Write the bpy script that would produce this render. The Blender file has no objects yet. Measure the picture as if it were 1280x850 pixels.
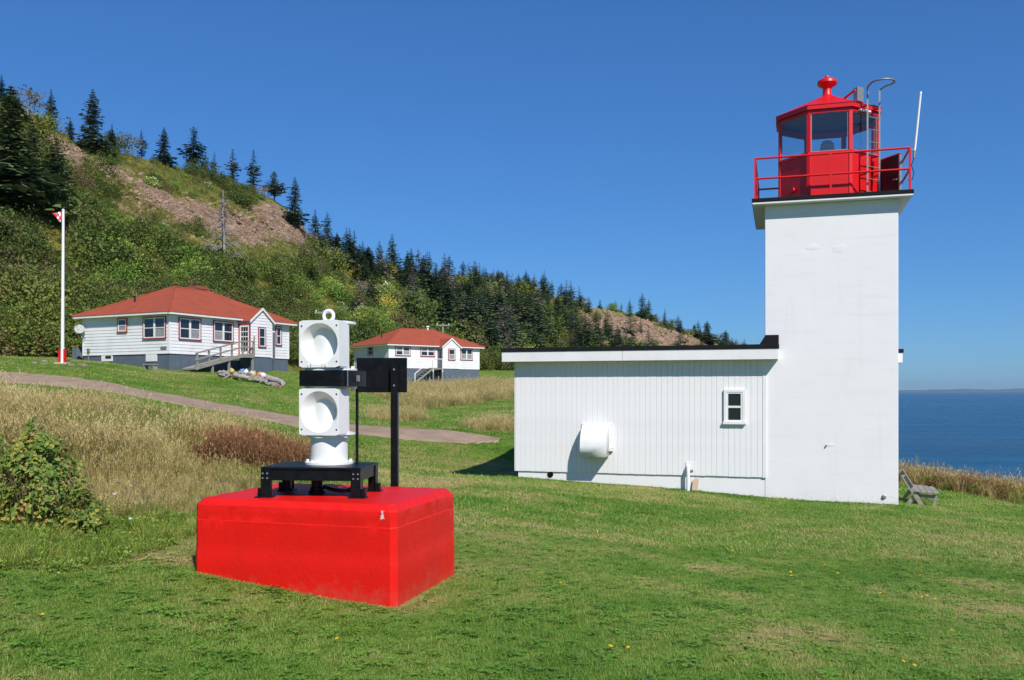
import bpy, bmesh, math, random
import numpy as np
from mathutils import Vector, Matrix, noise as mnoise

rnd = random.Random(7)
rng = np.random.default_rng(7)
SC = bpy.context.scene
COL = SC.collection
R = math.radians

# ------------------------------------------------------------------ camera
FPX, CX, HY = 1120.0, 640.0, 489.0        # focal length, principal column and horizon row in photo pixels
E = 20.0                                  # eye height above the sea
cam_d = bpy.data.cameras.new('camera')
cam_d.sensor_width = 36.0
cam_d.lens = 36.0 * FPX / 1280.0
cam_d.shift_y = (HY - 425.0) / 1280.0
cam_d.clip_start = 0.1
cam_d.clip_end = 120000.0
cam = bpy.data.objects.new('camera', cam_d)
cam.location = (0, 0, E)
cam.rotation_euler = (R(90), 0, 0)
COL.objects.link(cam)
SC.camera = cam

# ------------------------------------------------------------------ sky, sun, exposure
SUN_EL, SUN_AZ = R(42), R(24)             # azimuth: to the right of straight behind the camera
SUN = Vector((math.sin(SUN_AZ) * math.cos(SUN_EL), -math.cos(SUN_AZ) * math.cos(SUN_EL), math.sin(SUN_EL)))
world = bpy.data.worlds.new('World')
SC.world = world
world.use_nodes = True
wn = world.node_tree
wn.nodes.clear()
w_out = wn.nodes.new('ShaderNodeOutputWorld')
w_bg = wn.nodes.new('ShaderNodeBackground')
w_sky = wn.nodes.new('ShaderNodeTexSky')
w_sky.sky_type = 'NISHITA'
w_sky.sun_disc = False
w_sky.sun_elevation = SUN_EL
w_sky.sun_rotation = R(180) - SUN_AZ
w_sky.altitude = 0
w_sky.air_density = 1.0
w_sky.dust_density = 0.0
w_sky.ozone_density = 6.0
w_hsv = wn.nodes.new('ShaderNodeHueSaturation')
w_hsv.inputs['Saturation'].default_value = 1.16
w_gam = wn.nodes.new('ShaderNodeGamma')
w_gam.inputs['Gamma'].default_value = 0.7
w_mul = wn.nodes.new('ShaderNodeMix')
w_mul.data_type = 'RGBA'; w_mul.blend_type = 'MULTIPLY'
w_mul.inputs[0].default_value = 1.0
w_mul.inputs[7].default_value = (0.606, 1.128, 1.767, 1.0)
w_bg.inputs['Strength'].default_value = 0.105
wn.links.new(w_sky.outputs[0], w_gam.inputs['Color'])
wn.links.new(w_gam.outputs[0], w_hsv.inputs['Color'])
wn.links.new(w_hsv.outputs[0], w_mul.inputs[6])
w_tc = wn.nodes.new('ShaderNodeTexCoord')
w_sep = wn.nodes.new('ShaderNodeSeparateXYZ'); wn.links.new(w_tc.outputs['Generated'], w_sep.inputs[0])
w_map = wn.nodes.new('ShaderNodeMapping'); w_map.inputs['Scale'].default_value = (5.0, 5.0, 95.0)
wn.links.new(w_tc.outputs['Generated'], w_map.inputs['Vector'])
w_nz = wn.nodes.new('ShaderNodeTexNoise'); w_nz.inputs['Scale'].default_value = 1.3; w_nz.inputs['Detail'].default_value = 5.0; w_nz.inputs['Roughness'].default_value = 0.6
wn.links.new(w_map.outputs[0], w_nz.inputs['Vector'])
w_r1 = wn.nodes.new('ShaderNodeValToRGB'); w_r1.color_ramp.elements[0].position = 0.52; w_r1.color_ramp.elements[1].position = 0.75
wn.links.new(w_nz.outputs['Fac'], w_r1.inputs['Fac'])
w_r2 = wn.nodes.new('ShaderNodeValToRGB')
e_ = w_r2.color_ramp.elements; e_[0].position = 0.004; e_[0].color = (0, 0, 0, 1); e_[1].position = 0.016; e_[1].color = (1, 1, 1, 1)
x_ = e_.new(0.030); x_.color = (0.8, 0.8, 0.8, 1); x_ = e_.new(0.055); x_.color = (0, 0, 0, 1)
wn.links.new(w_sep.outputs['Z'], w_r2.inputs['Fac'])
w_m = wn.nodes.new('ShaderNodeMath'); w_m.operation = 'MULTIPLY'
wn.links.new(w_r1.outputs[0], w_m.inputs[0]); wn.links.new(w_r2.outputs[0], w_m.inputs[1])
w_m2 = wn.nodes.new('ShaderNodeMath'); w_m2.operation = 'MULTIPLY'; w_m2.inputs[1].default_value = 0.28
wn.links.new(w_m.outputs[0], w_m2.inputs[0])
w_cl = wn.nodes.new('ShaderNodeMix'); w_cl.data_type = 'RGBA'; w_cl.inputs[7].default_value = (1.9, 3.0, 4.9, 1.0)
wn.links.new(w_m2.outputs[0], w_cl.inputs[0]); wn.links.new(w_mul.outputs[2], w_cl.inputs[6])
wn.links.new(w_cl.outputs[2], w_bg.inputs['Color'])
wn.links.new(w_bg.outputs[0], w_out.inputs['Surface'])

sun_d = bpy.data.lights.new('sun', 'SUN')
sun_d.energy = 5.0
sun_d.angle = R(0.53)
sun_d.color = (1.0, 0.95, 0.88)
sun = bpy.data.objects.new('sun', sun_d)
sun.rotation_euler = SUN.to_track_quat('Z', 'Y').to_euler()
sun.location = (10, -20, E + 40)
COL.objects.link(sun)

SC.view_settings.view_transform = 'Standard'
SC.view_settings.look = 'None'
SC.view_settings.gamma = 1.0
SC.view_settings.exposure = 0.0
SC.view_settings.use_curve_mapping = False

# ------------------------------------------------------------------ pixel <-> place helpers
def at(px, py, Y):
    return Vector(((px - CX) / FPX * Y, Y, E + (HY - py) / FPX * Y))

def ray(px, py):
    return Vector(((px - CX) / FPX, 1.0, (HY - py) / FPX))

def on_plane(px, py, o, n):
    d = ray(px, py)
    c = Vector((0, 0, E))
    t = (o - c).dot(n) / d.dot(n)
    return c + d * t

TH = math.atan(336.0 / FPX)               # the tower, the annex and the red block all run parallel
A = Vector((math.cos(TH), -math.sin(TH), 0))
B = Vector((math.sin(TH), math.cos(TH), 0))
P0 = at(1123, 633, 20.0)                  # front right foot of the tower

# ------------------------------------------------------------------ mesh builder
class MB:
    def __init__(self):
        self.v = []; self.f = []; self.mi = []; self.cur = 0
    def add(self, vs, fs):
        b = len(self.v)
        self.v.extend([tuple(p) for p in vs])
        for f in fs:
            self.f.append(tuple(i + b for i in f)); self.mi.append(self.cur)
        return self
    def box(self, x0, x1, y0, y1, z0, z1):
        vs = [(x, y, z) for z in (z0, z1) for y in (y0, y1) for x in (x0, x1)]
        return self.add(vs, [(0,2,3,1),(4,5,7,6),(0,1,5,4),(2,6,7,3),(0,4,6,2),(1,3,7,5)])
    def obox(self, o, u, n, w0, w1, d0, d1, z0, z1):
        o = Vector(o); u = Vector(u); n = Vector(n)
        vs = []
        for z in (z0, z1):
            for d in (d0, d1):
                for w in (w0, w1):
                    vs.append(o + u * w + n * d + Vector((0, 0, z)))
        fs = [(0,2,3,1),(4,5,7,6),(0,1,5,4),(2,6,7,3),(0,4,6,2),(1,3,7,5)]
        if u.cross(n).z < 0: fs = [tuple(reversed(f)) for f in fs]
        return self.add(vs, fs)
    def prism(self, poly, ext):
        """poly: list of 3-D points (a planar loop), ext: extrusion vector"""
        n = len(poly); ext = Vector(ext)
        vs = [Vector(p) for p in poly] + [Vector(p) + ext for p in poly]
        nn = Vector((0, 0, 0))
        for i in range(n):
            nn += Vector(poly[i]).cross(Vector(poly[(i + 1) % n]))
        fs = [tuple(range(n - 1, -1, -1)), tuple(range(n, 2 * n))] + [(i, (i + 1) % n, n + (i + 1) % n, n + i) for i in range(n)]
        if nn.dot(ext) < 0: fs = [tuple(reversed(f)) for f in fs]
        return self.add(vs, fs)
    def cyl(self, p0, p1, r0, r1=None, n=12, cap=True):
        if r1 is None: r1 = r0
        p0 = Vector(p0); p1 = Vector(p1); d = (p1 - p0).normalized()
        u = d.orthogonal().normalized(); w = d.cross(u)
        vs = []
        for p, r in ((p0, r0), (p1, r1)):
            for i in range(n):
                a = 2 * math.pi * i / n
                vs.append(p + (u * math.cos(a) + w * math.sin(a)) * r)
        fs = [(i, (i + 1) % n, n + (i + 1) % n, n + i) for i in range(n)]
        if cap: fs += [tuple(range(n - 1, -1, -1)), tuple(range(n, 2 * n))]
        return self.add(vs, fs)
    def tube(self, pts, r, n=8, closed=False):
        pts = [Vector(p) for p in pts]; m = len(pts)
        rs = r if isinstance(r, (list, tuple)) else [r] * m
        vs = []; ref = None
        for i, p in enumerate(pts):
            if closed: d = pts[(i + 1) % m] - pts[i - 1]
            else: d = pts[min(i + 1, m - 1)] - pts[max(i - 1, 0)]
            d.normalize()
            if ref is None: ref = d.orthogonal().normalized()
            ref = (ref - d * ref.dot(d)).normalized()
            w = d.cross(ref)
            for k in range(n):
                a = 2 * math.pi * k / n
                vs.append(p + (ref * math.cos(a) + w * math.sin(a)) * rs[i])
        fs = []
        for i in range(m if closed else m - 1):
            j = (i + 1) % m
            for k in range(n):
                fs.append((i*n+k, i*n+(k+1) % n, j*n+(k+1) % n, j*n+k))
        if not closed:
            fs += [tuple(range(n - 1, -1, -1)), tuple(range((m - 1) * n, m * n))]
        return self.add(vs, fs)
    def lathe(self, c, prof, n=24, axis='z', cap=True):
        """prof: (radius, height) bottom to top"""
        c = Vector(c); vs = []; m = len(prof)
        for r, h in prof:
            for i in range(n):
                a = 2 * math.pi * i / n
                p = (r * math.cos(a), r * math.sin(a), h)
                if axis == '-y': p = (p[0], -h, p[1])
                vs.append(c + Vector(p))
        fs = []
        for j in range(m - 1):
            for i in range(n):
                fs.append((j*n+i, j*n+(i+1) % n, (j+1)*n+(i+1) % n, (j+1)*n+i))
        if cap: fs += [tuple(range(n - 1, -1, -1)), tuple(range((m - 1) * n, m * n))]
        return self.add(vs, fs)
    def mesh(self, name, mats, smooth=None, bevel=0, seg=1):
        me = bpy.data.meshes.new(name)
        me.from_pydata(self.v, [], self.f)
        if not isinstance(mats, (list, tuple)): mats = [mats]
        for m in mats: me.materials.append(m)
        if len(mats) > 1: me.polygons.foreach_set('material_index', self.mi)
        if bevel:
            bm = bmesh.new(); bm.from_mesh(me)
            bmesh.ops.remove_doubles(bm, verts=bm.verts, dist=1e-5)
            es = [e for e in bm.edges if len(e.link_faces) == 2 and e.calc_face_angle(0) > 0.5]
            bmesh.ops.bevel(bm, geom=es, offset=bevel, segments=seg, affect='EDGES', clamp_overlap=True)
            bm.to_mesh(me); bm.free()
        if smooth:
            me.polygons.foreach_set('use_smooth', [True] * len(me.polygons))
            me.set_sharp_from_angle(angle=R(smooth))
        me.update()
        return me
    def build(self, name, mats, parent=None, smooth=None, bevel=0, seg=1):
        return link(name, self.mesh(name, mats, smooth, bevel, seg), parent)

def link(name, me, parent=None, loc=None):
    o = bpy.data.objects.new(name, me)
    COL.objects.link(o)
    if parent is not None: o.parent = parent
    if loc is not None: o.location = loc
    return o

def tag(o, label=None, cat=None, group=None, kind=None):
    if label: o['label'] = label
    if cat: o['category'] = cat
    if group: o['group'] = group
    if kind: o['kind'] = kind
    return o

def thing(name, label, cat, loc=(0, 0, 0), rz=0.0, group=None):
    o = bpy.data.objects.new(name, None)
    o.empty_display_size = 0.2
    COL.objects.link(o)
    o.location = loc; o.rotation_euler = (0, 0, rz)
    return tag(o, label, cat, group)

# ------------------------------------------------------------------ materials
def N(nt, t, **kw):
    n = nt.nodes.new(t)
    for k, v in kw.items():
        if k in n.inputs: n.inputs[k].default_value = v
        else: setattr(n, k, v)
    return n

def c4(c): return (c[0], c[1], c[2], 1.0)

def noise_node(nt, scale, detail=4.0, rough=0.55, vec=None, obj=True):
    n = N(nt, 'ShaderNodeTexNoise')
    n.inputs['Scale'].default_value = scale
    n.inputs['Detail'].default_value = detail
    n.inputs['Roughness'].default_value = rough
    if vec is None:
        vec = N(nt, 'ShaderNodeTexCoord').outputs['Object'] if obj else N(nt, 'ShaderNodeNewGeometry').outputs['Position']
    nt.links.new(vec, n.inputs['Vector'])
    return n

def ramp(nt, fac, stops):
    r = N(nt, 'ShaderNodeValToRGB')
    el = r.color_ramp.elements
    while len(el) > 1: el.remove(el[-1])
    el[0].position = stops[0][0]; el[0].color = c4(stops[0][1])
    for p, c in stops[1:]:
        e = el.new(p); e.color = c4(c)
    if fac is not None: nt.links.new(fac, r.inputs['Fac'])
    return r

def mixc(nt, fac, a, b, mode='MIX'):
    m = N(nt, 'ShaderNodeMix', data_type='RGBA', blend_type=mode)
    for s, v in ((m.inputs[0], fac), (m.inputs[6], a), (m.inputs[7], b)):
        if hasattr(v, 'is_output'): nt.links.new(v, s)
        elif isinstance(v, (int, float)): s.default_value = v
        else: s.default_value = c4(v)
    return m.outputs[2]

def mth(nt, op, a, b=None, clamp=False):
    m = N(nt, 'ShaderNodeMath', operation=op, use_clamp=clamp)
    for s, v in ((m.inputs[0], a), (m.inputs[1], b)):
        if v is None: continue
        if hasattr(v, 'is_output'): nt.links.new(v, s)
        else: s.default_value = v
    return m.outputs[0]

def bumpn(nt, h, strength, dist=0.02, prev=None):
    b = N(nt, 'ShaderNodeBump')
    b.inputs['Strength'].default_value = strength
    b.inputs['Distance'].default_value = dist
    nt.links.new(h, b.inputs['Height'])
    if prev is not None: nt.links.new(prev, b.inputs['Normal'])
    return b.outputs[0]

MATS = {}
def newmat(name):
    m = bpy.data.materials.new(name); m.use_nodes = True
    MATS[name] = m
    return m, m.node_tree, m.node_tree.nodes['Principled BSDF']

def paint(name, c, c2=None, scale=3.0, rough=0.5, metal=0.0, spec=0.5, bump=(40, 0.15, 0.004), lo=0.35, hi=0.7, detail=5, obj=True, stretch=None):
    """two-tone surface with grain; c2 = the worn or dirty tone"""
    m, nt, p = newmat(name)
    vec = None
    if stretch:
        mp = N(nt, 'ShaderNodeMapping'); mp.inputs['Scale'].default_value = stretch
        nt.links.new(N(nt, 'ShaderNodeTexCoord').outputs['Object'], mp.inputs['Vector']); vec = mp.outputs[0]
    if c2 is None: c2 = tuple(x * 0.82 for x in c)
    n = noise_node(nt, scale, detail, 0.6, vec, obj)
    r = ramp(nt, n.outputs['Fac'], [(lo, c), (hi, c2)])
    nt.links.new(r.outputs[0], p.inputs['Base Color'])
    rr = mth(nt, 'MULTIPLY_ADD', n.outputs['Fac'], 0.25); rr.node.inputs[2].default_value = max(rough - 0.12, 0.02)
    nt.links.new(rr, p.inputs['Roughness'])
    p.inputs['Metallic'].default_value = metal
    p.inputs['Specular IOR Level'].default_value = spec
    if bump:
        b = noise_node(nt, bump[0], 4, 0.6, vec, obj)
        nt.links.new(bumpn(nt, b.outputs['Fac'], bump[1], bump[2]), p.inputs['Normal'])
    return m

def leafmat(name, stops, transl=0.3, wscale=0.25, wt=(0.45, 0.35, 0.2), gloss=0.25):
    m, nt, p = newmat(name)
    at_ = N(nt, 'ShaderNodeAttribute', attribute_name='tint')
    nz = noise_node(nt, wscale, 4, 0.6, None, False)
    oi = N(nt, 'ShaderNodeObjectInfo')
    f = mth(nt, 'MULTIPLY', at_.outputs['Fac'], wt[0])
    n2 = mth(nt, 'MULTIPLY', mth(nt, 'MULTIPLY_ADD', nz.outputs['Fac'], 2.2), wt[1])
    n2.node.inputs[0].links[0].from_node.inputs[2].default_value = -0.6
    f = mth(nt, 'ADD', f, n2)
    f = mth(nt, 'ADD', f, mth(nt, 'MULTIPLY', oi.outputs['Random'], wt[2]), True)
    r = ramp(nt, f, stops)
    nt.links.new(r.outputs[0], p.inputs['Base Color'])
    p.inputs['Roughness'].default_value = 0.6
    p.inputs['Specular IOR Level'].default_value = gloss
    tr = N(nt, 'ShaderNodeBsdfTranslucent')
    nt.links.new(r.outputs[0], tr.inputs['Color'])
    mx = N(nt, 'ShaderNodeMixShader'); mx.inputs[0].default_value = transl
    out = nt.nodes['Material Output']
    nt.links.new(p.outputs[0], mx.inputs[1]); nt.links.new(tr.outputs[0], mx.inputs[2])
    nt.links.new(mx.outputs[0], out.inputs['Surface'])
    return m

def glassmat(name, tint, refl=1.0):
    m, nt, p = newmat(name)
    tr = N(nt, 'ShaderNodeBsdfTransparent'); tr.inputs['Color'].default_value = c4(tint)
    gl = N(nt, 'ShaderNodeBsdfGlossy'); gl.inputs['Roughness'].default_value = 0.01
    lw = N(nt, 'ShaderNodeLayerWeight'); lw.inputs['Blend'].default_value = 0.5
    f = mth(nt, 'MULTIPLY', mth(nt, 'POWER', lw.outputs['Facing'], 4.0), 0.7)
    f = mth(nt, 'ADD', f, 0.05 * refl, True)
    mx = N(nt, 'ShaderNodeMixShader')
    nt.links.new(f, mx.inputs[0]); nt.links.new(tr.outputs[0], mx.inputs[1]); nt.links.new(gl.outputs[0], mx.inputs[2])
    nt.links.new(mx.outputs[0], nt.nodes['Material Output'].inputs['Surface'])
    return m

M_WHITE = paint('white_paint', (0.81, 0.795, 0.79), (0.73, 0.715, 0.70), 2.0, 0.5, bump=(30, 0.1, 0.003))
M_WHITE_G = paint('white_gloss_metal', (0.83, 0.83, 0.82), (0.76, 0.76, 0.74), 6.0, 0.32, bump=(90, 0.1, 0.002))
M_BLACK = paint('black_paint', (0.004, 0.0045, 0.006), (0.008, 0.009, 0.010), 14.0, 0.38, spec=0.22, bump=(70, 0.25, 0.003))
M_BLACK_ROOF = paint('black_roofing', (0.007, 0.0075, 0.009), (0.013, 0.013, 0.015), 6.0, 0.8, spec=0.2, bump=(60, 0.5, 0.01))
M_REDMETAL = paint('red_metal', (0.72, 0.007, 0.008), (0.62, 0.007, 0.008), 5.0, 0.38, bump=(40, 0.12, 0.003))
M_GALV = paint('galvanised_steel', (0.36, 0.36, 0.35), (0.26, 0.25, 0.24), 12.0, 0.5, 0.6)
M_DARK = paint('dark_panel', (0.010, 0.014, 0.020), (0.02, 0.026, 0.034), 3.0, 0.35, spec=0.3)
M_GREYWOOD = paint('weathered_wood', (0.33, 0.31, 0.27), (0.20, 0.185, 0.16), 3.0, 0.85, spec=0.2, bump=(30, 0.4, 0.006), stretch=(1, 1, 6))
M_SLATE = paint('foundation_blue_grey', (0.105, 0.135, 0.175), (0.085, 0.11, 0.145), 2.0, 0.7, bump=(30, 0.25, 0.006))
M_SHINGLE = paint('red_shingle', (0.37, 0.083, 0.043), (0.30, 0.068, 0.038), 1.2, 0.9, spec=0.2, bump=(9, 0.5, 0.02), detail=8)
M_TRIM = paint('red_trim', (0.36, 0.02, 0.03), (0.28, 0.02, 0.03), 3.0, 0.5)
M_BRICK = paint('chimney_brick', (0.30, 0.09, 0.055), (0.20, 0.07, 0.05), 9.0, 0.9)
M_SIDING = paint('white_siding', (0.80, 0.788, 0.785), (0.66, 0.65, 0.64), 0.9, 0.6, lo=0.45, hi=0.8, detail=7)
M_BLIND = paint('window_blind', (0.30, 0.31, 0.30), (0.22, 0.23, 0.23), 3.0, 0.7)
M_GLASSDARK, _nt, _p = newmat('window_glass_dark')
_p.inputs['Base Color'].default_value = (0.012, 0.016, 0.022, 1); _p.inputs['Roughness'].default_value = 0.06
_p.inputs['Specular IOR Level'].default_value = 0.9
M_GLASS = glassmat('lantern_glass', (0.88, 0.93, 0.95), 2.6)
M_YELLOW = paint('yellow_plastic', (0.55, 0.40, 0.02), rough=0.5)
M_GREYPLASTIC = paint('grey_plastic', (0.16, 0.19, 0.23), rough=0.6)
M_STONE = paint('stone', (0.36, 0.33, 0.29), (0.22, 0.19, 0.16), 4.0, 0.9, spec=0.2, bump=(8, 0.6, 0.03))
M_STONE_RED = paint('stone_reddish', (0.33, 0.21, 0.15), (0.22, 0.14, 0.10), 4.0, 0.9, spec=0.2, bump=(8, 0.6, 0.03))
M_DRIFT = paint('driftwood', (0.46, 0.42, 0.37), (0.31, 0.28, 0.25), 3.0, 0.9, spec=0.2, bump=(12, 0.5, 0.02))
M_BARK = paint('bark', (0.085, 0.065, 0.05), (0.13, 0.11, 0.09), 6.0, 0.95, spec=0.1, bump=(20, 0.6, 0.02))
M_DEADWOOD = paint('dead_wood', (0.30, 0.28, 0.25), (0.20, 0.185, 0.17), 5.0, 0.95, spec=0.1)

# whitewashed concrete: faint formwork lines, patched scars
def concrete():
    m, nt, p = newmat('whitewashed_concrete')
    tc = N(nt, 'ShaderNodeTexCoord').outputs['Object']
    n1 = noise_node(nt, 1.3, 6, 0.6, tc); n2 = noise_node(nt, 14, 5, 0.65, tc); n3 = noise_node(nt, 55, 3, 0.6, tc)
    mp = N(nt, 'ShaderNodeMapping'); mp.inputs['Scale'].default_value = (0.5, 0.5, 5.0)
    nt.links.new(tc, mp.inputs['Vector'])
    n4 = noise_node(nt, 1.6, 4, 0.5, mp.outputs[0])
    wv = N(nt, 'ShaderNodeTexWave', wave_type='BANDS', bands_direction='Z', wave_profile='SAW')
    wv.inputs['Scale'].default_value = 0.26; wv.inputs['Distortion'].default_value = 0.25
    wv.inputs['Detail'].default_value = 2.0
    nt.links.new(tc, wv.inputs['Vector'])
    col = ramp(nt, n1.outputs['Fac'], [(0.3, (0.80, 0.783, 0.785)), (0.75, (0.755, 0.742, 0.745))])
    st = ramp(nt, n4.outputs['Fac'], [(0.55, (1, 1, 1)), (0.8, (0.93, 0.935, 0.93))])
    cc = mixc(nt, 1.0, col.outputs[0], st.outputs[0], 'MULTIPLY')
    mv = N(nt, 'ShaderNodeMapping'); mv.inputs['Scale'].default_value = (7.0, 7.0, 0.35); nt.links.new(tc, mv.inputs['Vector'])
    n7 = noise_node(nt, 1.0, 5, 0.6, mv.outputs[0])
    sk = ramp(nt, n7.outputs['Fac'], [(0.58, (0, 0, 0)), (0.8, (1, 1, 1))])
    cc = mixc(nt, mth(nt, 'MULTIPLY', sk.outputs[0], 0.30), cc, (0.60, 0.585, 0.54))
    sz = N(nt, 'ShaderNodeSeparateXYZ'); nt.links.new(tc, sz.inputs[0])
    gl = ramp(nt, mth(nt, 'SUBTRACT', mth(nt, 'MULTIPLY', n2.outputs['Fac'], 0.9), sz.outputs['Z']), [(0.0, (0, 0, 0)), (0.25, (1, 1, 1))])
    cc = mixc(nt, mth(nt, 'MULTIPLY', gl.outputs[0], 0.35), cc, (0.42, 0.44, 0.33))
    nt.links.new(cc, p.inputs['Base Color'])
    p.inputs['Roughness'].default_value = 0.55
    p.inputs['Specular IOR Level'].default_value = 0.35
    b = bumpn(nt, n3.outputs['Fac'], 0.10, 0.004)
    b = bumpn(nt, n2.outputs['Fac'], 0.16, 0.010, b)
    b = bumpn(nt, wv.outputs['Fac'], 0.25, 0.010, b)
    nt.links.new(b, p.inputs['Normal'])
    return m
M_CONCRETE = concrete()

def red_block_mat():
    m, nt, p = newmat('red_painted_concrete')
    tc = N(nt, 'ShaderNodeTexCoord').outputs['Object']
    n1 = noise_node(nt, 2.0, 6, 0.6, tc); n2 = noise_node(nt, 26, 6, 0.7, tc); n3 = noise_node(nt, 90, 3, 0.6, tc)
    vo = N(nt, 'ShaderNodeTexVoronoi'); vo.inputs['Scale'].default_value = 26
    nt.links.new(tc, vo.inputs['Vector'])
    pits = ramp(nt, vo.outputs['Distance'], [(0.0, (0, 0, 0)), (0.16, (1, 1, 1))])
    col = ramp(nt, n1.outputs['Fac'], [(0.3, (0.79, 0.009, 0.005)), (0.72, (0.66, 0.010, 0.006))])
    # dusty scuffs and a few pale chips
    sc = ramp(nt, n2.outputs['Fac'], [(0.66, (0, 0, 0)), (0.75, (1, 1, 1))])
    c2 = mixc(nt, mth(nt, 'MULTIPLY', sc.outputs[0], 0.25), col.outputs[0], (0.70, 0.10, 0.08))
    # the pale chip on the upper corner
    sx = N(nt, 'ShaderNodeSeparateXYZ'); nt.links.new(tc, sx.inputs[0])
    n5 = noise_node(nt, 7, 6, 0.7, tc)
    low = mth(nt, 'SUBTRACT', mth(nt, 'MULTIPLY', n5.outputs['Fac'], 0.62), sx.outputs['Z'])
    lowf = ramp(nt, low, [(0.0, (0, 0, 0)), (0.16, (1, 1, 1))])
    c2 = mixc(nt, mth(nt, 'MULTIPLY', lowf.outputs[0], 0.5), c2, (0.52, 0.085, 0.055))
    n6 = noise_node(nt, 60, 2, 0.5, tc)
    fl = ramp(nt, n6.outputs['Fac'], [(0.73, (0, 0, 0)), (0.75, (1, 1, 1))])
    c2 = mixc(nt, mth(nt, 'MULTIPLY', fl.outputs[0], 0.8), c2, (0.20, 0.01, 0.008))
    ge = N(nt, 'ShaderNodeVectorMath', operation='DISTANCE')
    mp = N(nt, 'ShaderNodeMapping'); mp.inputs['Scale'].default_value = (1.0, 1.0, 0.6)
    nt.links.new(tc, mp.inputs['Vector'])
    nt.links.new(mp.outputs[0], ge.inputs[0]); ge.inputs[1].default_value = (-0.06, -0.045, 0.6 * 0.90)
    dd = mth(nt, 'ADD', ge.outputs['Value'], mth(nt, 'MULTIPLY', n2.outputs['Fac'], 0.16))
    chip = mth(nt, 'LESS_THAN', dd, 0.092)
    c3 = mixc(nt, chip, c2, (0.62, 0.58, 0.55))
    nt.links.new(c3, p.inputs['Base Color'])
    p.inputs['Roughness'].default_value = 0.45
    p.inputs['Specular IOR Level'].default_value = 0.28
    b = bumpn(nt, n3.outputs['Fac'], 0.3, 0.005)
    b = bumpn(nt, n2.outputs['Fac'], 0.36, 0.012, b)
    b = bumpn(nt, pits.outputs[0], 0.25, 0.004, b)
    nt.links.new(b, p.inputs['Normal'])
    return m
M_REDBLOCK = red_block_mat()

# ------------------------------------------------------------------ terrain
# red block: the top face is 0.91 below the eye
D_TOP = 0.91
T0 = Vector((-0.962, 7.18, 0))            # near corner of its top
def blockp(p, q):                         # p to the left along the front, q away from the camera
    return T0 - A * p + B * q

CTRL = []
def cp(px, py, Y): v = at(px, py, Y); CTRL.append((v.x, v.y, v.z - E))
def ch(x, y, h): CTRL.append((x, y, h))
def cph(px, Y, h): CTRL.append(((px - CX) / FPX * Y, Y, h))
for c in [(0,0,-1.65),(-5,0,-1.38),(5,0,-1.85),(0,-15,-1.5),(13,-10,-2.3),(-15,-10,-0.6),(-30,-20,0.3),(-9,4,-1.05)]: ch(*c)
cph(640, 5.2, -1.68); cph(1280, 6.0, -1.95); cph(0, 5.0, -1.50)
cp(493, 767, 7.0); cp(243, 722, 7.5); cp(565, 724, 8.25)
cph(60, 8.4, -1.36); cph(-100, 8.5, -1.15)
cph(900, 10, -2.02); cph(1280, 12, -2.38); cph(900, 15, -2.36)
cp(1123, 632, 20.0); cp(957, 623, 20.8); cp(800, 609, 21.7); cp(645, 597, 22.6)
cp(1160, 634, 21.0); cp(1280, 622, 25.0); cp(1135, 602, 29.0)
cph(570, 20.5, -1.98); cph(500, 18, -1.80); cph(420, 14, -1.60)
cph(600, 26.5, -2.44); cph(640, 29.6, -2.32); cph(565, 29.2, -2.12); cph(520, 25.5, -2.22); cph(720, 27, -2.4); cph(900, 27, -2.6)
cph(350, 15.5, -1.33); cph(100, 14, -0.92); cph(200, 24, -0.85); cph(0, 25, -0.25); cph(330, 26, -1.32)
cp(0, 473, 42); cp(150, 487, 39); cp(300, 515, 35.5); cp(400, 532, 33.8); cp(480, 540, 33.0); cp(560, 545, 32.5); cp(640, 549, 32)
cp(560, 522, 44); cp(560, 503, 64); cp(540, 483, 84); cp(598, 477, 98); cp(440, 476, 93); cp(470, 512, 50)
cp(640, 512, 50); cp(640, 500, 62); cp(640, 480, 90)
cp(208, 463, 55); cp(98, 451, 59); cp(360, 464, 65); cp(78, 453, 48); cp(0, 450, 50); cp(150, 462, 50)
cp(200, 478, 46); cp(330, 492, 46); cp(420, 500, 50); cp(300, 472, 54); cp(330, 482, 50); cp(280, 468, 56)
cph(-200, 50, 2.4); cph(-300, 35, 0.6); cph(-200, 22, 0.2)
cph(230, 76, 2.9); cph(0, 68, 2.6); cph(520, 112, 2.2); cph(430, 100, 2.0)
cph(900, 60, -2.0); cph(900, 110, -0.5); cph(800, 230, 3.0); cph(950, 360, 2.0); cph(640, 135, 3.2); cph(760, 60, -1.2)
CT = np.array(CTRL)

def warp(x, y):
    return x / np.sqrt(y * y + 64.0) * 2.0, np.arcsinh(y / 8.0)
def tps_k(r2): return 0.5 * r2 * np.log(r2 + 1e-9)
_u, _v = warp(CT[:, 0], CT[:, 1])
_n = len(CT)
_K = tps_k((_u[:, None] - _u[None]) ** 2 + (_v[:, None] - _v[None]) ** 2) + np.eye(_n) * 0.004
_Pm = np.stack([np.ones(_n), _u, _v], 1)
_sol = np.linalg.solve(np.block([[_K, _Pm], [_Pm.T, np.zeros((3, 3))]]), np.concatenate([CT[:, 2], np.zeros(3)]))
_w, _a = _sol[:_n], _sol[_n:]

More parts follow.
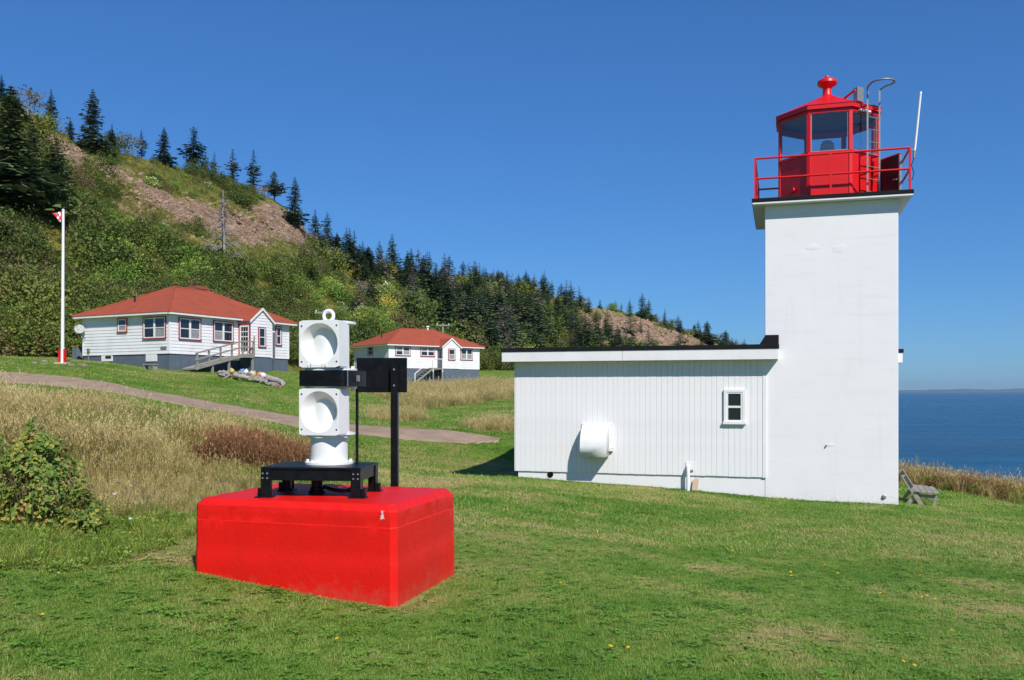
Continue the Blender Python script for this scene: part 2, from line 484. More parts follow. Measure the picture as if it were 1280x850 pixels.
EDGE = np.array([(18, -70), (16.5, -20), (15.8, 5), (15.0, 17), (14.6, 25.5), (13.4, 30.5), (11, 42), (18, 80), (58, 180), (120, 420), (140, 520)], float)
def edge_dist(x, y):
    """distance past the cliff edge, positive on the sea side"""
    best = np.full(x.shape, 1e9); sg = np.zeros(x.shape)
    for i in range(len(EDGE) - 1):
        p, q = EDGE[i], EDGE[i + 1]
        d = q - p; L2 = (d * d).sum()
        t = np.clip(((x - p[0]) * d[0] + (y - p[1]) * d[1]) / L2, 0, 1)
        ex = x - (p[0] + t * d[0]); ey = y - (p[1] + t * d[1])
        dd = np.hypot(ex, ey); s = np.where(d[1] * (x - p[0]) - d[0] * (y - p[1]) > 0, 1.0, -1.0)
        m = dd < best
        best = np.where(m, dd, best); sg = np.where(m, s, sg)
    return best * sg

def gz(x, y):
    """absolute height of the ground"""
    x = np.atleast_1d(np.asarray(x, float)); y = np.atleast_1d(np.asarray(y, float))
    u, v = warp(x, y)
    h = _a[0] + _a[1] * u + _a[2] * v
    for i in range(_n):
        h = h + _w[i] * tps_k((u - _u[i]) ** 2 + (v - _v[i]) ** 2)
    h = np.clip(h, -4.0, 9.0)
    h = h + 0.025 * np.sin(x * 0.9 + 1.3 * np.sin(y * 0.7)) * np.sin(y * 0.8 + 0.6) * np.clip((np.hypot(x, y) - 9) / 8, 0, 1)
    d = np.clip(edge_dist(x, y), 0, None)
    h = h - np.where(d < 3, d * d * 0.18, 1.62 + (d - 3) * 1.4)
    return np.maximum(E + h, -4.0)
def gz1(x, y): return float(gz(x, y)[0])

def ppoly(pts):                            # (photo column, distance) -> ground polygon
    return np.array([((p - CX) / FPX * Y, Y) for p, Y in pts])
def inpoly(poly, x, y):
    c = np.zeros(x.shape, bool); n = len(poly)
    for i in range(n):
        x1, y1 = poly[i]; x2, y2 = poly[(i + 1) % n]
        k = ((y1 > y) != (y2 > y)) & (x < (x2 - x1) * (y - y1) / (y2 - y1 + 1e-12) + x1)
        c ^= k
    return c
DRY_A = ppoly([(-260, 9.0), (60, 9.2), (200, 9.5), (290, 11.8), (365, 14.5), (410, 17.0), (430, 20), (400, 22.5), (300, 23), (200, 23.5), (100, 24.5), (0, 26.5), (-260, 31)])
DRY_B = ppoly([(575, 35.5), (600, 34.2), (700, 34.6), (700, 39), (620, 39)])
DRY_C = ppoly([(455, 63), (520, 52), (560, 56), (600, 60), (655, 70), (680, 95), (600, 92), (505, 79)])
DRY_D = ppoly([(455, 40), (500, 38.5), (535, 40), (520, 47), (470, 48)])

def axis_lines(lo, hi, step, k):
    out = [0.0]; p = 0.0
    while p < hi: p += max(step, k * abs(p)); out.append(p)
    p = 0.0
    while p > lo: p -= max(step, k * abs(p)); out.append(p)
    return np.array(sorted(out))
gx = axis_lines(-190, 190, 0.28, 0.02); gy = axis_lines(-70, 520, 0.26, 0.017)
GX, GY = np.meshgrid(gx, gy)
GZ = gz(GX.ravel(), GY.ravel()).reshape(GX.shape)
nx, ny = len(gx), len(gy)
idx = np.arange(nx * ny).reshape(ny, nx)
quads = np.stack([idx[:-1, :-1], idx[:-1, 1:], idx[1:, 1:], idx[1:, :-1]], -1).reshape(-1, 4)

def grid_mesh(name, verts, quads, mats, attrs=None, smooth=True):
    me = bpy.data.meshes.new(name)
    me.vertices.add(len(verts)); me.vertices.foreach_set('co', np.asarray(verts, np.float32).ravel())
    me.loops.add(quads.size); me.loops.foreach_set('vertex_index', quads.astype(np.int32).ravel())
    me.polygons.add(len(quads))
    me.polygons.foreach_set('loop_start', np.arange(0, quads.size, quads.shape[1], dtype=np.int32))
    me.polygons.foreach_set('use_smooth', np.full(len(quads), smooth))
    for k, v in (attrs or {}).items():
        a = me.attributes.new(k, 'FLOAT', 'POINT'); a.data.foreach_set('value', np.asarray(v, np.float32))
    for m in (mats if isinstance(mats, (list, tuple)) else [mats]):
        if m is not None: me.materials.append(m)
    me.update(calc_edges=True); me.validate()
    return me

def fbm(x, y, scale, seed=0.0, octv=4):
    out = np.empty(len(x))
    for i in range(len(x)):
        out[i] = mnoise.fractal((x[i] * scale + seed, y[i] * scale - seed, seed), 0.9, 2.0, octv)
    return out

_fx, _fy = GX.ravel(), GY.ravel()
dry = (inpoly(DRY_A, _fx, _fy) | inpoly(DRY_B, _fx, _fy) | inpoly(DRY_C, _fx, _fy) | inpoly(DRY_D, _fx, _fy)).astype(float)
_ed = edge_dist(_fx, _fy)
dry = np.maximum(dry, np.clip((_ed + 1.6) / 1.2, 0, 1))
dg = dry.reshape(GX.shape)
for _ in range(2):
    dg = (dg + np.roll(dg, 1, 0) + np.roll(dg, -1, 0) + np.roll(dg, 1, 1) + np.roll(dg, -1, 1)) / 5
wx, wy = (534 - CX) / FPX * 23.0, 23.0        # worn earth by the annex
bare = np.exp(-(((_fx + 2.05) / 0.55) ** 2 + ((_fy - 22.3) / 2.0) ** 2)) * 0.9 + np.exp(-(((_fx - 0.2) / 0.8) ** 2 + ((_fy - 28.0) / 1.0) ** 2)) * 0.75

LAWN_STOPS = [(0.10, (0.055, 0.110, 0.013)), (0.32, (0.098, 0.190, 0.022)), (0.52, (0.145, 0.230, 0.030)), (0.70, (0.195, 0.230, 0.050)), (0.9, (0.30, 0.240, 0.10))]
def lawn_field(nt):
    """shared patchy colour field of the mown lawn, in world position"""
    pos = N(nt, 'ShaderNodeNewGeometry').outputs['Position']
    a = noise_node(nt, 0.16, 3, 0.5, pos); b = noise_node(nt, 0.9, 4, 0.6, pos); c = noise_node(nt, 5.0, 3, 0.6, pos)
    f = mth(nt, 'MULTIPLY', a.outputs['Fac'], 0.75)
    f = mth(nt, 'ADD', f, mth(nt, 'MULTIPLY', b.outputs['Fac'], 0.75))
    f = mth(nt, 'ADD', f, mth(nt, 'MULTIPLY', c.outputs['Fac'], 0.30))
    f = mth(nt, 'ADD', f, 0.01)
    d = noise_node(nt, 0.42, 5, 0.65, pos)
    dr = ramp(nt, d.outputs['Fac'], [(0.50, (0, 0, 0)), (0.68, (1, 1, 1))])
    f = mth(nt, 'ADD', f, mth(nt, 'MULTIPLY', dr.outputs[0], 0.40))
    return f                                  # about 0.55 .. 1.3

def ground_mat():
    m, nt, p = newmat('grassy_ground')
    pos = N(nt, 'ShaderNodeNewGeometry').outputs['Position']
    f = mth(nt, 'ADD', mth(nt, 'MULTIPLY', lawn_field(nt), 1.0), -0.48)
    n = noise_node(nt, 16, 5, 0.7, pos)
    f = mth(nt, 'ADD', f, mth(nt, 'MULTIPLY', mth(nt, 'SUBTRACT', n.outputs['Fac'], 0.5), 0.45), True)
    lawn = ramp(nt, f, LAWN_STOPS)
    n2 = noise_node(nt, 2.2, 6, 0.65, pos)
    dryc = ramp(nt, n2.outputs['Fac'], [(0.25, (0.085, 0.085, 0.03)), (0.5, (0.19, 0.16, 0.075)), (0.75, (0.29, 0.225, 0.12))])
    d = N(nt, 'ShaderNodeAttribute', attribute_name='dry').outputs['Fac']
    n3 = noise_node(nt, 0.5, 5, 0.65, pos)
    d = mth(nt, 'ADD', d, mth(nt, 'MULTIPLY', mth(nt, 'SUBTRACT', n3.outputs['Fac'], 0.52), 0.9), True)
    col = mixc(nt, d, lawn.outputs[0], dryc.outputs[0])
    bz = N(nt, 'ShaderNodeAttribute', attribute_name='bare').outputs['Fac']
    n4 = noise_node(nt, 2.0, 5, 0.7, pos)
    bz = ramp(nt, mth(nt, 'ADD', bz, mth(nt, 'MULTIPLY', mth(nt, 'SUBTRACT', n4.outputs['Fac'], 0.5), 0.9)), [(0.35, (0, 0, 0)), (0.6, (1, 1, 1))])
    soil = ramp(nt, n.outputs['Fac'], [(0.3, (0.17, 0.12, 0.085)), (0.7, (0.25, 0.185, 0.14))])
    col = mixc(nt, bz.outputs[0], col, soil.outputs[0])
    # the bare bluff below the turf edge
    nrm = N(nt, 'ShaderNodeSeparateXYZ'); nt.links.new(N(nt, 'ShaderNodeNewGeometry').outputs['True Normal'], nrm.inputs[0])
    st = ramp(nt, nrm.outputs['Z'], [(0.62, (1, 1, 1)), (0.75, (0, 0, 0))])
    col = mixc(nt, st.outputs[0], col, (0.20, 0.12, 0.085))
    nt.links.new(col, p.inputs['Base Color'])
    p.inputs['Roughness'].default_value = 0.95; p.inputs['Specular IOR Level'].default_value = 0.1
    b = noise_node(nt, 22, 5, 0.75, pos); b2 = noise_node(nt, 3.0, 4, 0.6, pos)
    nb = bumpn(nt, b.outputs['Fac'], 0.9, 0.05)
    nt.links.new(bumpn(nt, b2.outputs['Fac'], 0.4, 0.12, nb), p.inputs['Normal'])
    return m
M_GROUND = ground_mat()
me = grid_mesh('ground', np.stack([_fx, _fy, GZ.ravel()], 1), quads, M_GROUND, {'dry': dg.ravel(), 'bare': bare})
tag(link('ground', me), 'grassy headland of mown lawn and rough grass', kind='structure')

# sea
def sea_mat():
    m, nt, p = newmat('sea_water')
    pos = N(nt, 'ShaderNodeNewGeometry').outputs['Position']
    big = N(nt, 'ShaderNodeMapping'); big.inputs['Scale'].default_value = (0.0022, 0.011, 0.01)
    nt.links.new(pos, big.inputs['Vector'])
    a = noise_node(nt, 1.0, 5, 0.6, big.outputs[0])
    col = ramp(nt, a.outputs['Fac'], [(0.34, (0.004, 0.036, 0.075)), (0.5, (0.010, 0.072, 0.145)), (0.66, (0.020, 0.115, 0.215))])
    nt.links.new(col.outputs[0], p.inputs['Base Color'])
    m2 = N(nt, 'ShaderNodeMapping'); m2.inputs['Scale'].default_value = (0.010, 0.05, 0.01); nt.links.new(pos, m2.inputs['Vector'])
    a2 = noise_node(nt, 1.0, 7, 0.7, m2.outputs[0])
    mu = ramp(nt, a2.outputs['Fac'], [(0.32, (0.55, 0.60, 0.65)), (0.5, (1, 1, 1)), (0.68, (1.6, 1.5, 1.4))])
    nt.links.new(mixc(nt, 1.0, col.outputs[0], mu.outputs[0], 'MULTIPLY'), p.inputs['Base Color'])
    rg = ramp(nt, a.outputs['Fac'], [(0.35, (0.2, 0.2, 0.2)), (0.65, (0.36, 0.36, 0.36))])
    nt.links.new(rg.outputs[0], p.inputs['Roughness'])
    p.inputs['IOR'].default_value = 1.33
    w1 = N(nt, 'ShaderNodeMapping'); w1.inputs['Scale'].default_value = (0.10, 0.22, 0.2); w1.inputs['Rotation'].default_value = (0, 0, 0.5)
    nt.links.new(pos, w1.inputs['Vector'])
    n1 = noise_node(nt, 1.0, 8, 0.68, w1.outputs[0]); n2 = noise_node(nt, 0.012, 5, 0.6, pos)
    b = bumpn(nt, n1.outputs['Fac'], 1.0, 1.6)
    nt.links.new(bumpn(nt, n2.outputs['Fac'], 0.6, 6.0, b), p.inputs['Normal'])
    return m
sx = np.concatenate([-np.geomspace(60000, 40, 40), [0], np.geomspace(40, 60000, 40)])
SX, SY = np.meshgrid(sx, sx); k = len(sx)
idx = np.arange(k * k).reshape(k, k)
sq = np.stack([idx[:-1, :-1], idx[:-1, 1:], idx[1:, 1:], idx[1:, :-1]], -1).reshape(-1, 4)
me = grid_mesh('sea', np.stack([SX.ravel(), SY.ravel(), np.zeros(k * k)], 1), sq, sea_mat())
tag(link('sea', me), 'open blue sea reaching the horizon', kind='structure')

# far shore: low wooded hills across the bay
M_FAR = paint('far_woods', (0.05, 0.07, 0.045), (0.085, 0.085, 0.06), 0.002, 0.95, spec=0.1, bump=None, obj=False)
YS = 26000.0
xs = np.linspace(-9000, 26000, 220)
top = 95 + 55 * np.sin(xs / 3600 + 0.9) + np.array([60 * mnoise.fractal((x / 5200, 3.1, 0), 1, 2, 5) for x in xs]) + 25 * np.array([mnoise.noise((x / 600, 1.7, 0)) for x in xs])
top = np.clip(top * 1.45, 45, None)
vs = []; fs = []
for j, (dy, hh) in enumerate([(0, 0.0), (250, 0.25), (1200, 0.75), (2600, 1.0), (5200, 0.3), (6000, 0.0)]):
    for i, x in enumerate(xs): vs.append((x, YS + dy, hh * top[i] - 2 * (hh == 0)))
k = len(xs)
for j in range(5):
    for i in range(k - 1): fs.append((j*k+i, j*k+i+1, (j+1)*k+i+1, (j+1)*k+i))
me = grid_mesh('far_shore', np.array(vs), np.array(fs), M_FAR)
tag(link('far_shore', me), 'low hazy shore across the bay on the horizon', kind='structure')

# ------------------------------------------------------------------ the hill behind the houses
# columns follow bearings; foot and ridge: (bearing column, foot distance, foot row, ridge distance, ridge row)
HILL = np.array([
 (-420, 62, 446, 100, -120), (-200, 64, 446, 110, 5), (-60, 66, 446, 122, 92), (0, 68, 446, 130, 122), (50, 69, 445, 134, 150), (100, 70, 444, 140, 180),
 (160, 72, 443, 148, 192), (240, 76, 442, 160, 214), (290, 79, 442, 168, 231), (340, 88, 444, 178, 250), (372, 95, 445, 184, 272),
 (390, 100, 446, 190, 300), (430, 106, 448, 200, 326), (500, 116, 452, 222, 348), (550, 124, 455, 240, 351), (600, 132, 456, 258, 352),
 (650, 140, 458, 278, 363), (700, 160, 460, 302, 376), (730, 180, 462, 320, 384), (760, 200, 464, 335, 386), (800, 230, 466, 360, 394),
 (850, 270, 470, 395, 411), (900, 320, 474, 430, 426), (950, 365, 478, 465, 438), (985, 400, 484, 480, 470), (1020, 420, 492, 490, 500)], float)
def hill_cols(s):
    return [np.interp(s, HILL[:, 0], HILL[:, k]) for k in range(1, 5)]
def hill_pt(s, t):
    s = np.atleast_1d(np.asarray(s, float)); t = np.atleast_1d(np.asarray(t, float))
    yf, pf, yr, pr = hill_cols(s)
    zf = (HY - pf) / FPX * yf; zr = (HY - pr) / FPX * yr
    tc = np.clip(t, -1, 1)
    Y = yf + (yr - yf) * t
    Y = np.where(t > 1, yr + (t - 1) * 160, Y)
    prof = np.where(tc > 0, tc * (0.86 + 0.14 * tc), tc)
    Z = zf + (zr - zf) * prof - np.where(t > 1, (t - 1) * 18, 0)
    X = (s - CX) / FPX * Y
    return X, Y, Z + E
def rock_mask(s, py):
    """bare scree and cliff, by bearing and row"""
    def band(pts, w):
        p = np.array(pts, float)
        c = np.interp(s, p[:, 0], p[:, 1]); ww = np.interp(s, p[:, 0], p[:, 2])
        inside = (s > p[0, 0]) & (s < p[-1, 0])
        return np.where(inside, np.clip(1.25 - np.abs(py - c) / ww, 0, 1), 0)
    m = band([(36, 165, 4), (60, 184, 20), (110, 216, 25), (180, 250, 28), (250, 274, 30), (310, 282, 27), (350, 284, 25), (378, 290, 15), (386, 294, 3)], 1)
    m = np.maximum(m, band([(528, 372, 8), (545, 350, 22), (560, 345, 14), (572, 352, 4)], 1) * 0.9)
    m = np.maximum(m, band([(672, 408, 5), (690, 415, 16), (712, 420, 10)], 1))
    m = np.maximum(m, band([(715, 396, 5), (735, 398, 18), (760, 402, 20), (790, 410, 18), (815, 415, 18), (840, 422, 16), (870, 428, 12), (900, 434, 5)], 1))
    return m
cs = np.arange(-420, 1021, 4.0); ts = np.concatenate([np.linspace(-0.12, 1.0, 112), [1.03, 1.07, 1.13, 1.25, 1.5, 1.9]])
HS, HT = np.meshgrid(cs, ts)
hx, hy, hz = hill_pt(HS.ravel(), HT.ravel())
hpy = HY - (hz - E) / hy * FPX
rk = rock_mask(HS.ravel(), hpy)
nb = fbm(hx, hy, 0.035, 3.3, 4); nsm = fbm(hx + hz * 0.6, hy - hz * 0.4, 0.16, 8.1, 4)
tt = HT.ravel()
env = np.clip(tt * 5, 0, 1)
edge_t = np.clip((1.02 - tt) * 6, 0.25, 1)
hz = hz + env * (nb * 1.4 * edge_t + nsm * 0.45 * edge_t)
rg_ = np.abs(nsm)
nfi = fbm(hx * 1.0 + hz, hy - hz, 0.45, 2.2, 5)
hy = hy + rk * env * ((rg_ * 2.6 - 0.6) * 1.6 + nfi * 1.1)
hz = hz + rk * env * ((0.5 - rg_) * 0.9 + nfi * 0.7)
rk2 = np.clip(rk * 1.15 + (fbm(hx, hy + hz, 0.09, 5.5, 5)) * 1.25 - 0.12, 0, 1) * (rk > 0.02)
k = len(cs); idx = np.arange(len(ts) * k).reshape(len(ts), k)
hq = np.stack([idx[:-1, :-1], idx[:-1, 1:], idx[1:, 1:], idx[1:, :-1]], -1).reshape(-1, 4)

def hill_mat():
    m, nt, p = newmat('hillside')
    pos = N(nt, 'ShaderNodeNewGeometry').outputs['Position']
    a = noise_node(nt, 0.06, 5, 0.6, pos); b = noise_node(nt, 0.8, 5, 0.7, pos)
    f = mth(nt, 'ADD', mth(nt, 'MULTIPLY', a.outputs['Fac'], 0.6), mth(nt, 'MULTIPLY', b.outputs['Fac'], 0.5))
    veg = ramp(nt, f, [(0.36, (0.085, 0.120, 0.024)), (0.46, (0.150, 0.175, 0.036)), (0.56, (0.225, 0.215, 0.052)), (0.68, (0.32, 0.255, 0.10))])
    r1 = noise_node(nt, 0.55, 7, 0.72, pos)
    mp = N(nt, 'ShaderNodeMapping'); mp.inputs['Scale'].default_value = (0.9, 0.9, 2.2); mp.inputs['Rotation'].default_value = (0.5, 0.3, 0.4)
    nt.links.new(pos, mp.inputs['Vector'])
    r2 = noise_node(nt, 0.7, 8, 0.75, mp.outputs[0])
    rc = ramp(nt, r1.outputs['Fac'], [(0.3, (0.15, 0.09, 0.06)), (0.45, (0.31, 0.20, 0.13)), (0.58, (0.43, 0.30, 0.205)), (0.75, (0.50, 0.40, 0.30))])
    vor = N(nt, 'ShaderNodeTexVoronoi', feature='DISTANCE_TO_EDGE'); vor.inputs['Scale'].default_value = 0.9
    nt.links.new(mp.outputs[0], vor.inputs['Vector'])
    rkf = N(nt, 'ShaderNodeAttribute', attribute_name='rock').outputs['Fac']
    rf = ramp(nt, mth(nt, 'ADD', rkf, mth(nt, 'MULTIPLY', mth(nt, 'SUBTRACT', b.outputs['Fac'], 0.5), 0.8)), [(0.38, (0, 0, 0)), (0.56, (1, 1, 1))])
    nt.links.new(mixc(nt, rf.outputs[0], veg.outputs[0], rc.outputs[0]), p.inputs['Base Color'])
    p.inputs['Roughness'].default_value = 0.95; p.inputs['Specular IOR Level'].default_value = 0.1
    bb = bumpn(nt, r2.outputs['Fac'], 1.0, 0.8)
    cr = ramp(nt, vor.outputs['Distance'], [(0.0, (0, 0, 0)), (0.12, (1, 1, 1))])
    b3 = N(nt, 'ShaderNodeBump'); b3.inputs['Distance'].default_value = 0.35
    nt.links.new(mth(nt, 'MULTIPLY', rf.outputs[0], 0.6), b3.inputs['Strength'])
    nt.links.new(cr.outputs[0], b3.inputs['Height']); nt.links.new(bb, b3.inputs['Normal'])
    nt.links.new(b3.outputs[0], p.inputs['Normal'])
    return m
M_HILL = hill_mat()
me = grid_mesh('hill', np.stack([hx, hy, hz], 1), hq, M_HILL, {'rock': rk2})
tag(link('hill', me), 'steep wooded headland with bare reddish scree', kind='structure')
H_Z = hz.reshape(HS.shape); H_X = hx.reshape(HS.shape); H_Y = hy.reshape(HS.shape); H_R = rk2.reshape(HS.shape)

def hill_at(s, py, tmax=1.0):
    """place on the hill seen at a bearing column and row (or on the ridge when the row is higher)"""
    ci = (s - cs[0]) / 4.0; i = int(np.clip(math.floor(ci), 0, len(cs) - 2)); fr = ci - i
    zc = H_Z[:, i] * (1 - fr) + H_Z[:, i + 1] * fr; yc = H_Y[:, i] * (1 - fr) + H_Y[:, i + 1] * fr
    xc = H_X[:, i] * (1 - fr) + H_X[:, i + 1] * fr; rc = H_R[:, i] * (1 - fr) + H_R[:, i + 1] * fr
    pyc = HY - (zc - E) / yc * FPX
    last = int(np.searchsorted(ts, tmax))
    j = 8
    while j < last and pyc[j + 1] > py: j += 1
    if j >= last: return Vector((xc[last], yc[last], zc[last])), rc[last], ts[last]
    w = 0.0 if pyc[j] == pyc[j + 1] else (pyc[j] - py) / (pyc[j] - pyc[j + 1]); w = min(max(w, 0), 1)
    return Vector((xc[j] + (xc[j+1] - xc[j]) * w, yc[j] + (yc[j+1] - yc[j]) * w, zc[j] + (zc[j+1] - zc[j]) * w)), rc[j], ts[j]

# ------------------------------------------------------------------ gravel path
PATH_T = [(-260, 452, 52, 3.4), (-100, 462, 45.5, 3.4), (0, 472.5, 42, 3.4), (100, 482, 40, 3.4), (200, 496, 37.9, 3.4), (300, 515, 35.6, 3.5), (400, 531, 33.9, 3.6), (480, 539, 33.1, 3.7), (540, 543, 32.7, 3.3), (590, 546.5, 32.3, 2.1), (625, 548, 32.1, 0.5)]
pc = np.array([((p - CX) / FPX * Y, Y, w) for p, _, Y, w in PATH_T])
tq = np.linspace(0, len(pc) - 1, 240)
cx_, cy_, cw_ = [np.interp(tq, np.arange(len(pc)), pc[:, j]) for j in range(3)]
kern = np.ones(15) / 15
sm = lambda a: np.concatenate([a[:7], np.convolve(a, kern, 'valid'), a[-7:]])
cx_, cy_ = sm(cx_), sm(cy_)
tx, ty = np.gradient(cx_), np.gradient(cy_); tl = np.hypot(tx, ty); nxn, nyn = -ty / tl, tx / tl
vs = []; W_ = 9
for i in range(240):
    jl = 0.28 * mnoise.fractal((i * 0.23, 0, 0), 1, 2, 4); jr = 0.28 * mnoise.fractal((i * 0.23, 9, 0), 1, 2, 4)
    for j in range(W_):
        u = j / (W_ - 1) * 2 - 1
        off = u * cw_[i] / 2 + (jl if u < 0 else jr) * abs(u)
        x, y = cx_[i] + nxn[i] * off, cy_[i] + nyn[i] * off
        z = 0.045 - (0.10 if abs(u) == 1 else 0.0)
        vs.append((x, y, z))
vs = np.array(vs); vs[:, 2] += gz(vs[:, 0], vs[:, 1])
idx = np.arange(240 * W_).reshape(240, W_)
pq = np.stack([idx[:-1, :-1], idx[:-1, 1:], idx[1:, 1:], idx[1:, :-1]], -1).reshape(-1, 4)
M_PATH = paint('gravel', (0.40, 0.29, 0.205), (0.28, 0.20, 0.14), 1.6, 0.95, spec=0.15, bump=(26, 0.8, 0.03), obj=False, detail=8)
me = grid_mesh('path', vs, pq, M_PATH)
tag(link('path', me), 'reddish gravel path crossing the lawn below the houses', kind='structure')
PATH_XY = np.stack([cx_, cy_, cw_], 1)
def near_path(x, y, margin=0.0):
    m = np.zeros(x.shape, bool)
    for i in range(0, 240, 2):
        m |= np.hypot(x - cx_[i], y - cy_[i]) < cw_[i] / 2 + margin
    return m

# ================================================================== lighthouse
LHZ = gz1(P0.x, P0.y) - 0.25               # local z = 0 a little below the turf
TW = 2.87                                  # tower width
def loc(px, py, yl=0.0):
    """photo point on the local plane y = yl of the tower frame -> (x, z)"""
    w = on_plane(px, py, P0 + B * yl, B) - Vector((P0.x, P0.y, LHZ))
    return w.dot(A), w.z
ez = lambda h: E + h - LHZ                 # height relative to the eye -> local z
SLAB_T = ez(4.435)
lh = thing('lighthouse', 'square white concrete lighthouse tower with red lantern room on top', 'lighthouse', (P0.x, P0.y, LHZ), -TH)
cx, cy = -TW / 2, TW / 2
mb = MB(); mb.box(-TW, 0, 0, TW, -0.6, SLAB_T - 0.13); mb.build('tower_wall', M_CONCRETE, lh, bevel=0.012)
OV = 0.27
mb = MB(); mb.box(-TW - OV, OV, -OV, TW + OV, SLAB_T - 0.128, SLAB_T - 0.09)
gs = mb.build('gallery_slab', M_CONCRETE, lh)
mb = MB(); mb.box(-TW - OV - 0.015, OV + 0.015, -OV - 0.015, TW + OV + 0.015, SLAB_T - 0.088, SLAB_T)
mb.build('slab_edge', M_BLACK_ROOF, gs, bevel=0.008)
# patched scars and stubs on the tower face
def scar(px, py, w, h, seed):
    r_ = random.Random(seed); x, z = loc(px, py)
    pts = []
    n = 16
    for i in range(n):
        a = 2 * math.pi * i / n; k = 0.7 + 0.5 * r_.random()
        pts.append(Vector((x + math.cos(a) * w * k, 0.0, z + math.sin(a) * h * k)))
    mb = MB()
    inner = [Vector((x + (p.x - x) * 0.6, -0.005, z + (p.z - z) * 0.6)) for p in pts]
    outer = [Vector((p.x, -0.001, p.z)) for p in pts]
    mb.add(outer + inner, [((i + 1) % n, i, n + i, n + (i + 1) % n) for i in range(n)] + [tuple(range(2 * n - 1, n - 1, -1))])
    mb.build('plaster_patch', M_CONCRETE, lh, smooth=60)
scar(1050, 310, 0.20, 0.11, 3); scar(1015, 309, 0.15, 0.08, 5); scar(1038, 556, 0.12, 0.05, 8)
x, z = loc(1033, 557)
mb = MB(); mb.cyl((x, 0.01, z), (x, -0.05, z), 0.018, 0.018, 10); mb.build('conduit_stub', M_GALV, lh)
x, z = loc(1105, 621)
mb = MB(); mb.lathe((x, 0, z), [(0.05, 0.0), (0.05, 0.02), (0.032, 0.03), (0.03, 0.05)], 14, '-y'); mb.build('drain_pipe', M_GALV, lh, smooth=40)

# railing: posts and two rails on each side
RI = OV - 0.06; x0r, x1r, y0r, y1r = -TW - RI, RI, -RI, TW + RI
RH = 0.93
for (px_, py_) in [(x0r, y0r), (x1r, y0r), (x0r, y1r), (x1r, y1r), (cx, y0r), (cx, y1r), (x0r, cy), (x1r, cy)]:
    mb = MB(); mb.box(px_ - 0.022, px_ + 0.022, py_ - 0.022, py_ + 0.022, SLAB_T, SLAB_T + RH); mb.box(px_ - 0.05, px_ + 0.05, py_ - 0.05, py_ + 0.05, SLAB_T, SLAB_T + 0.012)
    mb.build('rail_post', M_REDMETAL, lh)
for zr in (RH - 0.001, RH * 0.5):
    for (a_, b_) in [((x0r, y0r), (x1r, y0r)), ((x1r, y0r), (x1r, y1r)), ((x1r, y1r), (x0r, y1r)), ((x0r, y1r), (x0r, y0r))]:
        mb = MB(); mb.cyl((a_[0], a_[1], SLAB_T + zr), (b_[0], b_[1], SLAB_T + zr), 0.024, None, 8)
        mb.build('rail', M_REDMETAL, lh, smooth=50)

# lantern room: octagon, a flat to the front
AP = 1.12
def octv(ap, k, z): # vertex k of an octagon with apothem ap
    r = ap / math.cos(math.pi / 8); a = math.pi / 8 + k * math.pi / 4
    return Vector((cx + r * math.cos(a), cy + r * math.sin(a), z))
ZS, ZG0, ZG1, ZE = SLAB_T, SLAB_T + 1.12, SLAB_T + 2.02, SLAB_T + 2.20
mb = MB()
for k in range(8): mb.prism([octv(AP, k, ZS), octv(AP, k + 1, ZS), octv(AP - 0.05, k + 1, ZS), octv(AP - 0.05, k, ZS)], (0, 0, ZG0 - ZS - 0.055))
lantern = mb.build('lantern_room', M_REDMETAL, lh)
mb = MB()
for k in range(8): mb.prism([octv(AP + 0.02, k, ZG0 - 0.054), octv(AP + 0.02, k + 1, ZG0 - 0.054), octv(AP - 0.07, k + 1, ZG0 - 0.054), octv(AP - 0.07, k, ZG0 - 0.054)], (0, 0, 0.054))
mb.build('sill', M_REDMETAL, lantern)
mb = MB()
for k in range(8): mb.prism([octv(AP + 0.006, k, ZG1), octv(AP + 0.006, k + 1, ZG1), octv(AP - 0.06, k + 1, ZG1), octv(AP - 0.06, k, ZG1)], (0, 0, ZE - ZG1 - 0.05))
mb.build('header', M_REDMETAL, lantern)
for k in range(8):
    v = octv(AP, k, 0); d = (v - Vector((cx, cy, 0))).normalized(); t = Vector((-d.y, d.x, 0))
    mb = MB(); mb.obox(v - d * 0.02, t, d, -0.045, 0.045, -0.045, 0.022, ZS, ZG1)
    mb.build('corner_post', M_REDMETAL, lantern, bevel=0.006)
for k in range(8):
    p, q = octv(AP - 0.028, k, 0), octv(AP - 0.028, k + 1, 0)
    d = (q - p).normalized()
    mb = MB(); a_, b_ = p + d * 0.045, q - d * 0.045
    mb.add([(a_.x, a_.y, ZG0), (b_.x, b_.y, ZG0), (b_.x, b_.y, ZG1), (a_.x, a_.y, ZG1)], [(0, 1, 2, 3)])
    mb.build('glass_pane', M_GLASS, lantern)
    # thin putty frame round the pane
    n_ = Vector((d.y, -d.x, 0)); L_ = (b_ - a_).length
    mb = MB()
    for (w0, w1, z0, z1) in [(0, L_, ZG0, ZG0 + 0.022), (0, L_, ZG1 - 0.022, ZG1), (0, 0.018, ZG0 + 0.022, ZG1 - 0.022), (L_ - 0.018, L_, ZG0 + 0.022, ZG1 - 0.022)]:
        mb.obox(a_, d, n_, w0, w1, 0.002, 0.014, z0, z1)
    mb.build('pane_frame', M_GALV, lantern)
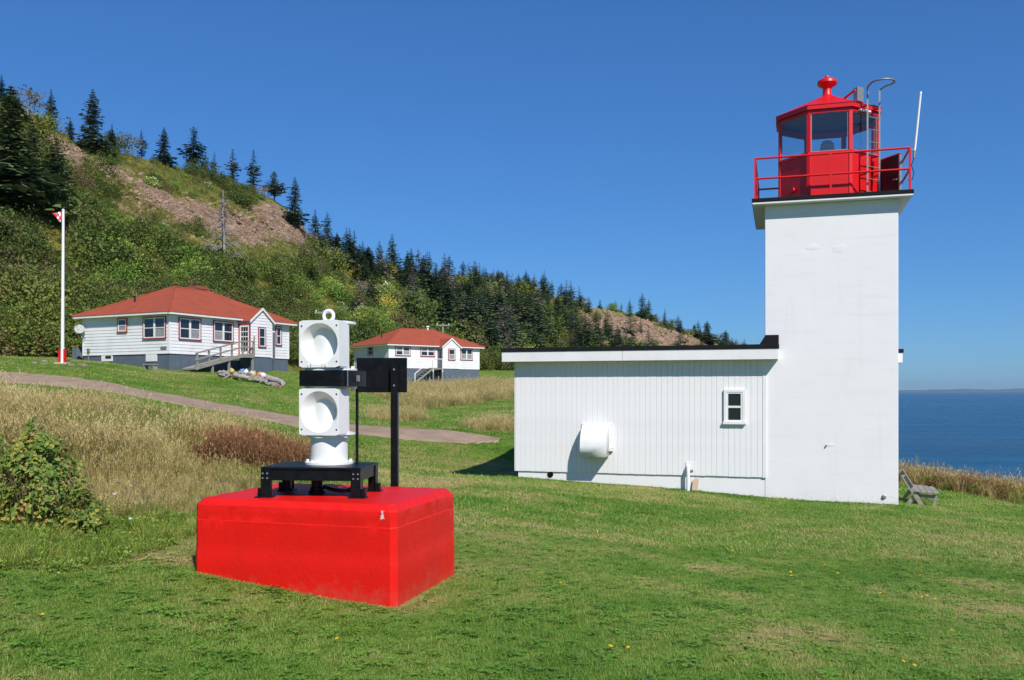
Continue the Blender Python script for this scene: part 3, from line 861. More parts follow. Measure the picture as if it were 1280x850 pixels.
# roof: drip fascia, pyramid, cap and ventilator ball
mb = MB(); AE = AP + 0.06
for k in range(8):
    mb.prism([octv(AE, k, ZE - 0.10), octv(AE, k + 1, ZE - 0.10), octv(AE - 0.03, k + 1, ZE - 0.10), octv(AE - 0.03, k, ZE - 0.10)], (0, 0, 0.10))
ring = lambda ap, z: [octv(ap, k, z) for k in range(8)]
prof = [(AE + 0.012, ZE), (AE * 0.62, ZE + 0.23), (AE * 0.3, ZE + 0.42), (0.19, ZE + 0.50)]
vs = []; fs = []
for ap, z in prof: vs += ring(ap, z)
for j in range(len(prof) - 1):
    for k in range(8): fs.append((j*8+k, j*8+(k+1) % 8, (j+1)*8+(k+1) % 8, (j+1)*8+k))
fs.append(tuple(range(len(prof)*8 - 8, len(prof)*8)))
mb.add(vs, fs)
roof = mb.build('lantern_roof', M_REDMETAL, lantern)
mb = MB(); mb.add(ring(AE - 0.02, ZE - 0.055), [tuple(range(7, -1, -1))]); mb.build('ceiling', paint('lantern_ceiling', (0.085, 0.105, 0.115), (0.06, 0.075, 0.085), 3.0), lantern)
mb = MB(); mb.lathe((cx, cy, ZE + 0.46), [(0.20, 0), (0.13, 0.06), (0.105, 0.12), (0.10, 0.27), (0.20, 0.33), (0.235, 0.38), (0.225, 0.44), (0.14, 0.50), (0.06, 0.53), (0.055, 0.56), (0.02, 0.575)], 24)
mb.build('vent_ball', M_REDMETAL, lantern, smooth=35)
# lens on its pedestal
mb = MB(); mb.lathe((cx, cy, SLAB_T + 0.001), [(0.25, 0), (0.25, 0.05), (0.12, 0.08), (0.12, 0.98), (0.24, 1.0), (0.24, 1.04)], 16); mb.build('lens_pedestal', M_GALV, lantern, smooth=40)
M_LENS, _nt, _p = newmat('lens_glass')
_p.inputs['Base Color'].default_value = (0.78, 0.82, 0.82, 1); _p.inputs['Roughness'].default_value = 0.2; _p.inputs['Transmission Weight'].default_value = 0.1
prof = [(0.22, 0)]
for i in range(9): prof += [(0.235 - 0.009 * i, 0.02 + i * 0.062), (0.215 - 0.011 * i, 0.055 + i * 0.062)]
prof += [(0.10, 0.60), (0.02, 0.62)]
mb = MB(); mb.lathe((cx, cy, SLAB_T + 1.042), prof, 20); mb.build('lens', M_LENS, lantern, smooth=20)
# open hatch door at the right
hx0, hy0 = cx + AP + 0.03, cy - 0.45
d = Vector((0.36, -0.50, 0)).normalized(); n_ = Vector((d.y, -d.x, 0))
mb = MB(); mb.obox((hx0, hy0, 0), d, n_, 0, 0.62, -0.02, 0.02, SLAB_T + 0.04, SLAB_T + 0.96); door = mb.build('hatch_door', M_DARK, lantern)
mb = MB(); mb.obox((hx0, hy0, 0), d, n_, 0, 0.66, -0.03, 0.03, SLAB_T + 0.962, SLAB_T + 0.99); mb.obox((hx0, hy0, 0), d, n_, -0.03, -0.002, -0.03, 0.03, SLAB_T + 0.04, SLAB_T + 0.96)
mb.build('door_frame', M_REDMETAL, door)
mb = MB(); mb.obox((hx0, hy0, 0), d, n_, 0.622, 0.655, -0.03, 0.03, SLAB_T + 0.04, SLAB_T + 0.955); mb.build('door_edge', M_GALV, door)
mb = MB(); mb.cyl(Vector((hx0, hy0, SLAB_T + 0.4)) + d * 0.57 + n_ * 0.02, Vector((hx0, hy0, SLAB_T + 0.4)) + d * 0.57 + n_ * 0.08, 0.02); mb.cyl(Vector((hx0, hy0, SLAB_T + 0.4)) + d * 0.50 + n_ * 0.075, Vector((hx0, hy0, SLAB_T + 0.4)) + d * 0.62 + n_ * 0.075, 0.014)
mb.build('door_latch', M_GALV, door, smooth=40)
# small vent on the shaded lower wall
dl = Vector((-0.7071, -0.7071, 0)); pv = Vector((cx, cy, SLAB_T + 0.33)) + dl * AP
mb = MB(); mb.cyl(pv, pv + dl * 0.05, 0.05, 0.05, 12); mb.cyl(pv + dl * 0.05, pv + dl * 0.06, 0.07, 0.065, 12); mb.build('wall_vent', M_REDMETAL, lantern, smooth=40)
# ladder up the front right flat
dn = Vector((0.7071, -0.7071, 0)); dt = Vector((0.7071, 0.7071, 0))
base = Vector((cx, cy, 0)) + dn * (AP + 0.24)
LT = SLAB_T + 2.52
mb = MB()
for s_ in (-0.2, 0.2):
    p = base + dt * s_
    mb.box(p.x - 0.018, p.x + 0.018, p.y - 0.018, p.y + 0.018, SLAB_T, LT)
ladder = mb.build('ladder', M_GALV, lh)
for i in range(8):
    z = SLAB_T + 0.14 + i * 0.285
    mb = MB(); mb.cyl(base + dt * -0.2 + Vector((0, 0, z)), base + dt * 0.2 + Vector((0, 0, z)), 0.012, None, 8)
    mb.build('rung', M_GALV, ladder, smooth=50)
for z in (SLAB_T + 0.55, SLAB_T + 1.0, SLAB_T + 2.1):
    for s_ in (-0.2, 0.2):
        mb = MB(); mb.obox(base + dt * s_, dt, dn, -0.012, 0.012, -0.24, -0.018, z - 0.02, z + 0.02); mb.build('ladder_bracket', M_REDMETAL, ladder)
pts = [base + dt * -0.2 + Vector((0, 0, LT))]
for i in range(19):
    a = math.pi * (-0.12 + 1.24 * i / 18)
    pts.append(base + dt * (-0.25 * math.cos(a)) + dn * (0.26 * math.sin(a) + 0.24) + Vector((0, 0, LT + 0.06)))
pts.append(base + dt * 0.2 + Vector((0, 0, LT)))
mb = MB(); mb.tube(pts, 0.022, 8); mb.build('handhold_hoop', M_GALV, ladder, smooth=60)
# junction box and bracket beside the ladder head
pb = base + dt * -0.10 - dn * 0.34
mb = MB(); mb.obox(pb, dt, dn, -0.10, 0.10, -0.07, 0.07, ZE + 0.08, ZE + 0.42); mb.build('junction_box', M_GALV, lantern, bevel=0.01)
mb = MB(); mb.tube([pb + dt * -0.10 + Vector((0, 0, ZE + 0.36)), Vector((cx + 0.35, cy - 0.45, ZE + 0.30))], 0.028, 8); mb.build('bracket_arm', M_REDMETAL, lantern)
x, z = pb.x, ZE - 0.06
mb = MB(); q_ = Vector((cx, cy, 0)) + dn * (AP + 0.07); mb.obox(q_, dt, dn, -0.24, 0.10, -0.05, 0.02, ZE - 0.17, ZE - 0.13); mb.build('name_plate', M_WHITE, lantern)
# whip antenna clamped to the railing corner
ab = Vector((x1r + 0.10, y0r + 0.03, SLAB_T + 0.86)); at_ = ab + Vector((0.12, 0.0, 1.24))
mb = MB(); mb.cyl(ab, at_, 0.026, 0.024, 10); mb.cyl(at_, at_ + (at_ - ab).normalized() * 0.05, 0.03, 0.02, 10)
ant = mb.build('antenna', M_WHITE_G, lh, smooth=40)
mb = MB(); mb.cyl(ab - (at_ - ab).normalized() * 0.16, ab, 0.03, None, 10); mb.box(x1r - 0.02, ab.x + 0.03, ab.y - 0.02, ab.y + 0.02, SLAB_T + 0.87, SLAB_T + 0.90); mb.build('antenna_clamp', M_GALV, ant)
pc_ = ab + Vector((-0.015, 0, -0.16))
mb = MB(); mb.tube([pc_, pc_ + Vector((-0.05, 0, -0.15)), pc_ + Vector((0.0, 0, -0.33)), pc_ + Vector((-0.03, 0.02, -0.46)), pc_ + Vector((-0.12, 0.05, -0.48))], 0.008, 6); mb.build('antenna_cable', M_BLACK, ant, smooth=60)

# ================================================================== annex with vertical boards
SB = ez(-2.0)                              # underside of the boards
EB, EW, ET = ez(0.73), ez(0.975), ez(1.075)
FL = -8.90                                 # left end of the front wall
an = thing('fog_signal_building', 'long low white board-clad building with flat black-edged roof beside the lighthouse', 'building', (P0.x, P0.y, LHZ), -TH)
DEP = 6.2
mb = MB(); mb.box(FL + 0.06, -TW - 0.002, 0.004, DEP - 0.06, -0.6, SB + 0.03); mb.box(-TW - 0.002, 0.1, TW + 0.003, DEP - 0.06, -0.6, SB + 0.03)
mb.build('foundation', M_CONCRETE, an)
# core of the walls behind the boards
mb = MB(); mb.box(FL + 0.02, -TW - 0.004, 0.0, DEP, SB + 0.04, EB + 0.1); mb.box(-TW - 0.004, 0.15, TW + 0.004, DEP, SB + 0.04, EB + 0.1)
wall = mb.build('wall', M_WHITE, an)
# front boards: narrow and wide in turn, as tongue-and-groove
wx_, _ = loc(918, 500)
xb = FL - 0.005; i = 0; pat = [0.135, 0.112, 0.15, 0.125, 0.142, 0.118]
brd = random.Random(11); meshes = {}
while xb < -TW - 0.09:
    w = min(pat[i % 6], -TW - 0.03 - xb)
    key = (round(w, 4), i % 3)
    if key not in meshes:
        m_ = MB(); t_ = 0.032 + 0.0015 * (i % 3)
        m_.prism([(0.0015, 0, 0), (w - 0.0015, 0, 0), (w - 0.0015, -t_ + 0.004, 0), (w - 0.006, -t_, 0), (0.006, -t_, 0), (0.0015, -t_ + 0.004, 0)], (0, 0, EB + 0.05 - SB))
        meshes[key] = m_.mesh('board', M_SIDING)
    o = link('board', meshes[key], wall, (xb, -0.002, SB + brd.uniform(-0.004, 0.004)))
    xb += w; i += 1
mb = MB(); mb.box(-TW - 0.045, -TW + 0.03, -0.045, -0.004, SB - 0.01, EB - 0.004); mb.build('corner_trim', M_WHITE, an)
mb = MB(); mb.box(FL - 0.03, FL - 0.007, -0.030, 0.08, SB, EB - 0.004); mb.build('corner_trim', M_WHITE, an)
# roof: fascia boards, soffit and black roofing
FX0, FX1, FY = -9.163, -2.57, -0.36
mb = MB(); mb.box(FX0 + 0.03, FX1 - 0.03, FY + 0.03, -0.003, EB + 0.012, EB + 0.03); mb.build('soffit', M_WHITE, an)
for (xa, xc) in [(FX0, -6.15), (-6.142, FX1)]:
    mb = MB(); mb.box(xa, xc, FY, FY + 0.028, EB, EW + 0.02); mb.build('fascia_board', M_WHITE, an, bevel=0.003)
mb = MB(); mb.box(FX1 - 0.028, FX1 - 0.001, FY + 0.03, -0.012, EB, EW + 0.02); mb.build('fascia_board', M_WHITE, an)
mb = MB(); mb.box(FX0 + 0.001, FX0 + 0.028, FY + 0.03, DEP + 0.3, EB, EW + 0.02); mb.build('fascia_board', M_WHITE, an)
mb = MB(); mb.box(0.45 - 0.028, 0.45, TW + 0.14, DEP + 0.3, EB, EW + 0.02); mb.box(0.004, 0.45 - 0.03, TW + 0.14, TW + 0.168, EB, EW + 0.02); mb.build('fascia_board', M_WHITE, an)
mb = MB(); mb.box(FX0 - 0.02, FX1 + 0.02, FY - 0.025, -0.014, EW, ET); mb.box(FX0 - 0.02, -TW - 0.006, -0.014, DEP + 0.32, EW, ET); mb.box(-TW - 0.006, 0.475, TW + 0.12, DEP + 0.32, EW, ET)
mb.build('roof', M_BLACK_ROOF, an, bevel=0.01)
mb = MB(); mb.prism([(-2.98, -0.012, ET + 0.001), (FX1 + 0.012, -0.012, ET + 0.001), (FX1 + 0.012, -0.012, ET + 0.21), (-2.85, -0.012, ET + 0.21)], (0, -0.34, 0)); mb.build('roof_flashing', M_BLACK_ROOF, an)
# window
def win(parent, o, u, n, w0, w1, z0, z1, trim=None, trim_w=0.07, sash=M_WHITE, split=1, panes=None, depth=0.055, hbar=True, sill=None, case_w=0.055):
    """double-hung window proud of a wall; u along, n outward"""
    o = Vector(o); u = Vector(u); n = Vector(n)
    mb = MB(); tw = trim_w if trim else 0.06
    tm = trim or sash
    for (a_, b_, c_, d_) in [(w0 - tw, w1 + tw, z1, z1 + tw), (w0 - tw, w0, z0, z1), (w1, w1 + tw, z0, z1)]:
        mb.obox(o, u, n, a_, b_, 0.0, depth, c_, d_)
    window = mb.build('window', tm, parent)
    mb = MB(); mb.obox(o, u, n, w0 - tw - 0.02, w1 + tw + 0.02, 0.0, depth + 0.03, z0 - tw, z0 - 0.001); mb.build('sill', sill or tm, window)
    mb = MB()
    wu = (w1 - w0) / split
    zm = (z0 + z1) / 2
    for i in range(split):
        a_, b_ = w0 + i * wu, w0 + (i + 1) * wu
        for (p_, q_, r_, s_, dd) in [(a_, b_, z1 - case_w, z1, depth - 0.012), (a_, b_, z0, z0 + case_w, depth - 0.012), (a_, a_ + case_w, z0 + case_w, z1 - case_w, depth - 0.012), (b_ - case_w, b_, z0 + case_w, z1 - case_w, depth - 0.012)] + ([(a_ + case_w, b_ - case_w, zm - 0.025, zm + 0.025, depth - 0.018)] if hbar else []):
            mb.obox(o, u, n, p_, q_, 0.004, dd, r_, s_)
    mb.build('sash', sash, window)
    for i in range(split):
        a_, b_ = w0 + i * wu + case_w, w0 + (i + 1) * wu - case_w
        for j, (r_, s_) in enumerate(((z0 + case_w, zm - 0.025), (zm + 0.025, z1 - case_w)) if hbar else ((z0 + case_w, z1 - case_w),)):
            m_ = M_GLASSDARK if panes is None or panes[(i * 2 + j) % len(panes)] == 0 else M_BLIND
            mb = MB(); mb.obox(o, u, n, a_, b_, 0.002, 0.012, r_, s_); mb.build('pane', m_, window)
    return window
xw0, zw1 = loc(907.5, 490); xw1, zw0 = loc(929, 527)
win(an, (0, -0.036, 0), (1, 0, 0), (0, -1, 0), xw0 + 0.015, xw1 - 0.015, zw0 + 0.0, zw1 - 0.0, None, depth=0.06, case_w=0.038)
# quarter-round air hood on its back plate
xh0, zt = loc(727.5, 529); xh1, _ = loc(767, 529)
mb = MB(); mb.box(xh0, xh1, -0.065, -0.036, zt - 0.60, zt); plate = mb.build('hood_back_plate', M_WHITE_G, an, bevel=0.004)
ha, hb = xh0 + 0.06, xh1 - 0.10
hr = 0.46; hbz = loc(740, 571, -0.4)[1]
prof = [(0, zt - 0.03)]
for i in range(13):
    a = math.pi / 2 * i / 12
    prof.append((-0.066 - hr * math.sin(a), zt - 0.03 - 0.5 * (1 - math.cos(a))))
prof.append((-0.066 - hr, hbz))
outer = [(y, z) for y, z in prof[1:]]
mb = MB(); n = len(outer)
vs = [(ha, y, z) for y, z in outer] + [(hb, y, z) for y, z in outer]
fs = [(i + 1, i, n + i, n + i + 1) for i in range(n - 1)]
vs += [(ha, -0.066, hbz), (hb, -0.066, hbz)]
fs += [tuple(list(range(n)) + [2 * n]), tuple(list(range(2 * n - 1, n - 1, -1)) + [2 * n + 1])]
mb.add(vs, fs)
hood = mb.build('vent_hood', M_WHITE_G, an, smooth=35)
mod = hood.modifiers.new('sheet', 'SOLIDIFY'); mod.thickness = 0.012; mod.offset = 1
x, z = loc(764, 563)
mb = MB(); mb.box(x - 0.05, x + 0.05, -0.10, -0.037, z - 0.02, z + 0.05); wv_ = mb.build('wall_vent', M_WHITE, an, bevel=0.004)
mb = MB(); mb.box(x - 0.046, x + 0.046, -0.096, -0.04, z - 0.036, z - 0.021); mb.build('vent_grille', M_BLACK, wv_)
# pipe with its plate at the foot of the wall
x, z = loc(862, 590)
mb = MB(); mb.box(x - 0.09, x + 0.10, -0.055, -0.036, z + 0.02, z + 0.24); plate = mb.build('pipe_plate', M_WHITE, an, bevel=0.003)
mb = MB(); zg = gz1(*(P0 + A * x - B * 0.15).xy) - LHZ
mb.tube([(x - 0.02, -0.05, z + 0.14), (x - 0.02, -0.11, z + 0.14), (x - 0.02, -0.15, z + 0.10), (x - 0.02, -0.155, z + 0.0), (x - 0.02, -0.155, zg - 0.1)], 0.042, 12); mb.build('vent_pipe', M_WHITE_G, an, smooth=50)
mb = MB(); mb.box(x + 0.03, x + 0.09, -0.075, -0.056, z + 0.03, z + 0.06); mb.build('tap', M_GALV, plate)
x, z = loc(688, 593)
mb = MB(); mb.lathe((x, 0.004, z), [(0.075, 0.0), (0.075, 0.02), (0.06, 0.022)], 16, '-y'); mb.build('crawlspace_hole', M_BLACK, an)
# offcut of board leaning on the foundation
x, z = loc(869, 606)
pg = P0 + A * x - B * 0.10
mb = MB(); mb.prism([(-0.07, 0, 0), (0.05, 0, 0), (0.09, 0.05, 0.32), (0.02, 0.055, 0.36), (-0.05, 0.05, 0.30)], (0, 0.018, 0))
o = mb.build('wood_offcut', paint('raw_plywood', (0.62, 0.44, 0.33), (0.50, 0.35, 0.26), 4.0, 0.8))
o.location = (pg.x, pg.y, gz1(pg.x, pg.y) - 0.02); o.rotation_euler = (0, 0, -TH)
tag(o, 'pinkish plywood offcut leaning on the white foundation beside the pipe', 'board')

# ================================================================== bench
pb_ = at(1149, 636, 20.9)
bz = gz1(pb_.x, pb_.y)
be = thing('bench', 'weathered grey plank bench on the grass at the tower corner', 'bench', (pb_.x, pb_.y, bz - 0.02), -TH + R(-4))
BL = 1.5
be.scale = (0.86, 1.0, 0.84)
for i, yy in enumerate((0.05, BL - 0.05)):
    mb = MB(); mb.prism([(-0.46, yy, 0.84), (-0.34, yy, 0.87), (0.14, yy, 0.02), (0.02, yy, 0.0)], (0, 0.045, 0)); mb.build('back_leg', M_GREYWOOD, be, bevel=0.004)
    mb = MB(); mb.prism([(-0.36, yy + 0.05, 0.0), (-0.24, yy + 0.05, 0.0), (0.04, yy + 0.05, 0.40), (-0.08, yy + 0.05, 0.42)], (0, 0.045, 0)); mb.build('front_leg', M_GREYWOOD, be, bevel=0.004)
    mb = MB(); mb.prism([(-0.16, yy + 0.10, 0.34), (0.46, yy + 0.10, 0.30), (0.42, yy + 0.10, 0.02), (0.34, yy + 0.10, 0.02), (0.36, yy + 0.10, 0.22), (-0.14, yy + 0.10, 0.26)], (0, 0.045, 0)); mb.build('seat_support', M_GREYWOOD, be, bevel=0.004)
for i in range(4):
    x = -0.10 + i * 0.15
    mb = MB(); mb.box(x, x + 0.135, 0.0, BL, 0.40 - i * 0.012, 0.44 - i * 0.012); mb.build('seat_slat', M_GREYWOOD, be, bevel=0.005)
for i in range(3):
    f = i * 0.125
    p = Vector((-0.335 + f * 0.49, 0, 0.87 - f * 0.87)); d = Vector((0.49, 0, -0.87)); nn = Vector((0.87, 0, 0.49))
    mb = MB(); mb.prism([p, p + d * 0.12, p + d * 0.12 + nn * 0.035, p + nn * 0.035], (0, BL, 0)); mb.build('back_slat', M_GREYWOOD, be, bevel=0.005)

# ================================================================== red block and horn
BW, BD = 1.775, 1.27
bt = E - D_TOP
bzb = min(gz1(*blockp(0, 0).xy), gz1(*blockp(BW, 0).xy), gz1(*blockp(0, BD).xy)) - 0.15
BHt = bt - bzb
mb = MB()
NS = 44                                    # points along each long side
def ring8(off, ch, z):
    x0, x1, y0, y1 = -BW - off, off, -off, BD + off
    c = [(x0 + ch, y0), (x1 - ch, y0), (x1, y0 + ch), (x1, y1 - ch), (x1 - ch, y1), (x0 + ch, y1), (x0, y1 - ch), (x0, y0 + ch)]
    out = []
    for k in range(8):
        p, q = c[k], c[(k + 1) % 8]; m_ = NS if k % 2 == 0 else 2
        for i in range(m_): out.append((p[0] + (q[0] - p[0]) * i / m_, p[1] + (q[1] - p[1]) * i / m_, z))
    return out
lv = [(0.074, 0.05, 0.0)] + [(0.074 - 0.005 * f, 0.05, (BHt - 0.46) * f) for f in (0.25, 0.5, 0.75, 1.0)] + [(0.0675, 0.049, BHt - 0.455), (0.067, 0.049, BHt - 0.36), (0.0665, 0.048, BHt - 0.27), (0.0665, 0.048, BHt - 0.185), (0.0625, 0.046, BHt - 0.178), (0.062, 0.046, BHt - 0.12), (0.062, 0.046, BHt - 0.056), (0.060, 0.046, BHt - 0.052), (0.033, 0.045, BHt - 0.027), (0.005, 0.044, BHt - 0.001), (-0.01, 0.044, BHt)]
vs = []; fs = []; nr = 4 * NS + 8
lv = [(o_ * 0.8, c_, z_) for o_, c_, z_ in lv]
for o_, c_, z_ in lv:
    for (x, y, z) in ring8(o_, c_, z_):
        v = Vector((x, y, z)); top_ = z > BHt - 0.17
        dd = mnoise.noise(v * 1.9) * 0.005 + mnoise.fractal(v * 11, 0.8, 2.0, 4) * (0.006 if top_ else 0.0025)
        nn = Vector((x + BW / 2, (y - BD / 2) * 1.4, 0)).normalized()
        vs.append(v + nn * dd + (Vector((0, 0, dd * 0.8)) if z > BHt - 0.05 else Vector()))
for j in range(len(lv) - 1):
    for k in range(nr): fs.append((j*nr+k, j*nr+(k+1) % nr, (j+1)*nr+(k+1) % nr, (j+1)*nr+k))
fs.append(tuple(range(len(lv)*nr - nr, len(lv)*nr))); fs.append(tuple(range(nr - 1, -1, -1)))
mb.add(vs, fs)
blk = mb.build('concrete_block', M_REDBLOCK, smooth=22)
blk.location = (T0.x, T0.y, bzb); blk.rotation_euler = (0, 0, -TH)
tag(blk, 'large red painted concrete block with chamfered edges carrying the fog horn', 'plinth')

# horn stand (table)
TB = R(6)
tl_ = 0.88; td_ = 0.60; tzh = 0.26
fr = Vector((-1.285, 7.60, 0))
u_ = Vector((math.cos(TB), -math.sin(TB), 0)); v_ = Vector((math.sin(TB), math.cos(TB), 0))
st = thing('steel_stand', 'low black steel table bolted to the top of the red block', 'stand', (fr.x, fr.y, bt), -TB)
mb = MB(); mb.box(-tl_, 0, 0, td_, tzh - 0.022, tzh); mb.build('table_top', M_BLACK, st, bevel=0.004)
mb = MB(); mb.box(-tl_ + 0.01, -0.01, 0.012, 0.03, tzh - 0.115, tzh - 0.0225); mb.box(-tl_ + 0.01, -0.01, td_ - 0.03, td_ - 0.012, tzh - 0.115, tzh - 0.0225)
mb.box(-tl_ + 0.012, -tl_ + 0.03, 0.03, td_ - 0.03, tzh - 0.115, tzh - 0.0225); mb.box(-0.03, -0.012, 0.03, td_ - 0.03, tzh - 0.115, tzh - 0.0225)
mb.build('apron', M_BLACK, st, bevel=0.002)
for (x, y, sx_, sy_) in [(-tl_ + 0.002, 0.002, 1, 1), (-0.002, 0.002, -1, 1), (-tl_ + 0.002, td_ - 0.002, 1, -1), (-0.002, td_ - 0.002, -1, -1)]:
    mb = MB()
    bx = lambda a, b: (min(x + sx_ * a, x + sx_ * b), max(x + sx_ * a, x + sx_ * b)); by = lambda a, b: (min(y + sy_ * a, y + sy_ * b), max(y + sy_ * a, y + sy_ * b))
    mb.box(*bx(0, 0.085), *by(0, 0.0095), 0.008, tzh - 0.023); mb.box(*bx(0, 0.0095), *by(0.0095, 0.085), 0.008, tzh - 0.023)
    mb.box(*bx(0.02, 0.075), *by(0.0095, 0.07), 0.008, tzh - 0.12)
    leg = mb.build('leg', M_BLACK, st)
    mb = MB(); mb.box(*bx(-0.045, 0.10), *by(-0.03, 0.10), -0.004, 0.008); mb.build('foot_plate', M_BLACK, leg, bevel=0.003)
    mb = MB(); mb.box(*bx(-0.035, -0.002), *by(0.02, 0.08), 0.008, 0.075); mb.build('foot_cleat', M_BLACK, leg)
    for bxx in (0.02, 0.06):
        for bzz in (tzh - 0.055, tzh - 0.095):
            xx = x + sx_ * bxx; mb = MB(); mb.cyl((xx, y, bzz), (xx, y - sy_ * 0.010, bzz), 0.008, None, 6); mb.build('bolt', M_GALV, leg)
scx, scy = Vector((-1.64, 8.04, 0)), 0
lc = Vector(((scx - fr).dot(u_), (scx - fr).dot(v_), 0))
mb = MB(); mb.lathe((lc.x - 0.10, lc.y - 0.04, 0.0), [(0.075, -0.002), (0.075, 0.02), (0.062, 0.025), (0.062, 0.05), (0.05, 0.055), (0.05, tzh - 0.0235)], 16); mb.build('centre_column', M_BLACK, st, smooth=30)
mb = MB(); mb.tube([(-0.09, 0.10, tzh - 0.03), (-0.085, 0.10, tzh - 0.12), (-0.095, 0.10, tzh - 0.17), (-0.13, 0.11, tzh - 0.205), (-0.2, 0.13, tzh - 0.215), (-0.30, 0.16, tzh - 0.205), (-0.42, lc.y - 0.08, tzh - 0.20)], 0.017, 8); mb.build('conduit', M_BLACK, st, smooth=60)

# fog horn: two square-mouthed horns on a pipe stack; local frame parallel to the block
HO = scx.copy(); hzb = bt + tzh
hn = thing('fog_horn', 'white two-mouthed fog horn with black middle band on the red block', 'fog horn', (HO.x, HO.y, hzb), -TH)
mb = MB(); mb.lathe((0, 0, 0), [(0.215, 0.001), (0.215, 0.020), (0.165, 0.024), (0.163, 0.235), (0.20, 0.24), (0.20, 0.262)], 40); ped = mb.build('pedestal', M_WHITE_G, hn, smooth=30)
for i in range(8):
    a = 2 * math.pi * (i + 0.5) / 8; mb = MB(); mb.cyl((0.19 * math.cos(a), 0.19 * math.sin(a), 0.02), (0.19 * math.cos(a), 0.19 * math.sin(a), 0.042), 0.014, None, 6); mb.build('bolt', M_WHITE_G, ped)
Z1a, Z1b = 0.262, 0.672                    # lower horn
Z2a, Z2b = 0.856, 1.270                    # upper horn
FRX0, FRX1, FRY = -0.180, 0.210, -0.215
for nm_, za, zb in (('lower', Z1a, Z1b), ('upper', Z2a, Z2b)):
    # vertical housing behind the mouth
    mb = MB(); mb.lathe((0.0, 0.03, 0), [(0.165, za), (0.165, zb)], 36); mb.build('housing', M_WHITE_G, hn, smooth=30)
    # square mouth plate with a flared horn inside
    zc = (za + zb) / 2 + 0.002; xc = (FRX0 + FRX1) / 2; hw = (FRX1 - FRX0) / 2; hh = (zb - za) / 2
    n = 48; rm = hw * 0.93; off = (0.02, 0.012) if nm_ == 'upper' else (0.045, -0.015)
    rings = [(rm, 0.0), (rm * 0.965, 0.006), (rm * 0.90, 0.02), (rm * 0.80, 0.045), (rm * 0.70, 0.07), (rm * 0.60, 0.095), (rm * 0.55, 0.11)]
    if nm_ == 'lower': rings += [(rm * 0.535, 0.113), (rm * 0.52, 0.16), (rm * 0.50, 0.24), (rm * 0.45, 0.28)]
    else: rings = [(rm, 0.0), (rm * 0.97, 0.008), (rm * 0.88, 0.04), (rm * 0.72, 0.10), (rm * 0.55, 0.165), (rm * 0.38, 0.23), (rm * 0.16, 0.305)]
    vs = []; fs = []
    sq = []
    for i in range(n):
        a = 2 * math.pi * i / n; c, s = math.cos(a), math.sin(a); m_ = max(abs(c) / hw, abs(s) / hh)
        sq.append((xc + c / m_, s / m_ + zc))
    for (x, z) in sq: vs.append((x, FRY + 0.03, z))
    for (x, z) in sq: vs.append((x, FRY, z))
    dmax = rings[-1][1]
    for r_, d_ in rings:
        w_ = (d_ / dmax) ** 1.2
        for i in range(n):
            a = 2 * math.pi * i / n
            vs.append((xc + off[0] * w_ + r_ * math.cos(a), FRY + d_, zc + off[1] * w_ + r_ * math.sin(a)))
    nr = len(rings) + 2
    for j in range(nr - 1):
        for i in range(n): fs.append((j*n+i, j*n+(i+1) % n, (j+1)*n+(i+1) % n, (j+1)*n+i))
    fs.append(tuple((nr-1)*n + i for i in range(n)))
    mb = MB(); mb.add(vs, fs); mouth = mb.build('horn_mouth', M_WHITE_G, hn, smooth=35)
    # throat body behind the plate
    mb = MB(); mb.box(xc - hw + 0.008, xc + hw - 0.008, FRY + 0.031, -0.02, za + 0.002, za + 0.012); mb.box(xc - hw + 0.008, xc + hw - 0.008, FRY + 0.031, -0.02, zb - 0.012, zb - 0.002)
    mb.box(xc - hw + 0.004, xc - hw + 0.014, FRY + 0.031, -0.02, za + 0.012, zb - 0.012); mb.box(xc + hw - 0.014, xc + hw - 0.004, FRY + 0.031, -0.02, za + 0.012, zb - 0.012)
    mb.build('mouth_box', M_WHITE_G, mouth)
    for (sx_, sz_) in ((-1, -1), (1, -1), (-1, 1), (1, 1)):
        x, z = xc + sx_ * (hw - 0.025), zc + sz_ * (hh - 0.05)
        mb = MB(); mb.cyl((x, FRY - 0.001, z), (x, FRY + 0.004, z), 0.0085, None, 10); mb.build('bolt_hole', M_BLACK, mouth)
# flanges
for z0, z1, r_ in ((Z1a + 0.001, Z1a + 0.02, 0.225), (Z1b + 0.004, Z1b + 0.022, 0.235), (Z2a - 0.022, Z2a - 0.004, 0.235), (Z2b - 0.020, Z2b + 0.002, 0.225)):
    mb = MB(); mb.lathe((0.0, 0.03, 0), [(r_, z0), (r_, z1)], 36); fl = mb.build('flange', M_WHITE_G, hn, smooth=30)
    if r_ > 0.23:
        up = 1 if z0 > 0.75 else -1
        for i in range(10):
            a = 2 * math.pi * (i + 0.25) / 10; zb_ = z1 if up > 0 else z0
            x, y = 0.205 * math.cos(a), 0.03 + 0.205 * math.sin(a)
            if y < -0.02 and up > 0: continue
            mb = MB(); mb.cyl((x, y, zb_), (x, y, zb_ + up * 0.022), 0.017, None, 6); mb.build('bolt', M_WHITE_G, fl)
for x in (-0.11, 0.0):
    mb = MB(); mb.cyl((x, FRY + 0.05, Z1b + 0.002), (x, FRY + 0.05, Z1b - 0.026), 0.016, None, 8); mb.build('bolt', M_WHITE_G, hn)
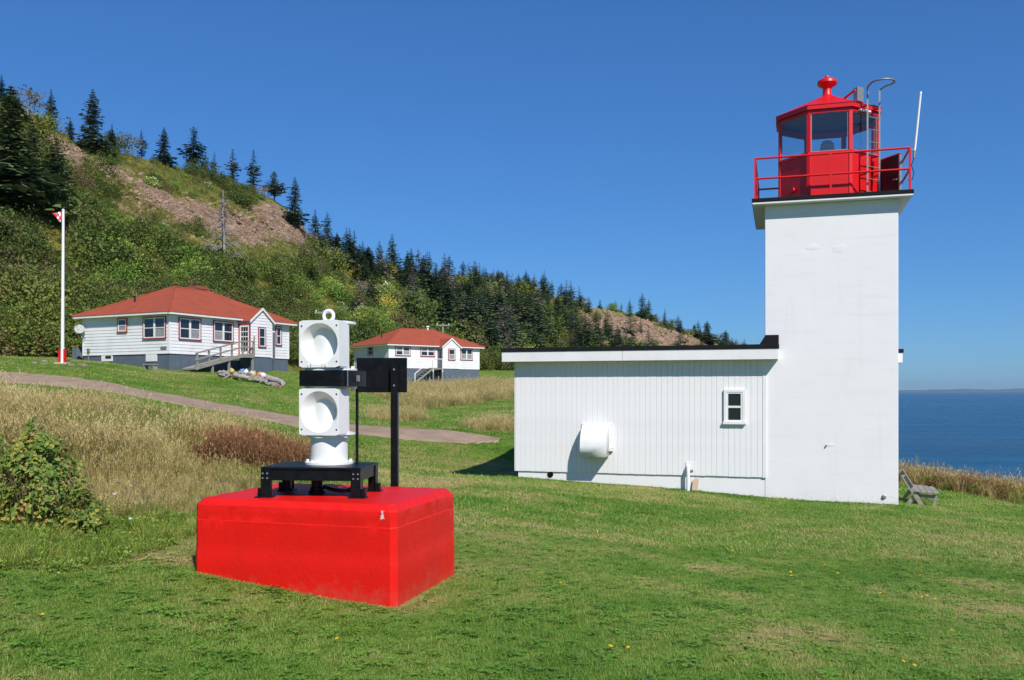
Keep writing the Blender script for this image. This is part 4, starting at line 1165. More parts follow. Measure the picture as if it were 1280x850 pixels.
# black band: a wrap with rounded ends
pts = []
xa, xb_, ya, yb_ = -0.180, 0.268, -0.226, 0.235; rr = 0.05
for (ccx, ccy, a0) in ((xb_ - rr, ya + rr, -90), (xb_ - rr, yb_ - rr, 0), (xa + rr, yb_ - rr, 90), (xa + rr * 0.4, ya + rr * 0.4, 180)):
    r_ = rr if a0 != 180 else rr * 0.4
    for i in range(7): a = R(a0 + 90 * i / 6); pts.append((ccx + r_ * math.cos(a), ccy + r_ * math.sin(a), 0))
mb = MB(); mb.prism([(x, y, Z1b + 0.0225) for x, y, _ in pts], (0, 0, Z2a - Z1b - 0.045)); mb.build('band', M_BLACK, hn, smooth=30)
mb = MB(); mb.box(xb_ - 0.004, xb_ + 0.004, ya + 0.05, ya + 0.062, Z1b + 0.024, Z2a - 0.024); mb.build('band_edge', M_GALV, hn)
mb = MB(); mb.box(xb_ + 0.0005, xb_ + 0.03, -0.01, 0.012, 0.735, 0.79); mb.build('band_clasp', M_GALV, hn, bevel=0.004)
# lifting eye
mb = MB(); cz = Z2b + 0.055
mb.tube([(0.0 + 0.048 * math.cos(a), -0.01, cz + 0.048 * math.sin(a)) for a in [2 * math.pi * i / 24 for i in range(24)]], 0.016, 10, closed=True)
mb.lathe((0, -0.01, Z2b + 0.001), [(0.035, 0), (0.03, 0.012), (0.02, 0.02)], 16)
mb.build('lifting_eye', M_WHITE_G, hn, smooth=50)
# raised year on the upper mouth plate
for tx_, txt in ((-0.085, '19'), (0.055, '78')):
    cu = bpy.data.curves.new('raised_figures', 'FONT'); cu.body = txt; cu.size = 0.040; cu.extrude = 0.004; cu.align_x = 'CENTER'; cu.space_character = 1.5
    to = bpy.data.objects.new('tmp', cu); COL.objects.link(to)
    dg_ = bpy.context.evaluated_depsgraph_get(); dg_.update()
    me = bpy.data.meshes.new_from_object(to.evaluated_get(dg_)); bpy.data.objects.remove(to)
    me.name = 'raised_figures'; me.materials.clear(); me.materials.append(M_WHITE_G)
    o = link('raised_figures', me, hn, (tx_ + 0.01, FRY - 0.003, Z2a + 0.012)); o.rotation_euler = (R(90), 0, 0)
# support rod from the stand up to the band
mb = MB(); mb.cyl((0.225, 0.10, 0.0005), (0.225, 0.10, Z1b + 0.0), 0.014, None, 10); mb.build('support_rod', M_BLACK, hn, smooth=40)

# ================================================================== black sign behind the block, seen from its back
sg0 = at(493.5, 607, 9.0); sgz = gz1(sg0.x, sg0.y)
sg = thing('sign_board', 'black rectangular sign seen from behind on a square black post', 'sign', (sg0.x, sg0.y, sgz), -R(4))
zt_ = at(0, 447, 9.0).z - sgz; zb_ = at(0, 490.5, 9.0).z - sgz
mb = MB(); mb.box(-0.40, 0.115, 0.038, 0.056, zb_, zt_); mb.build('panel', M_BLACK, sg, bevel=0.003)
mb = MB(); mb.box(-0.036, 0.036, -0.036, 0.036, -0.4, zt_ - 0.065); post = mb.build('post', M_BLACK, sg, bevel=0.004)
for z in (zb_ + 0.07, zt_ - 0.12):
    mb = MB(); mb.cyl((0, -0.035, z), (0, -0.042, z), 0.010, None, 8); mb.build('bolt', M_GALV, post)

# ================================================================== houses
def lap_wall(mb, o, u, n, L, z0, z1, k):
    """lapped clapboards: every course a wedge, its lower edge proud"""
    o = Vector(o); u = Vector(u); n = Vector(n); up = Vector((0, 0, 1)); h = (z1 - z0) / k
    for i in range(k):
        za, zb = z0 + i * h, z0 + (i + 1) * h
        a0, a1 = o + n * 0.034 + up * za, o + u * L + n * 0.034 + up * za
        b0, b1 = o + n * 0.012 + up * (zb), o + u * L + n * 0.012 + up * (zb)
        c0, c1 = o + n * 0.004 + up * za, o + u * L + n * 0.004 + up * za
        mb.add([a0, a1, b1, b0, c0, c1], [(0, 1, 2, 3), (4, 5, 1, 0), (0, 3, 4), (1, 5, 2)])

def house(name, label, corner_px, corner_Y, beta, pxR, pxL, fz, hs, roof_rise):
    X0 = (corner_px - CX) / FPX * corner_Y
    dx, dy = math.sin(beta), math.cos(beta)
    k = (pxR - CX) / FPX; L = (k * corner_Y - X0) / (dx - k * dy)
    k2 = (pxL - CX) / FPX; Wd = (X0 - k2 * corner_Y) / (dy + k2 * dx) * 1.0
    Wd = (k2 * corner_Y - X0) / (-dy - k2 * dx)
    t = thing(name, label, 'house', (X0, corner_Y, E + fz), R(90) - beta)
    t['_d'] = 0; del t['_d']
    def xf(px):                                  # photo column -> distance along the front wall
        k = (px - CX) / FPX; return (k * corner_Y - X0) / (dx - k * dy)
    def yl(px):                                  # photo column -> distance along the left wall
        k = (px - CX) / FPX; return (k * corner_Y - X0) / (-dy - k * dx)
    def zf(py, x, y=0.0):
        Y = corner_Y + x * dy + y * dx; return (HY - py) / FPX * Y - fz
    return t, L, Wd, xf, yl, zf

def house_shell(t, L, Wd, hs, rise, ov, courses, bay=None):
    mb = MB(); mb.box(0.03, L - 0.03, 0.03, Wd - 0.03, -2.2, 0.0); mb.build('foundation', M_SLATE, t)
    mb = MB(); mb.box(0.0, L, 0.0, Wd, -0.03, hs)
    wall = mb.build('wall', M_SIDING, t)
    for nm_, o, u, n, ln in (('front', (0, 0, 0), (1, 0, 0), (0, -1, 0), L), ('left', (0, Wd, 0), (0, -1, 0), (-1, 0, 0), Wd), ('right', (L, 0, 0), (0, 1, 0), (1, 0, 0), Wd), ('back', (L, Wd, 0), (-1, 0, 0), (0, 1, 0), L)):
        mb = MB(); lap_wall(mb, o, u, n, ln, -0.04, hs - 0.02, courses); c = mb.build('clapboards', M_SIDING, wall); c['kind'] = 'stuff'
    for (x, y) in ((-0.04, -0.04), (L - 0.07, -0.04), (-0.04, Wd - 0.07), (L - 0.07, Wd - 0.07)):
        mb = MB(); mb.box(x, x + 0.11, y, y + 0.11, -0.04, hs - 0.025); mb.build('corner_board', M_WHITE, wall)
    # eaves and hip roof
    mb = MB(); mb.box(-ov, L + ov, -ov, Wd + ov, hs, hs + 0.03)
    for (a, b, c, d) in ((-ov - 0.02, L + ov + 0.02, -ov - 0.022, -ov), (-ov - 0.02, L + ov + 0.02, Wd + ov, Wd + ov + 0.022), (-ov - 0.022, -ov, -ov, Wd + ov), (L + ov, L + ov + 0.022, -ov, Wd + ov)):
        mb.box(a, b, c, d, hs - 0.02, hs + 0.13)
    mb.build('eaves', M_WHITE, t)
    e = ov + 0.05; ze = hs + 0.131
    h = (Wd + 2 * e) / 2; zr = ze + rise
    P = [(-e, -e, ze), (L + e, -e, ze), (L + e, Wd + e, ze), (-e, Wd + e, ze), (-e + h, Wd / 2, zr), (L + e - h, Wd / 2, zr)]
    P2 = [(x, y, z - 0.02) for x, y, z in P[:4]]
    mb = MB(); mb.add(P + P2, [(0, 1, 5, 4), (1, 2, 5), (2, 3, 4, 5), (3, 0, 4), (6, 7, 1, 0), (7, 8, 2, 1), (8, 9, 3, 2), (9, 6, 0, 3), (9, 8, 7, 6)])
    roof = mb.build('roof', M_SHINGLE, t)
    # ridge and hip caps
    for a, b in ((4, 5), (0, 4), (1, 5), (2, 5), (3, 4)):
        mb = MB(); mb.tube([Vector(P[a]) + Vector((0, 0, 0.0)), Vector(P[b]) + Vector((0, 0, 0.0))], 0.07, 6); mb.build('ridge_cap', M_SHINGLE, roof)
    return wall, roof, P

def roof_z(Wd, L, ov, hs, rise, x, y):
    e = ov + 0.05; h = (Wd + 2 * e) / 2
    return hs + 0.131 + rise * min(x + e, L + e - x, y + e, Wd + e - y) / h

def gable_bay(t, x0, x1, p, hs, wallz, courses, ov=0.12):
    """small gabled entry bay in front of the front wall"""
    mb = MB(); mb.box(x0 + 0.03, x1 - 0.03, -p + 0.03, 0.028, -2.2, 0.0); mb.build('bay_foundation', M_SLATE, t)
    xm = (x0 + x1) / 2; hg = (x1 - x0) / 2 * 0.78
    mb = MB(); mb.box(x0, x1, -p, -0.036, -0.03, hs)
    mb.prism([(x0, -p, hs), (x1, -p, hs), (xm, -p, hs + hg)], (0, p + 2.2, 0))
    bay = mb.build('entry_bay', M_SIDING, t)
    mb = MB(); lap_wall(mb, (x0, -p, 0), (1, 0, 0), (0, -1, 0), x1 - x0, -0.04, hs, courses); c = mb.build('clapboards', M_SIDING, bay); c['kind'] = 'stuff'
    kk = 4
    mb = MB()
    for i in range(kk):
        f = i / kk; w = (x1 - x0) / 2 * (1 - f); w2 = (x1 - x0) / 2 * (1 - (i + 1) / kk); za, zb = hs + hg * f, hs + hg * (i + 1) / kk
        mb.add([(xm - w, -p - 0.034, za), (xm + w, -p - 0.034, za), (xm + w2, -p - 0.012, zb), (xm - w2, -p - 0.012, zb), (xm - w, -p - 0.004, za), (xm + w, -p - 0.004, za)], [(0, 1, 2, 3), (4, 5, 1, 0)])
    c = mb.build('gable_boards', M_SIDING, bay); c['kind'] = 'stuff'
    # two roof slopes with white rakes
    for s_ in (-1, 1):
        ex = xm + s_ * ((x1 - x0) / 2 + 0.16); ez_ = hs - 0.16 * 0.78 + 0.03
        a = Vector((ex, -p - ov, ez_)); b = Vector((xm, -p - ov, hs + hg + 0.03))
        poly = [a, b, b + Vector((0, 0, 0.06)), a + Vector((0, 0, 0.06))]
        mb = MB(); mb.prism(poly, (0, p + 1.6 + ov, 0)); mb.build('bay_roof', M_SHINGLE, bay)
        poly = [a + Vector((0, -0.025, -0.10)), b + Vector((0, -0.025, -0.10)), b + Vector((0, -0.025, 0.075)), a + Vector((0, -0.025, 0.075))]
        mb = MB(); mb.prism(poly, (0, 0.024, 0)); mb.build('rake_board', M_WHITE, bay)
    return bay

FR_, FRN = Vector((1, 0, 0)), Vector((0, -1, 0))
LF_, LFN = Vector((0, 1, 0)), Vector((-1, 0, 0))

# ---- the nearer house
fz1 = (HY - 441.0) / FPX * 55.0
BETA1 = math.atan(580.0 / FPX)
h1, L1, W1, xf1, yl1, zf1 = house('bungalow', 'nearer white bungalow with red hip roof, wheelchair ramp and satellite dish', 211.6, 55.0, BETA1, 360.6, 104.0, fz1, 2.35, 2.2)
HS1 = zf1(392.5, 0.0)
OV1 = 0.42
wall1, roof1, RP1 = house_shell(h1, L1, W1, HS1, 2.15, OV1, 12)
def wpair(parent, xf, zf, pa, pb, ta, bb, split, panes, o, u, n, ycoord=False, trim=M_TRIM):
    x0, x1 = xf(pa), xf(pb)
    if x0 > x1: x0, x1 = x1, x0
    xm = (x0 + x1) / 2
    z1 = zf(ta, 0 if ycoord else xm, xm if ycoord else 0); z0 = zf(bb, 0 if ycoord else xm, xm if ycoord else 0)
    return win(parent, o, u, n, x0, x1, z0, z1, trim, 0.06, M_WHITE, split, panes, 0.055, True, None, 0.07)
oF = Vector((0, -0.038, 0)); oL = Vector((-0.038, 0, 0))
wpair(h1, xf1, zf1, 223.5, 249.5, 398.5, 424, 2, [0, 0, 1, 0], oF, FR_, FRN)
wpair(h1, xf1, zf1, 266.5, 290.0, 402.5, 426.5, 2, [1, 0, 0, 0], oF, FR_, FRN)
wpair(h1, yl1, zf1, 180.5, 207.5, 397.0, 422.5, 2, [1, 0, 0, 0], oL, LF_, LFN, True)
wpair(h1, yl1, zf1, 148.5, 159.0, 399.0, 414.5, 1, [1, 0], oL, LF_, LFN, True)
wpair(h1, xf1, zf1, 344.5, 350.5, 409.0, 431.0, 1, [0, 0], oF, FR_, FRN)
# entry bay: the door is in its left flank
p1 = 1.05; bx0 = xf1(298.5); bx1 = bx0 + 2.05
bay1 = gable_bay(h1, bx0, bx1, p1, HS1, 0, 12)
oB = Vector((0, -p1 - 0.038, 0))
bm_ = (bx0 + bx1) / 2
win(h1, oB, FR_, FRN, bm_ - 0.30, bm_ + 0.30, HS1 - 1.72, HS1 - 0.46, M_TRIM, 0.06, M_WHITE, 1, [0, 0], 0.055, True, None, 0.06)
mb = MB()
for (a, b, c, d) in ((-0.08, 0.0, 0.0, 2.08), (0.86, 0.94, 0.0, 2.08), (-0.08, 0.94, 2.081, 2.16)):
    mb.obox((bx0 - 0.001, -p1 + 0.07, 0), (0, 1, 0), (-1, 0, 0), a, b, 0.0, 0.07, c, d)
door1 = mb.build('door', M_TRIM, h1)
mb = MB(); mb.obox((bx0 - 0.001, -p1 + 0.07, 0), (0, 1, 0), (-1, 0, 0), 0.001, 0.859, 0.0, 0.04, 0.0, 2.08); mb.build('door_leaf', M_WHITE, door1)
for i in range(3):
    for j in range(5):
        mb = MB(); mb.obox((bx0 - 0.001, -p1 + 0.07, 0), (0, 1, 0), (-1, 0, 0), 0.13 + i * 0.21, 0.31 + i * 0.21, 0.03, 0.045, 0.30 + j * 0.34, 0.58 + j * 0.34); mb.build('door_pane', M_GLASSDARK, door1)
mb = MB(); mb.obox((bx0 - 0.002, -p1 + 0.32, 0), (0, 1, 0), (-1, 0, 0), 0, 0.26, 0, 0.12, 2.24, 2.34); mb.build('porch_lamp', M_GREYPLASTIC, h1)
# ramp down along the front wall
rx1, rx0 = bx0 - 0.02, max(0.2, xf1(224)); ry0, ry1 = -0.22, -p1 - 0.35
zr0 = -1.02
mb = MB(); mb.prism([(rx0, ry1, zr0), (rx1 - 1.2, ry1, -0.10), (rx1, ry1, -0.06), (rx1, ry1, 0.0), (rx1 - 1.2, ry1, -0.03), (rx0, ry1, zr0 + 0.08)], (0, ry0 - ry1, 0)); ramp1 = mb.build('ramp', M_GREYWOOD, h1)
mb = MB(); mb.prism([(rx0, ry1 - 0.045, zr0 - 0.03), (rx1 - 1.2, ry1 - 0.045, -0.16), (rx1, ry1 - 0.045, -0.14), (rx1, ry1 - 0.045, 0.09), (rx1 - 1.2, ry1 - 0.045, 0.07), (rx0, ry1 - 0.045, zr0 + 0.16)], (0, 0.043, 0)); mb.build('ramp_skirt', M_GREYWOOD, ramp1)
rl = rx1 - rx0
zs_ = lambda x: np.interp(x, [rx0, rx1 - 1.2, rx1], [zr0 + 0.1, 0.02, 0.04])
pxs = [rx0 + 0.1 + i * (rl - 0.2) / 5 for i in range(6)]
for x in pxs:
    mb = MB(); mb.box(x - 0.05, x + 0.05, ry1 - 0.06, ry1 + 0.03, zs_(x) - 0.15, zs_(x) + 0.86); mb.build('rail_post', M_GREYWOOD, ramp1)
for hh in (0.45, 0.84):
    mb = MB(); P_ = [(x, ry1 - 0.09, zs_(x) + hh) for x in pxs]
    mb.prism([(P_[0][0] - 0.2, ry1 - 0.1, P_[0][2] - 0.04)] + [(p[0], ry1 - 0.1, p[2]) for p in P_[1:]] + [(p[0], ry1 - 0.1, p[2] + 0.10) for p in reversed(P_[1:])] + [(P_[0][0] - 0.2, ry1 - 0.1, P_[0][2] + 0.06)], (0, 0.036, 0)); mb.build('handrail', M_GREYWOOD, ramp1)
for x in (rx1 - 0.1, rx1 - 2.2, rx1 - 3.6):
    mb = MB(); mb.box(x - 0.06, x + 0.06, ry1 + 0.02, ry1 + 0.14, -2.0, zs_(x) - 0.12); mb.build('ramp_leg', M_GREYWOOD, ramp1)
mb = MB(); mb.box(rx1 - 0.05, rx1 + 0.0, ry1 - 0.06, ry1 + 0.03, 0.0, 1.3); mb.build('rail_post', M_GREYWOOD, ramp1)
# chimney, roof vents, dish, cellar lights, hatch, meter
def chimney(roof, x, y, z0, w, h, m):
    mb = MB(); mb.box(x - w / 2, x + w / 2, y - w / 2, y + w / 2, z0 - 0.8, z0 + h); c = mb.build('chimney', m, roof)
    mb = MB(); mb.box(x - w / 2 - 0.07, x + w / 2 + 0.07, y - w / 2 - 0.07, y + w / 2 + 0.07, z0 + h - 0.22, z0 + h - 0.08); mb.build('chimney_cap', m, roof); return c
rz = lambda x, y: roof_z(W1, L1, OV1, HS1, 2.15, x, y)
chimney(roof1, L1 * 0.60, W1 * 0.56, rz(L1 * 0.6, W1 * 0.56), 0.95, 0.55, M_BRICK)
x, y = L1 * 0.78, W1 * 0.36
mb = MB(); mb.prism([(x - 0.25, y - 0.25, rz(x, y) - 0.12), (x + 0.25, y - 0.25, rz(x, y) - 0.12), (x + 0.2, y - 0.15, rz(x, y) + 0.22), (x - 0.2, y - 0.15, rz(x, y) + 0.22)], (0, 0.45, 0.1)); mb.build('roof_vent', M_BLACK, roof1, bevel=0.03)
x, y = 1.55, W1 * 0.62
mb = MB(); mb.cyl((x, y, rz(x, y) - 0.05), (x, y, rz(x, y) + 0.40), 0.06, None, 10); mb.build('vent_stack', M_DARK, roof1, smooth=40)
dy_ = W1 - 0.1
mb = MB(); c = Vector((-0.42, dy_ - 0.1, HS1 - 0.72)); n_ = Vector((-0.62, -0.72, 0.30)).normalized(); uu = n_.orthogonal().normalized(); ww = n_.cross(uu)
vs = []; fs = []; nn = 24
for j, r_ in enumerate((0.0001, 0.12, 0.22, 0.31)):
    for i in range(nn):
        a = 2 * math.pi * i / nn; vs.append(c + (uu * math.cos(a) + ww * math.sin(a)) * r_ + n_ * (r_ * r_ * 0.5))
for j in range(3):
    for i in range(nn): fs.append((j*nn+i, j*nn+(i+1) % nn, (j+1)*nn+(i+1) % nn, (j+1)*nn+i))
mb.add(vs, fs); dish = mb.build('satellite_dish', paint('grey_dish', (0.42, 0.43, 0.43), rough=0.5), h1, smooth=60)
md = dish.modifiers.new('sheet', 'SOLIDIFY'); md.thickness = 0.02
mb = MB(); mb.tube([c - n_ * 0.01, c - n_ * 0.2, Vector((-0.28, dy_ - 0.15, HS1 - 1.25)), Vector((-0.02, dy_ - 0.15, HS1 - 1.3))], 0.03, 8); mb.build('dish_arm', M_GALV, dish, smooth=40)
mb = MB(); mb.tube([c - ww * 0.28, c + n_ * 0.55 - ww * 0.1], 0.016, 6); mb.build('feed_arm', M_GALV, dish)
def flat_win(parent, y0, y1, z0, z1, pane=True):
    mb = MB(); mb.obox((0.03, 0, 0), (0, 1, 0), (-1, 0, 0), y0, y1, 0.0, 0.05, z0, z1); f = mb.build('cellar_window', M_WHITE, parent)
    if pane: mb = MB(); mb.obox((0.03, 0, 0), (0, 1, 0), (-1, 0, 0), y0 + 0.10, y1 - 0.38, 0.045, 0.056, z0 + 0.16, z1 - 0.07); mb.build('pane', M_GLASSDARK, f)
flat_win(h1, yl1(140.5), yl1(127.0), zf1(451.5, 0, 5.3), zf1(443.2, 0, 5.3))
flat_win(h1, yl1(196), yl1(182.5), zf1(451.5, 0, 1), zf1(441.6, 0, 1), False)
y = yl1(206); mb = MB(); mb.obox((-0.012, 0, 0), (0, 1, 0), (-1, 0, 0), y - 0.20, y + 0.30, 0, 0.06, zf1(436.5, 0, 0.5), zf1(433, 0, 0.5)); mb.build('wall_vent', M_GALV, h1)
y = yl1(112); mb = MB(); mb.obox((-0.012, 0, 0), (0, 1, 0), (-1, 0, 0), y - 0.1, y + 0.1, 0.0, 0.12, 0.18, 0.42); mb.cyl((-0.08, y, 0.18), (-0.08, y, -0.9), 0.03); mb.build('electric_meter', M_GALV, h1)
x = xf1(341); mb = MB(); mb.box(x - 0.05, x + 0.05, -0.16, -0.04, -2.0, HS1 - 0.6); mb.build('downpipe', M_SLATE, h1)

# ---- the farther house
fz2 = (HY - 459.3) / FPX * 92.0
BETA2 = R(52)
h2, L2, W2, xf2, yl2, zf2 = house('bungalow', 'farther white bungalow with red hip roof and outside wooden stairs', 486.0, 92.0, BETA2, 598.8, 443.0, fz2, 2.35, 2.2)
HS2 = zf2(431.5, 0.0)
wall2, roof2, RP2 = house_shell(h2, L2, W2, HS2, 1.95, 0.42, 12)
wpair(h2, xf2, zf2, 494.5, 512.0, 433.2, 444.0, 2, [0, 1, 1, 0], oF, FR_, FRN)
wpair(h2, xf2, zf2, 526.0, 542.5, 434.0, 445.0, 2, [0, 1], oF, FR_, FRN)
wpair(h2, xf2, zf2, 575.8, 590.0, 436.0, 449.5, 2, [1, 0], oF, FR_, FRN)
wpair(h2, yl2, zf2, 460.5, 466.0, 433.5, 443.5, 1, [0, 0], oL, LF_, LFN, True)
p2 = 1.0; cx0 = xf2(547); cx1 = cx0 + 2.2
bay2 = gable_bay(h2, cx0, cx1, p2, HS2, 0, 12)
bm_ = (cx0 + cx1) / 2
win(h2, Vector((0, -p2 - 0.038, 0)), FR_, FRN, bm_ - 0.38, bm_ + 0.38, HS2 - 1.35, HS2 - 0.25, M_TRIM, 0.07, M_WHITE, 1, [1, 0], 0.055, True, None, 0.06)
mb = MB(); mb.obox((cx0 - 0.001, -p2 + 0.07, 0), (0, 1, 0), (-1, 0, 0), 0.0, 0.86, 0.0, 0.05, 0.0, 2.05); d2 = mb.build('door', M_GREYPLASTIC, h2)
mb = MB(); mb.obox((cx0 - 0.001, -p2 + 0.07, 0), (0, 1, 0), (-1, 0, 0), 0.18, 0.68, 0.04, 0.056, 1.0, 1.8); mb.build('door_pane', M_GLASSDARK, d2)
# landing and stairs
lx1, lx0 = cx0 - 0.02, cx0 - 1.3
mb = MB(); mb.box(lx0, lx1, -p2 - 0.1, -0.16, -0.14, -0.02); landing = mb.build('landing', M_GREYWOOD, h2)
for x in (lx0 + 0.07, lx1 - 0.08):
    for y in (-p2 - 0.03, -0.3):
        mb = MB(); mb.box(x - 0.06, x + 0.06, y - 0.06, y + 0.06, -2.2, -0.141); mb.build('landing_leg', M_GREYWOOD, landing)
mb = MB(); nst = 7; ln = 2.3; dr = 1.55
for y in (-p2 - 0.08, -0.26):
    m2 = MB(); m2.prism([(lx0, y, -0.18), (lx0, y, 0.0), (lx0 - ln, y, -dr), (lx0 - ln, y, -dr - 0.22)], (0, 0.06, 0)); m2.build('stair_stringer', M_GREYWOOD, landing)
for i in range(nst):
    x = lx0 - ln * (i + 1) / nst; z = -dr * (i + 0.6) / nst
    m2 = MB(); m2.box(x, x + 0.30, -p2 - 0.015, -0.265, z - 0.02, z + 0.03); m2.build('stair_tread', M_GREYWOOD, landing)
for (x, z, h_) in ((lx0 + 0.03, -0.02, 1.0), (lx0 - ln + 0.1, -dr, 0.95), (lx1 - 0.05, -0.02, 1.0)):
    m2 = MB(); m2.box(x - 0.045, x + 0.045, -p2 - 0.10, -p2 - 0.01, z - 0.4, z + h_); m2.build('rail_post', M_WHITE, landing)
m2 = MB(); m2.tube([(lx0 - ln + 0.1, -p2 - 0.055, -dr + 0.92), (lx0 + 0.03, -p2 - 0.055, 0.95), (lx1 - 0.05, -p2 - 0.055, 0.95)], 0.04, 6); m2.build('handrail', M_WHITE, landing)
rz = lambda x, y: roof_z(W2, L2, 0.42, HS2, 1.95, x, y)
x, y = L2 * 0.62, W2 * 0.5
mb = MB(); mb.cyl((x, y, rz(x, y) - 0.1), (x, y, rz(x, y) + 0.30), 0.10, None, 12); mb.cyl((x, y, rz(x, y) + 0.29), (x, y, rz(x, y) + 0.42), 0.19, 0.17, 12); mb.build('roof_cowl', M_WHITE_G, roof2, smooth=40)
x, y = 1.5, W2 * 0.55
mb = MB(); mb.cyl((x, y, rz(x, y) - 0.05), (x, y, rz(x, y) + 0.35), 0.06, None, 10); mb.build('vent_stack', M_DARK, roof2, smooth=40)

# ================================================================== flagpole
fp = at(78, 452, 48.0); fpz = gz1(fp.x, fp.y)
fl = thing('flagpole', 'tall white flagpole with red lower sleeve and small limp red and white flag', 'flagpole', (fp.x, fp.y, fpz))
ph = at(0, 263, 48.0).z - fpz
mb = MB(); mb.cyl((0, 0, -0.2), (0.05, 0, ph), 0.095, 0.065, 14); mb.lathe((0.05, 0, ph), [(0.075, 0), (0.075, 0.05), (0.02, 0.08)], 12); mb.build('pole', M_WHITE_G, fl, smooth=40)
for x in (-0.135, 0.135):
    mb = MB(); mb.box(x - 0.035, x + 0.035, -0.11, 0.11, -0.2, 0.78); mb.build('sleeve_plate', M_REDMETAL, fl)
mb = MB(); mb.box(-0.32, 0.32, -0.28, 0.28, -0.25, 0.05); mb.build('footing', M_CONCRETE, fl, bevel=0.02)
def flag_mat():
    m, nt, p = newmat('flag_cloth')
    uv = N(nt, 'ShaderNodeAttribute', attribute_name='hoist')
    r = ramp(nt, uv.outputs['Fac'], [(0.0, (0.60, 0.02, 0.03)), (0.26, (0.60, 0.02, 0.03)), (0.27, (0.78, 0.78, 0.78)), (0.44, (0.78, 0.78, 0.78)), (0.45, (0.60, 0.02, 0.03)), (0.56, (0.60, 0.02, 0.03)), (0.57, (0.78, 0.78, 0.78)), (0.74, (0.78, 0.78, 0.78)), (0.75, (0.60, 0.02, 0.03))])
    r.color_ramp.interpolation = 'CONSTANT'
    nt.links.new(r.outputs[0], p.inputs['Base Color']); p.inputs['Roughness'].default_value = 0.8
    return m
nu, nv = 22, 16; vs = []; hv = []
for j in range(nv):
    for i in range(nu):
        u = i / (nu - 1); v = j / (nv - 1)
        w = 0.50 * u * (1 - 0.72 * v); sag = 0.55 * v + 0.10 * u * (1 - v) - 0.02 * math.sin(u * 9)
        fold = 0.10 * math.sin(u * 11 + v * 4) * (0.3 + v) * (0.3 + u)
        vs.append((-0.03 - w, fold, ph - 0.06 - sag)); hv.append(min(1, max(0, u + 0.12 * math.sin(v * 6))))
idx = np.arange(nu * nv).reshape(nv, nu)
me = grid_mesh('flag', np.array(vs), np.stack([idx[:-1, :-1], idx[:-1, 1:], idx[1:, 1:], idx[1:, :-1]], -1).reshape(-1, 4), flag_mat(), {'hoist': hv})
o = link('flag', me, fl); md = o.modifiers.new('cloth', 'SOLIDIFY'); md.thickness = 0.006

# ================================================================== small things by the nearer house
def utility_pole(px, pt, pbase, Y, label):
    b = at(px, pbase, Y); z0 = b.z
    t = thing('utility_pole', label, 'utility pole', (b.x, b.y, z0), R(12))
    h = at(px, pt, Y).z - z0
    mb = MB(); mb.cyl((0, 0, -1.0), (0, 0, h), 0.17, 0.12, 10); mb.build('pole', M_DEADWOOD, t, smooth=40)
    mb = MB(); mb.box(-0.85, 0.85, -0.17, -0.05, h - 0.35, h - 0.20); mb.build('crossarm', M_DEADWOOD, t)
    for x in (-0.7, 0.7):
        mb = MB(); mb.lathe((x, -0.11, h - 0.2), [(0.04, 0), (0.06, 0.05), (0.05, 0.15), (0.02, 0.17)], 8); mb.build('insulator', M_WHITE_G, t)
utility_pole(553.5, 404, 452, 108, 'grey utility pole with crossarm rising behind the farther bungalow')
utility_pole(404.5, 387.5, 448, 86, 'short grey utility pole seen just above the fog horn')

b = at(99, 452, 60.5); bz_ = gz1(b.x, b.y)
t = thing('wheelie_bin', 'blue-grey bin with yellow lid at the far left corner of the nearer bungalow', 'bin', (b.x, b.y, bz_ - 0.05), R(60))
mb = MB(); mb.prism([(-0.30, -0.28, 0), (0.30, -0.28, 0), (0.36, -0.36, 0.92), (-0.36, -0.36, 0.92)], (0, 0.62, 0)); mb.build('body', M_GREYPLASTIC, t, bevel=0.02)
mb = MB(); mb.box(-0.39, 0.39, -0.40, 0.34, 0.921, 0.985); mb.build('lid', M_YELLOW, t, bevel=0.02)
bb_ = at(188, 457, 53.4); bz_ = gz1(bb_.x, bb_.y)
t = thing('garden_bench', 'small low grey bench against the basement wall of the nearer bungalow', 'bench', (bb_.x, bb_.y, bz_), R(90) - BETA1 + R(90))
mb = MB(); mb.box(-0.5, 0.5, -0.17, 0.17, 0.30, 0.36); mb.build('seat', M_GREYWOOD, t)
for x in (-0.4, 0.4):
    mb = MB(); mb.box(x - 0.04, x + 0.04, -0.15, 0.15, -0.05, 0.30); mb.build('leg', M_GREYWOOD, t)

# stones, driftwood and floats of the little rock garden
def stone_mesh(seed, flat):
    bm = bmesh.new(); bmesh.ops.create_icosphere(bm, subdivisions=2, radius=1.0)
    for v in bm.verts:
        c = v.co.copy(); k = 1 + 0.35 * mnoise.fractal(c * 1.3 + Vector((seed * 7.1, 0, 0)), 1, 2, 3)
        v.co = Vector((c.x * k, c.y * k * 0.8, c.z * k * flat))
    me = bpy.data.meshes.new('stone'); bm.to_mesh(me); bm.free()
    return me
SM = []
for i in range(8):
    me = stone_mesh(i + 1, 0.5 + 0.05 * i); me.materials.append((M_STONE, M_STONE_RED)[i % 3 == 2]); SM.append(me)
def stone(px, py, Y, r_, label, group, mi=None):
    p = at(px, py, Y); z = gz1(p.x, p.y)
    o = link('stone', SM[mi if mi is not None else rnd.randrange(8)]); o.location = (p.x, p.y, z + r_ * 0.2); o.scale = (r_, r_ * rnd.uniform(0.7, 1.1), r_ * rnd.uniform(0.7, 1.1)); o.rotation_euler = (rnd.uniform(-.2, .2), rnd.uniform(-.2, .2), rnd.uniform(0, 6.28))
    tag(o, label, 'stone', group); return o
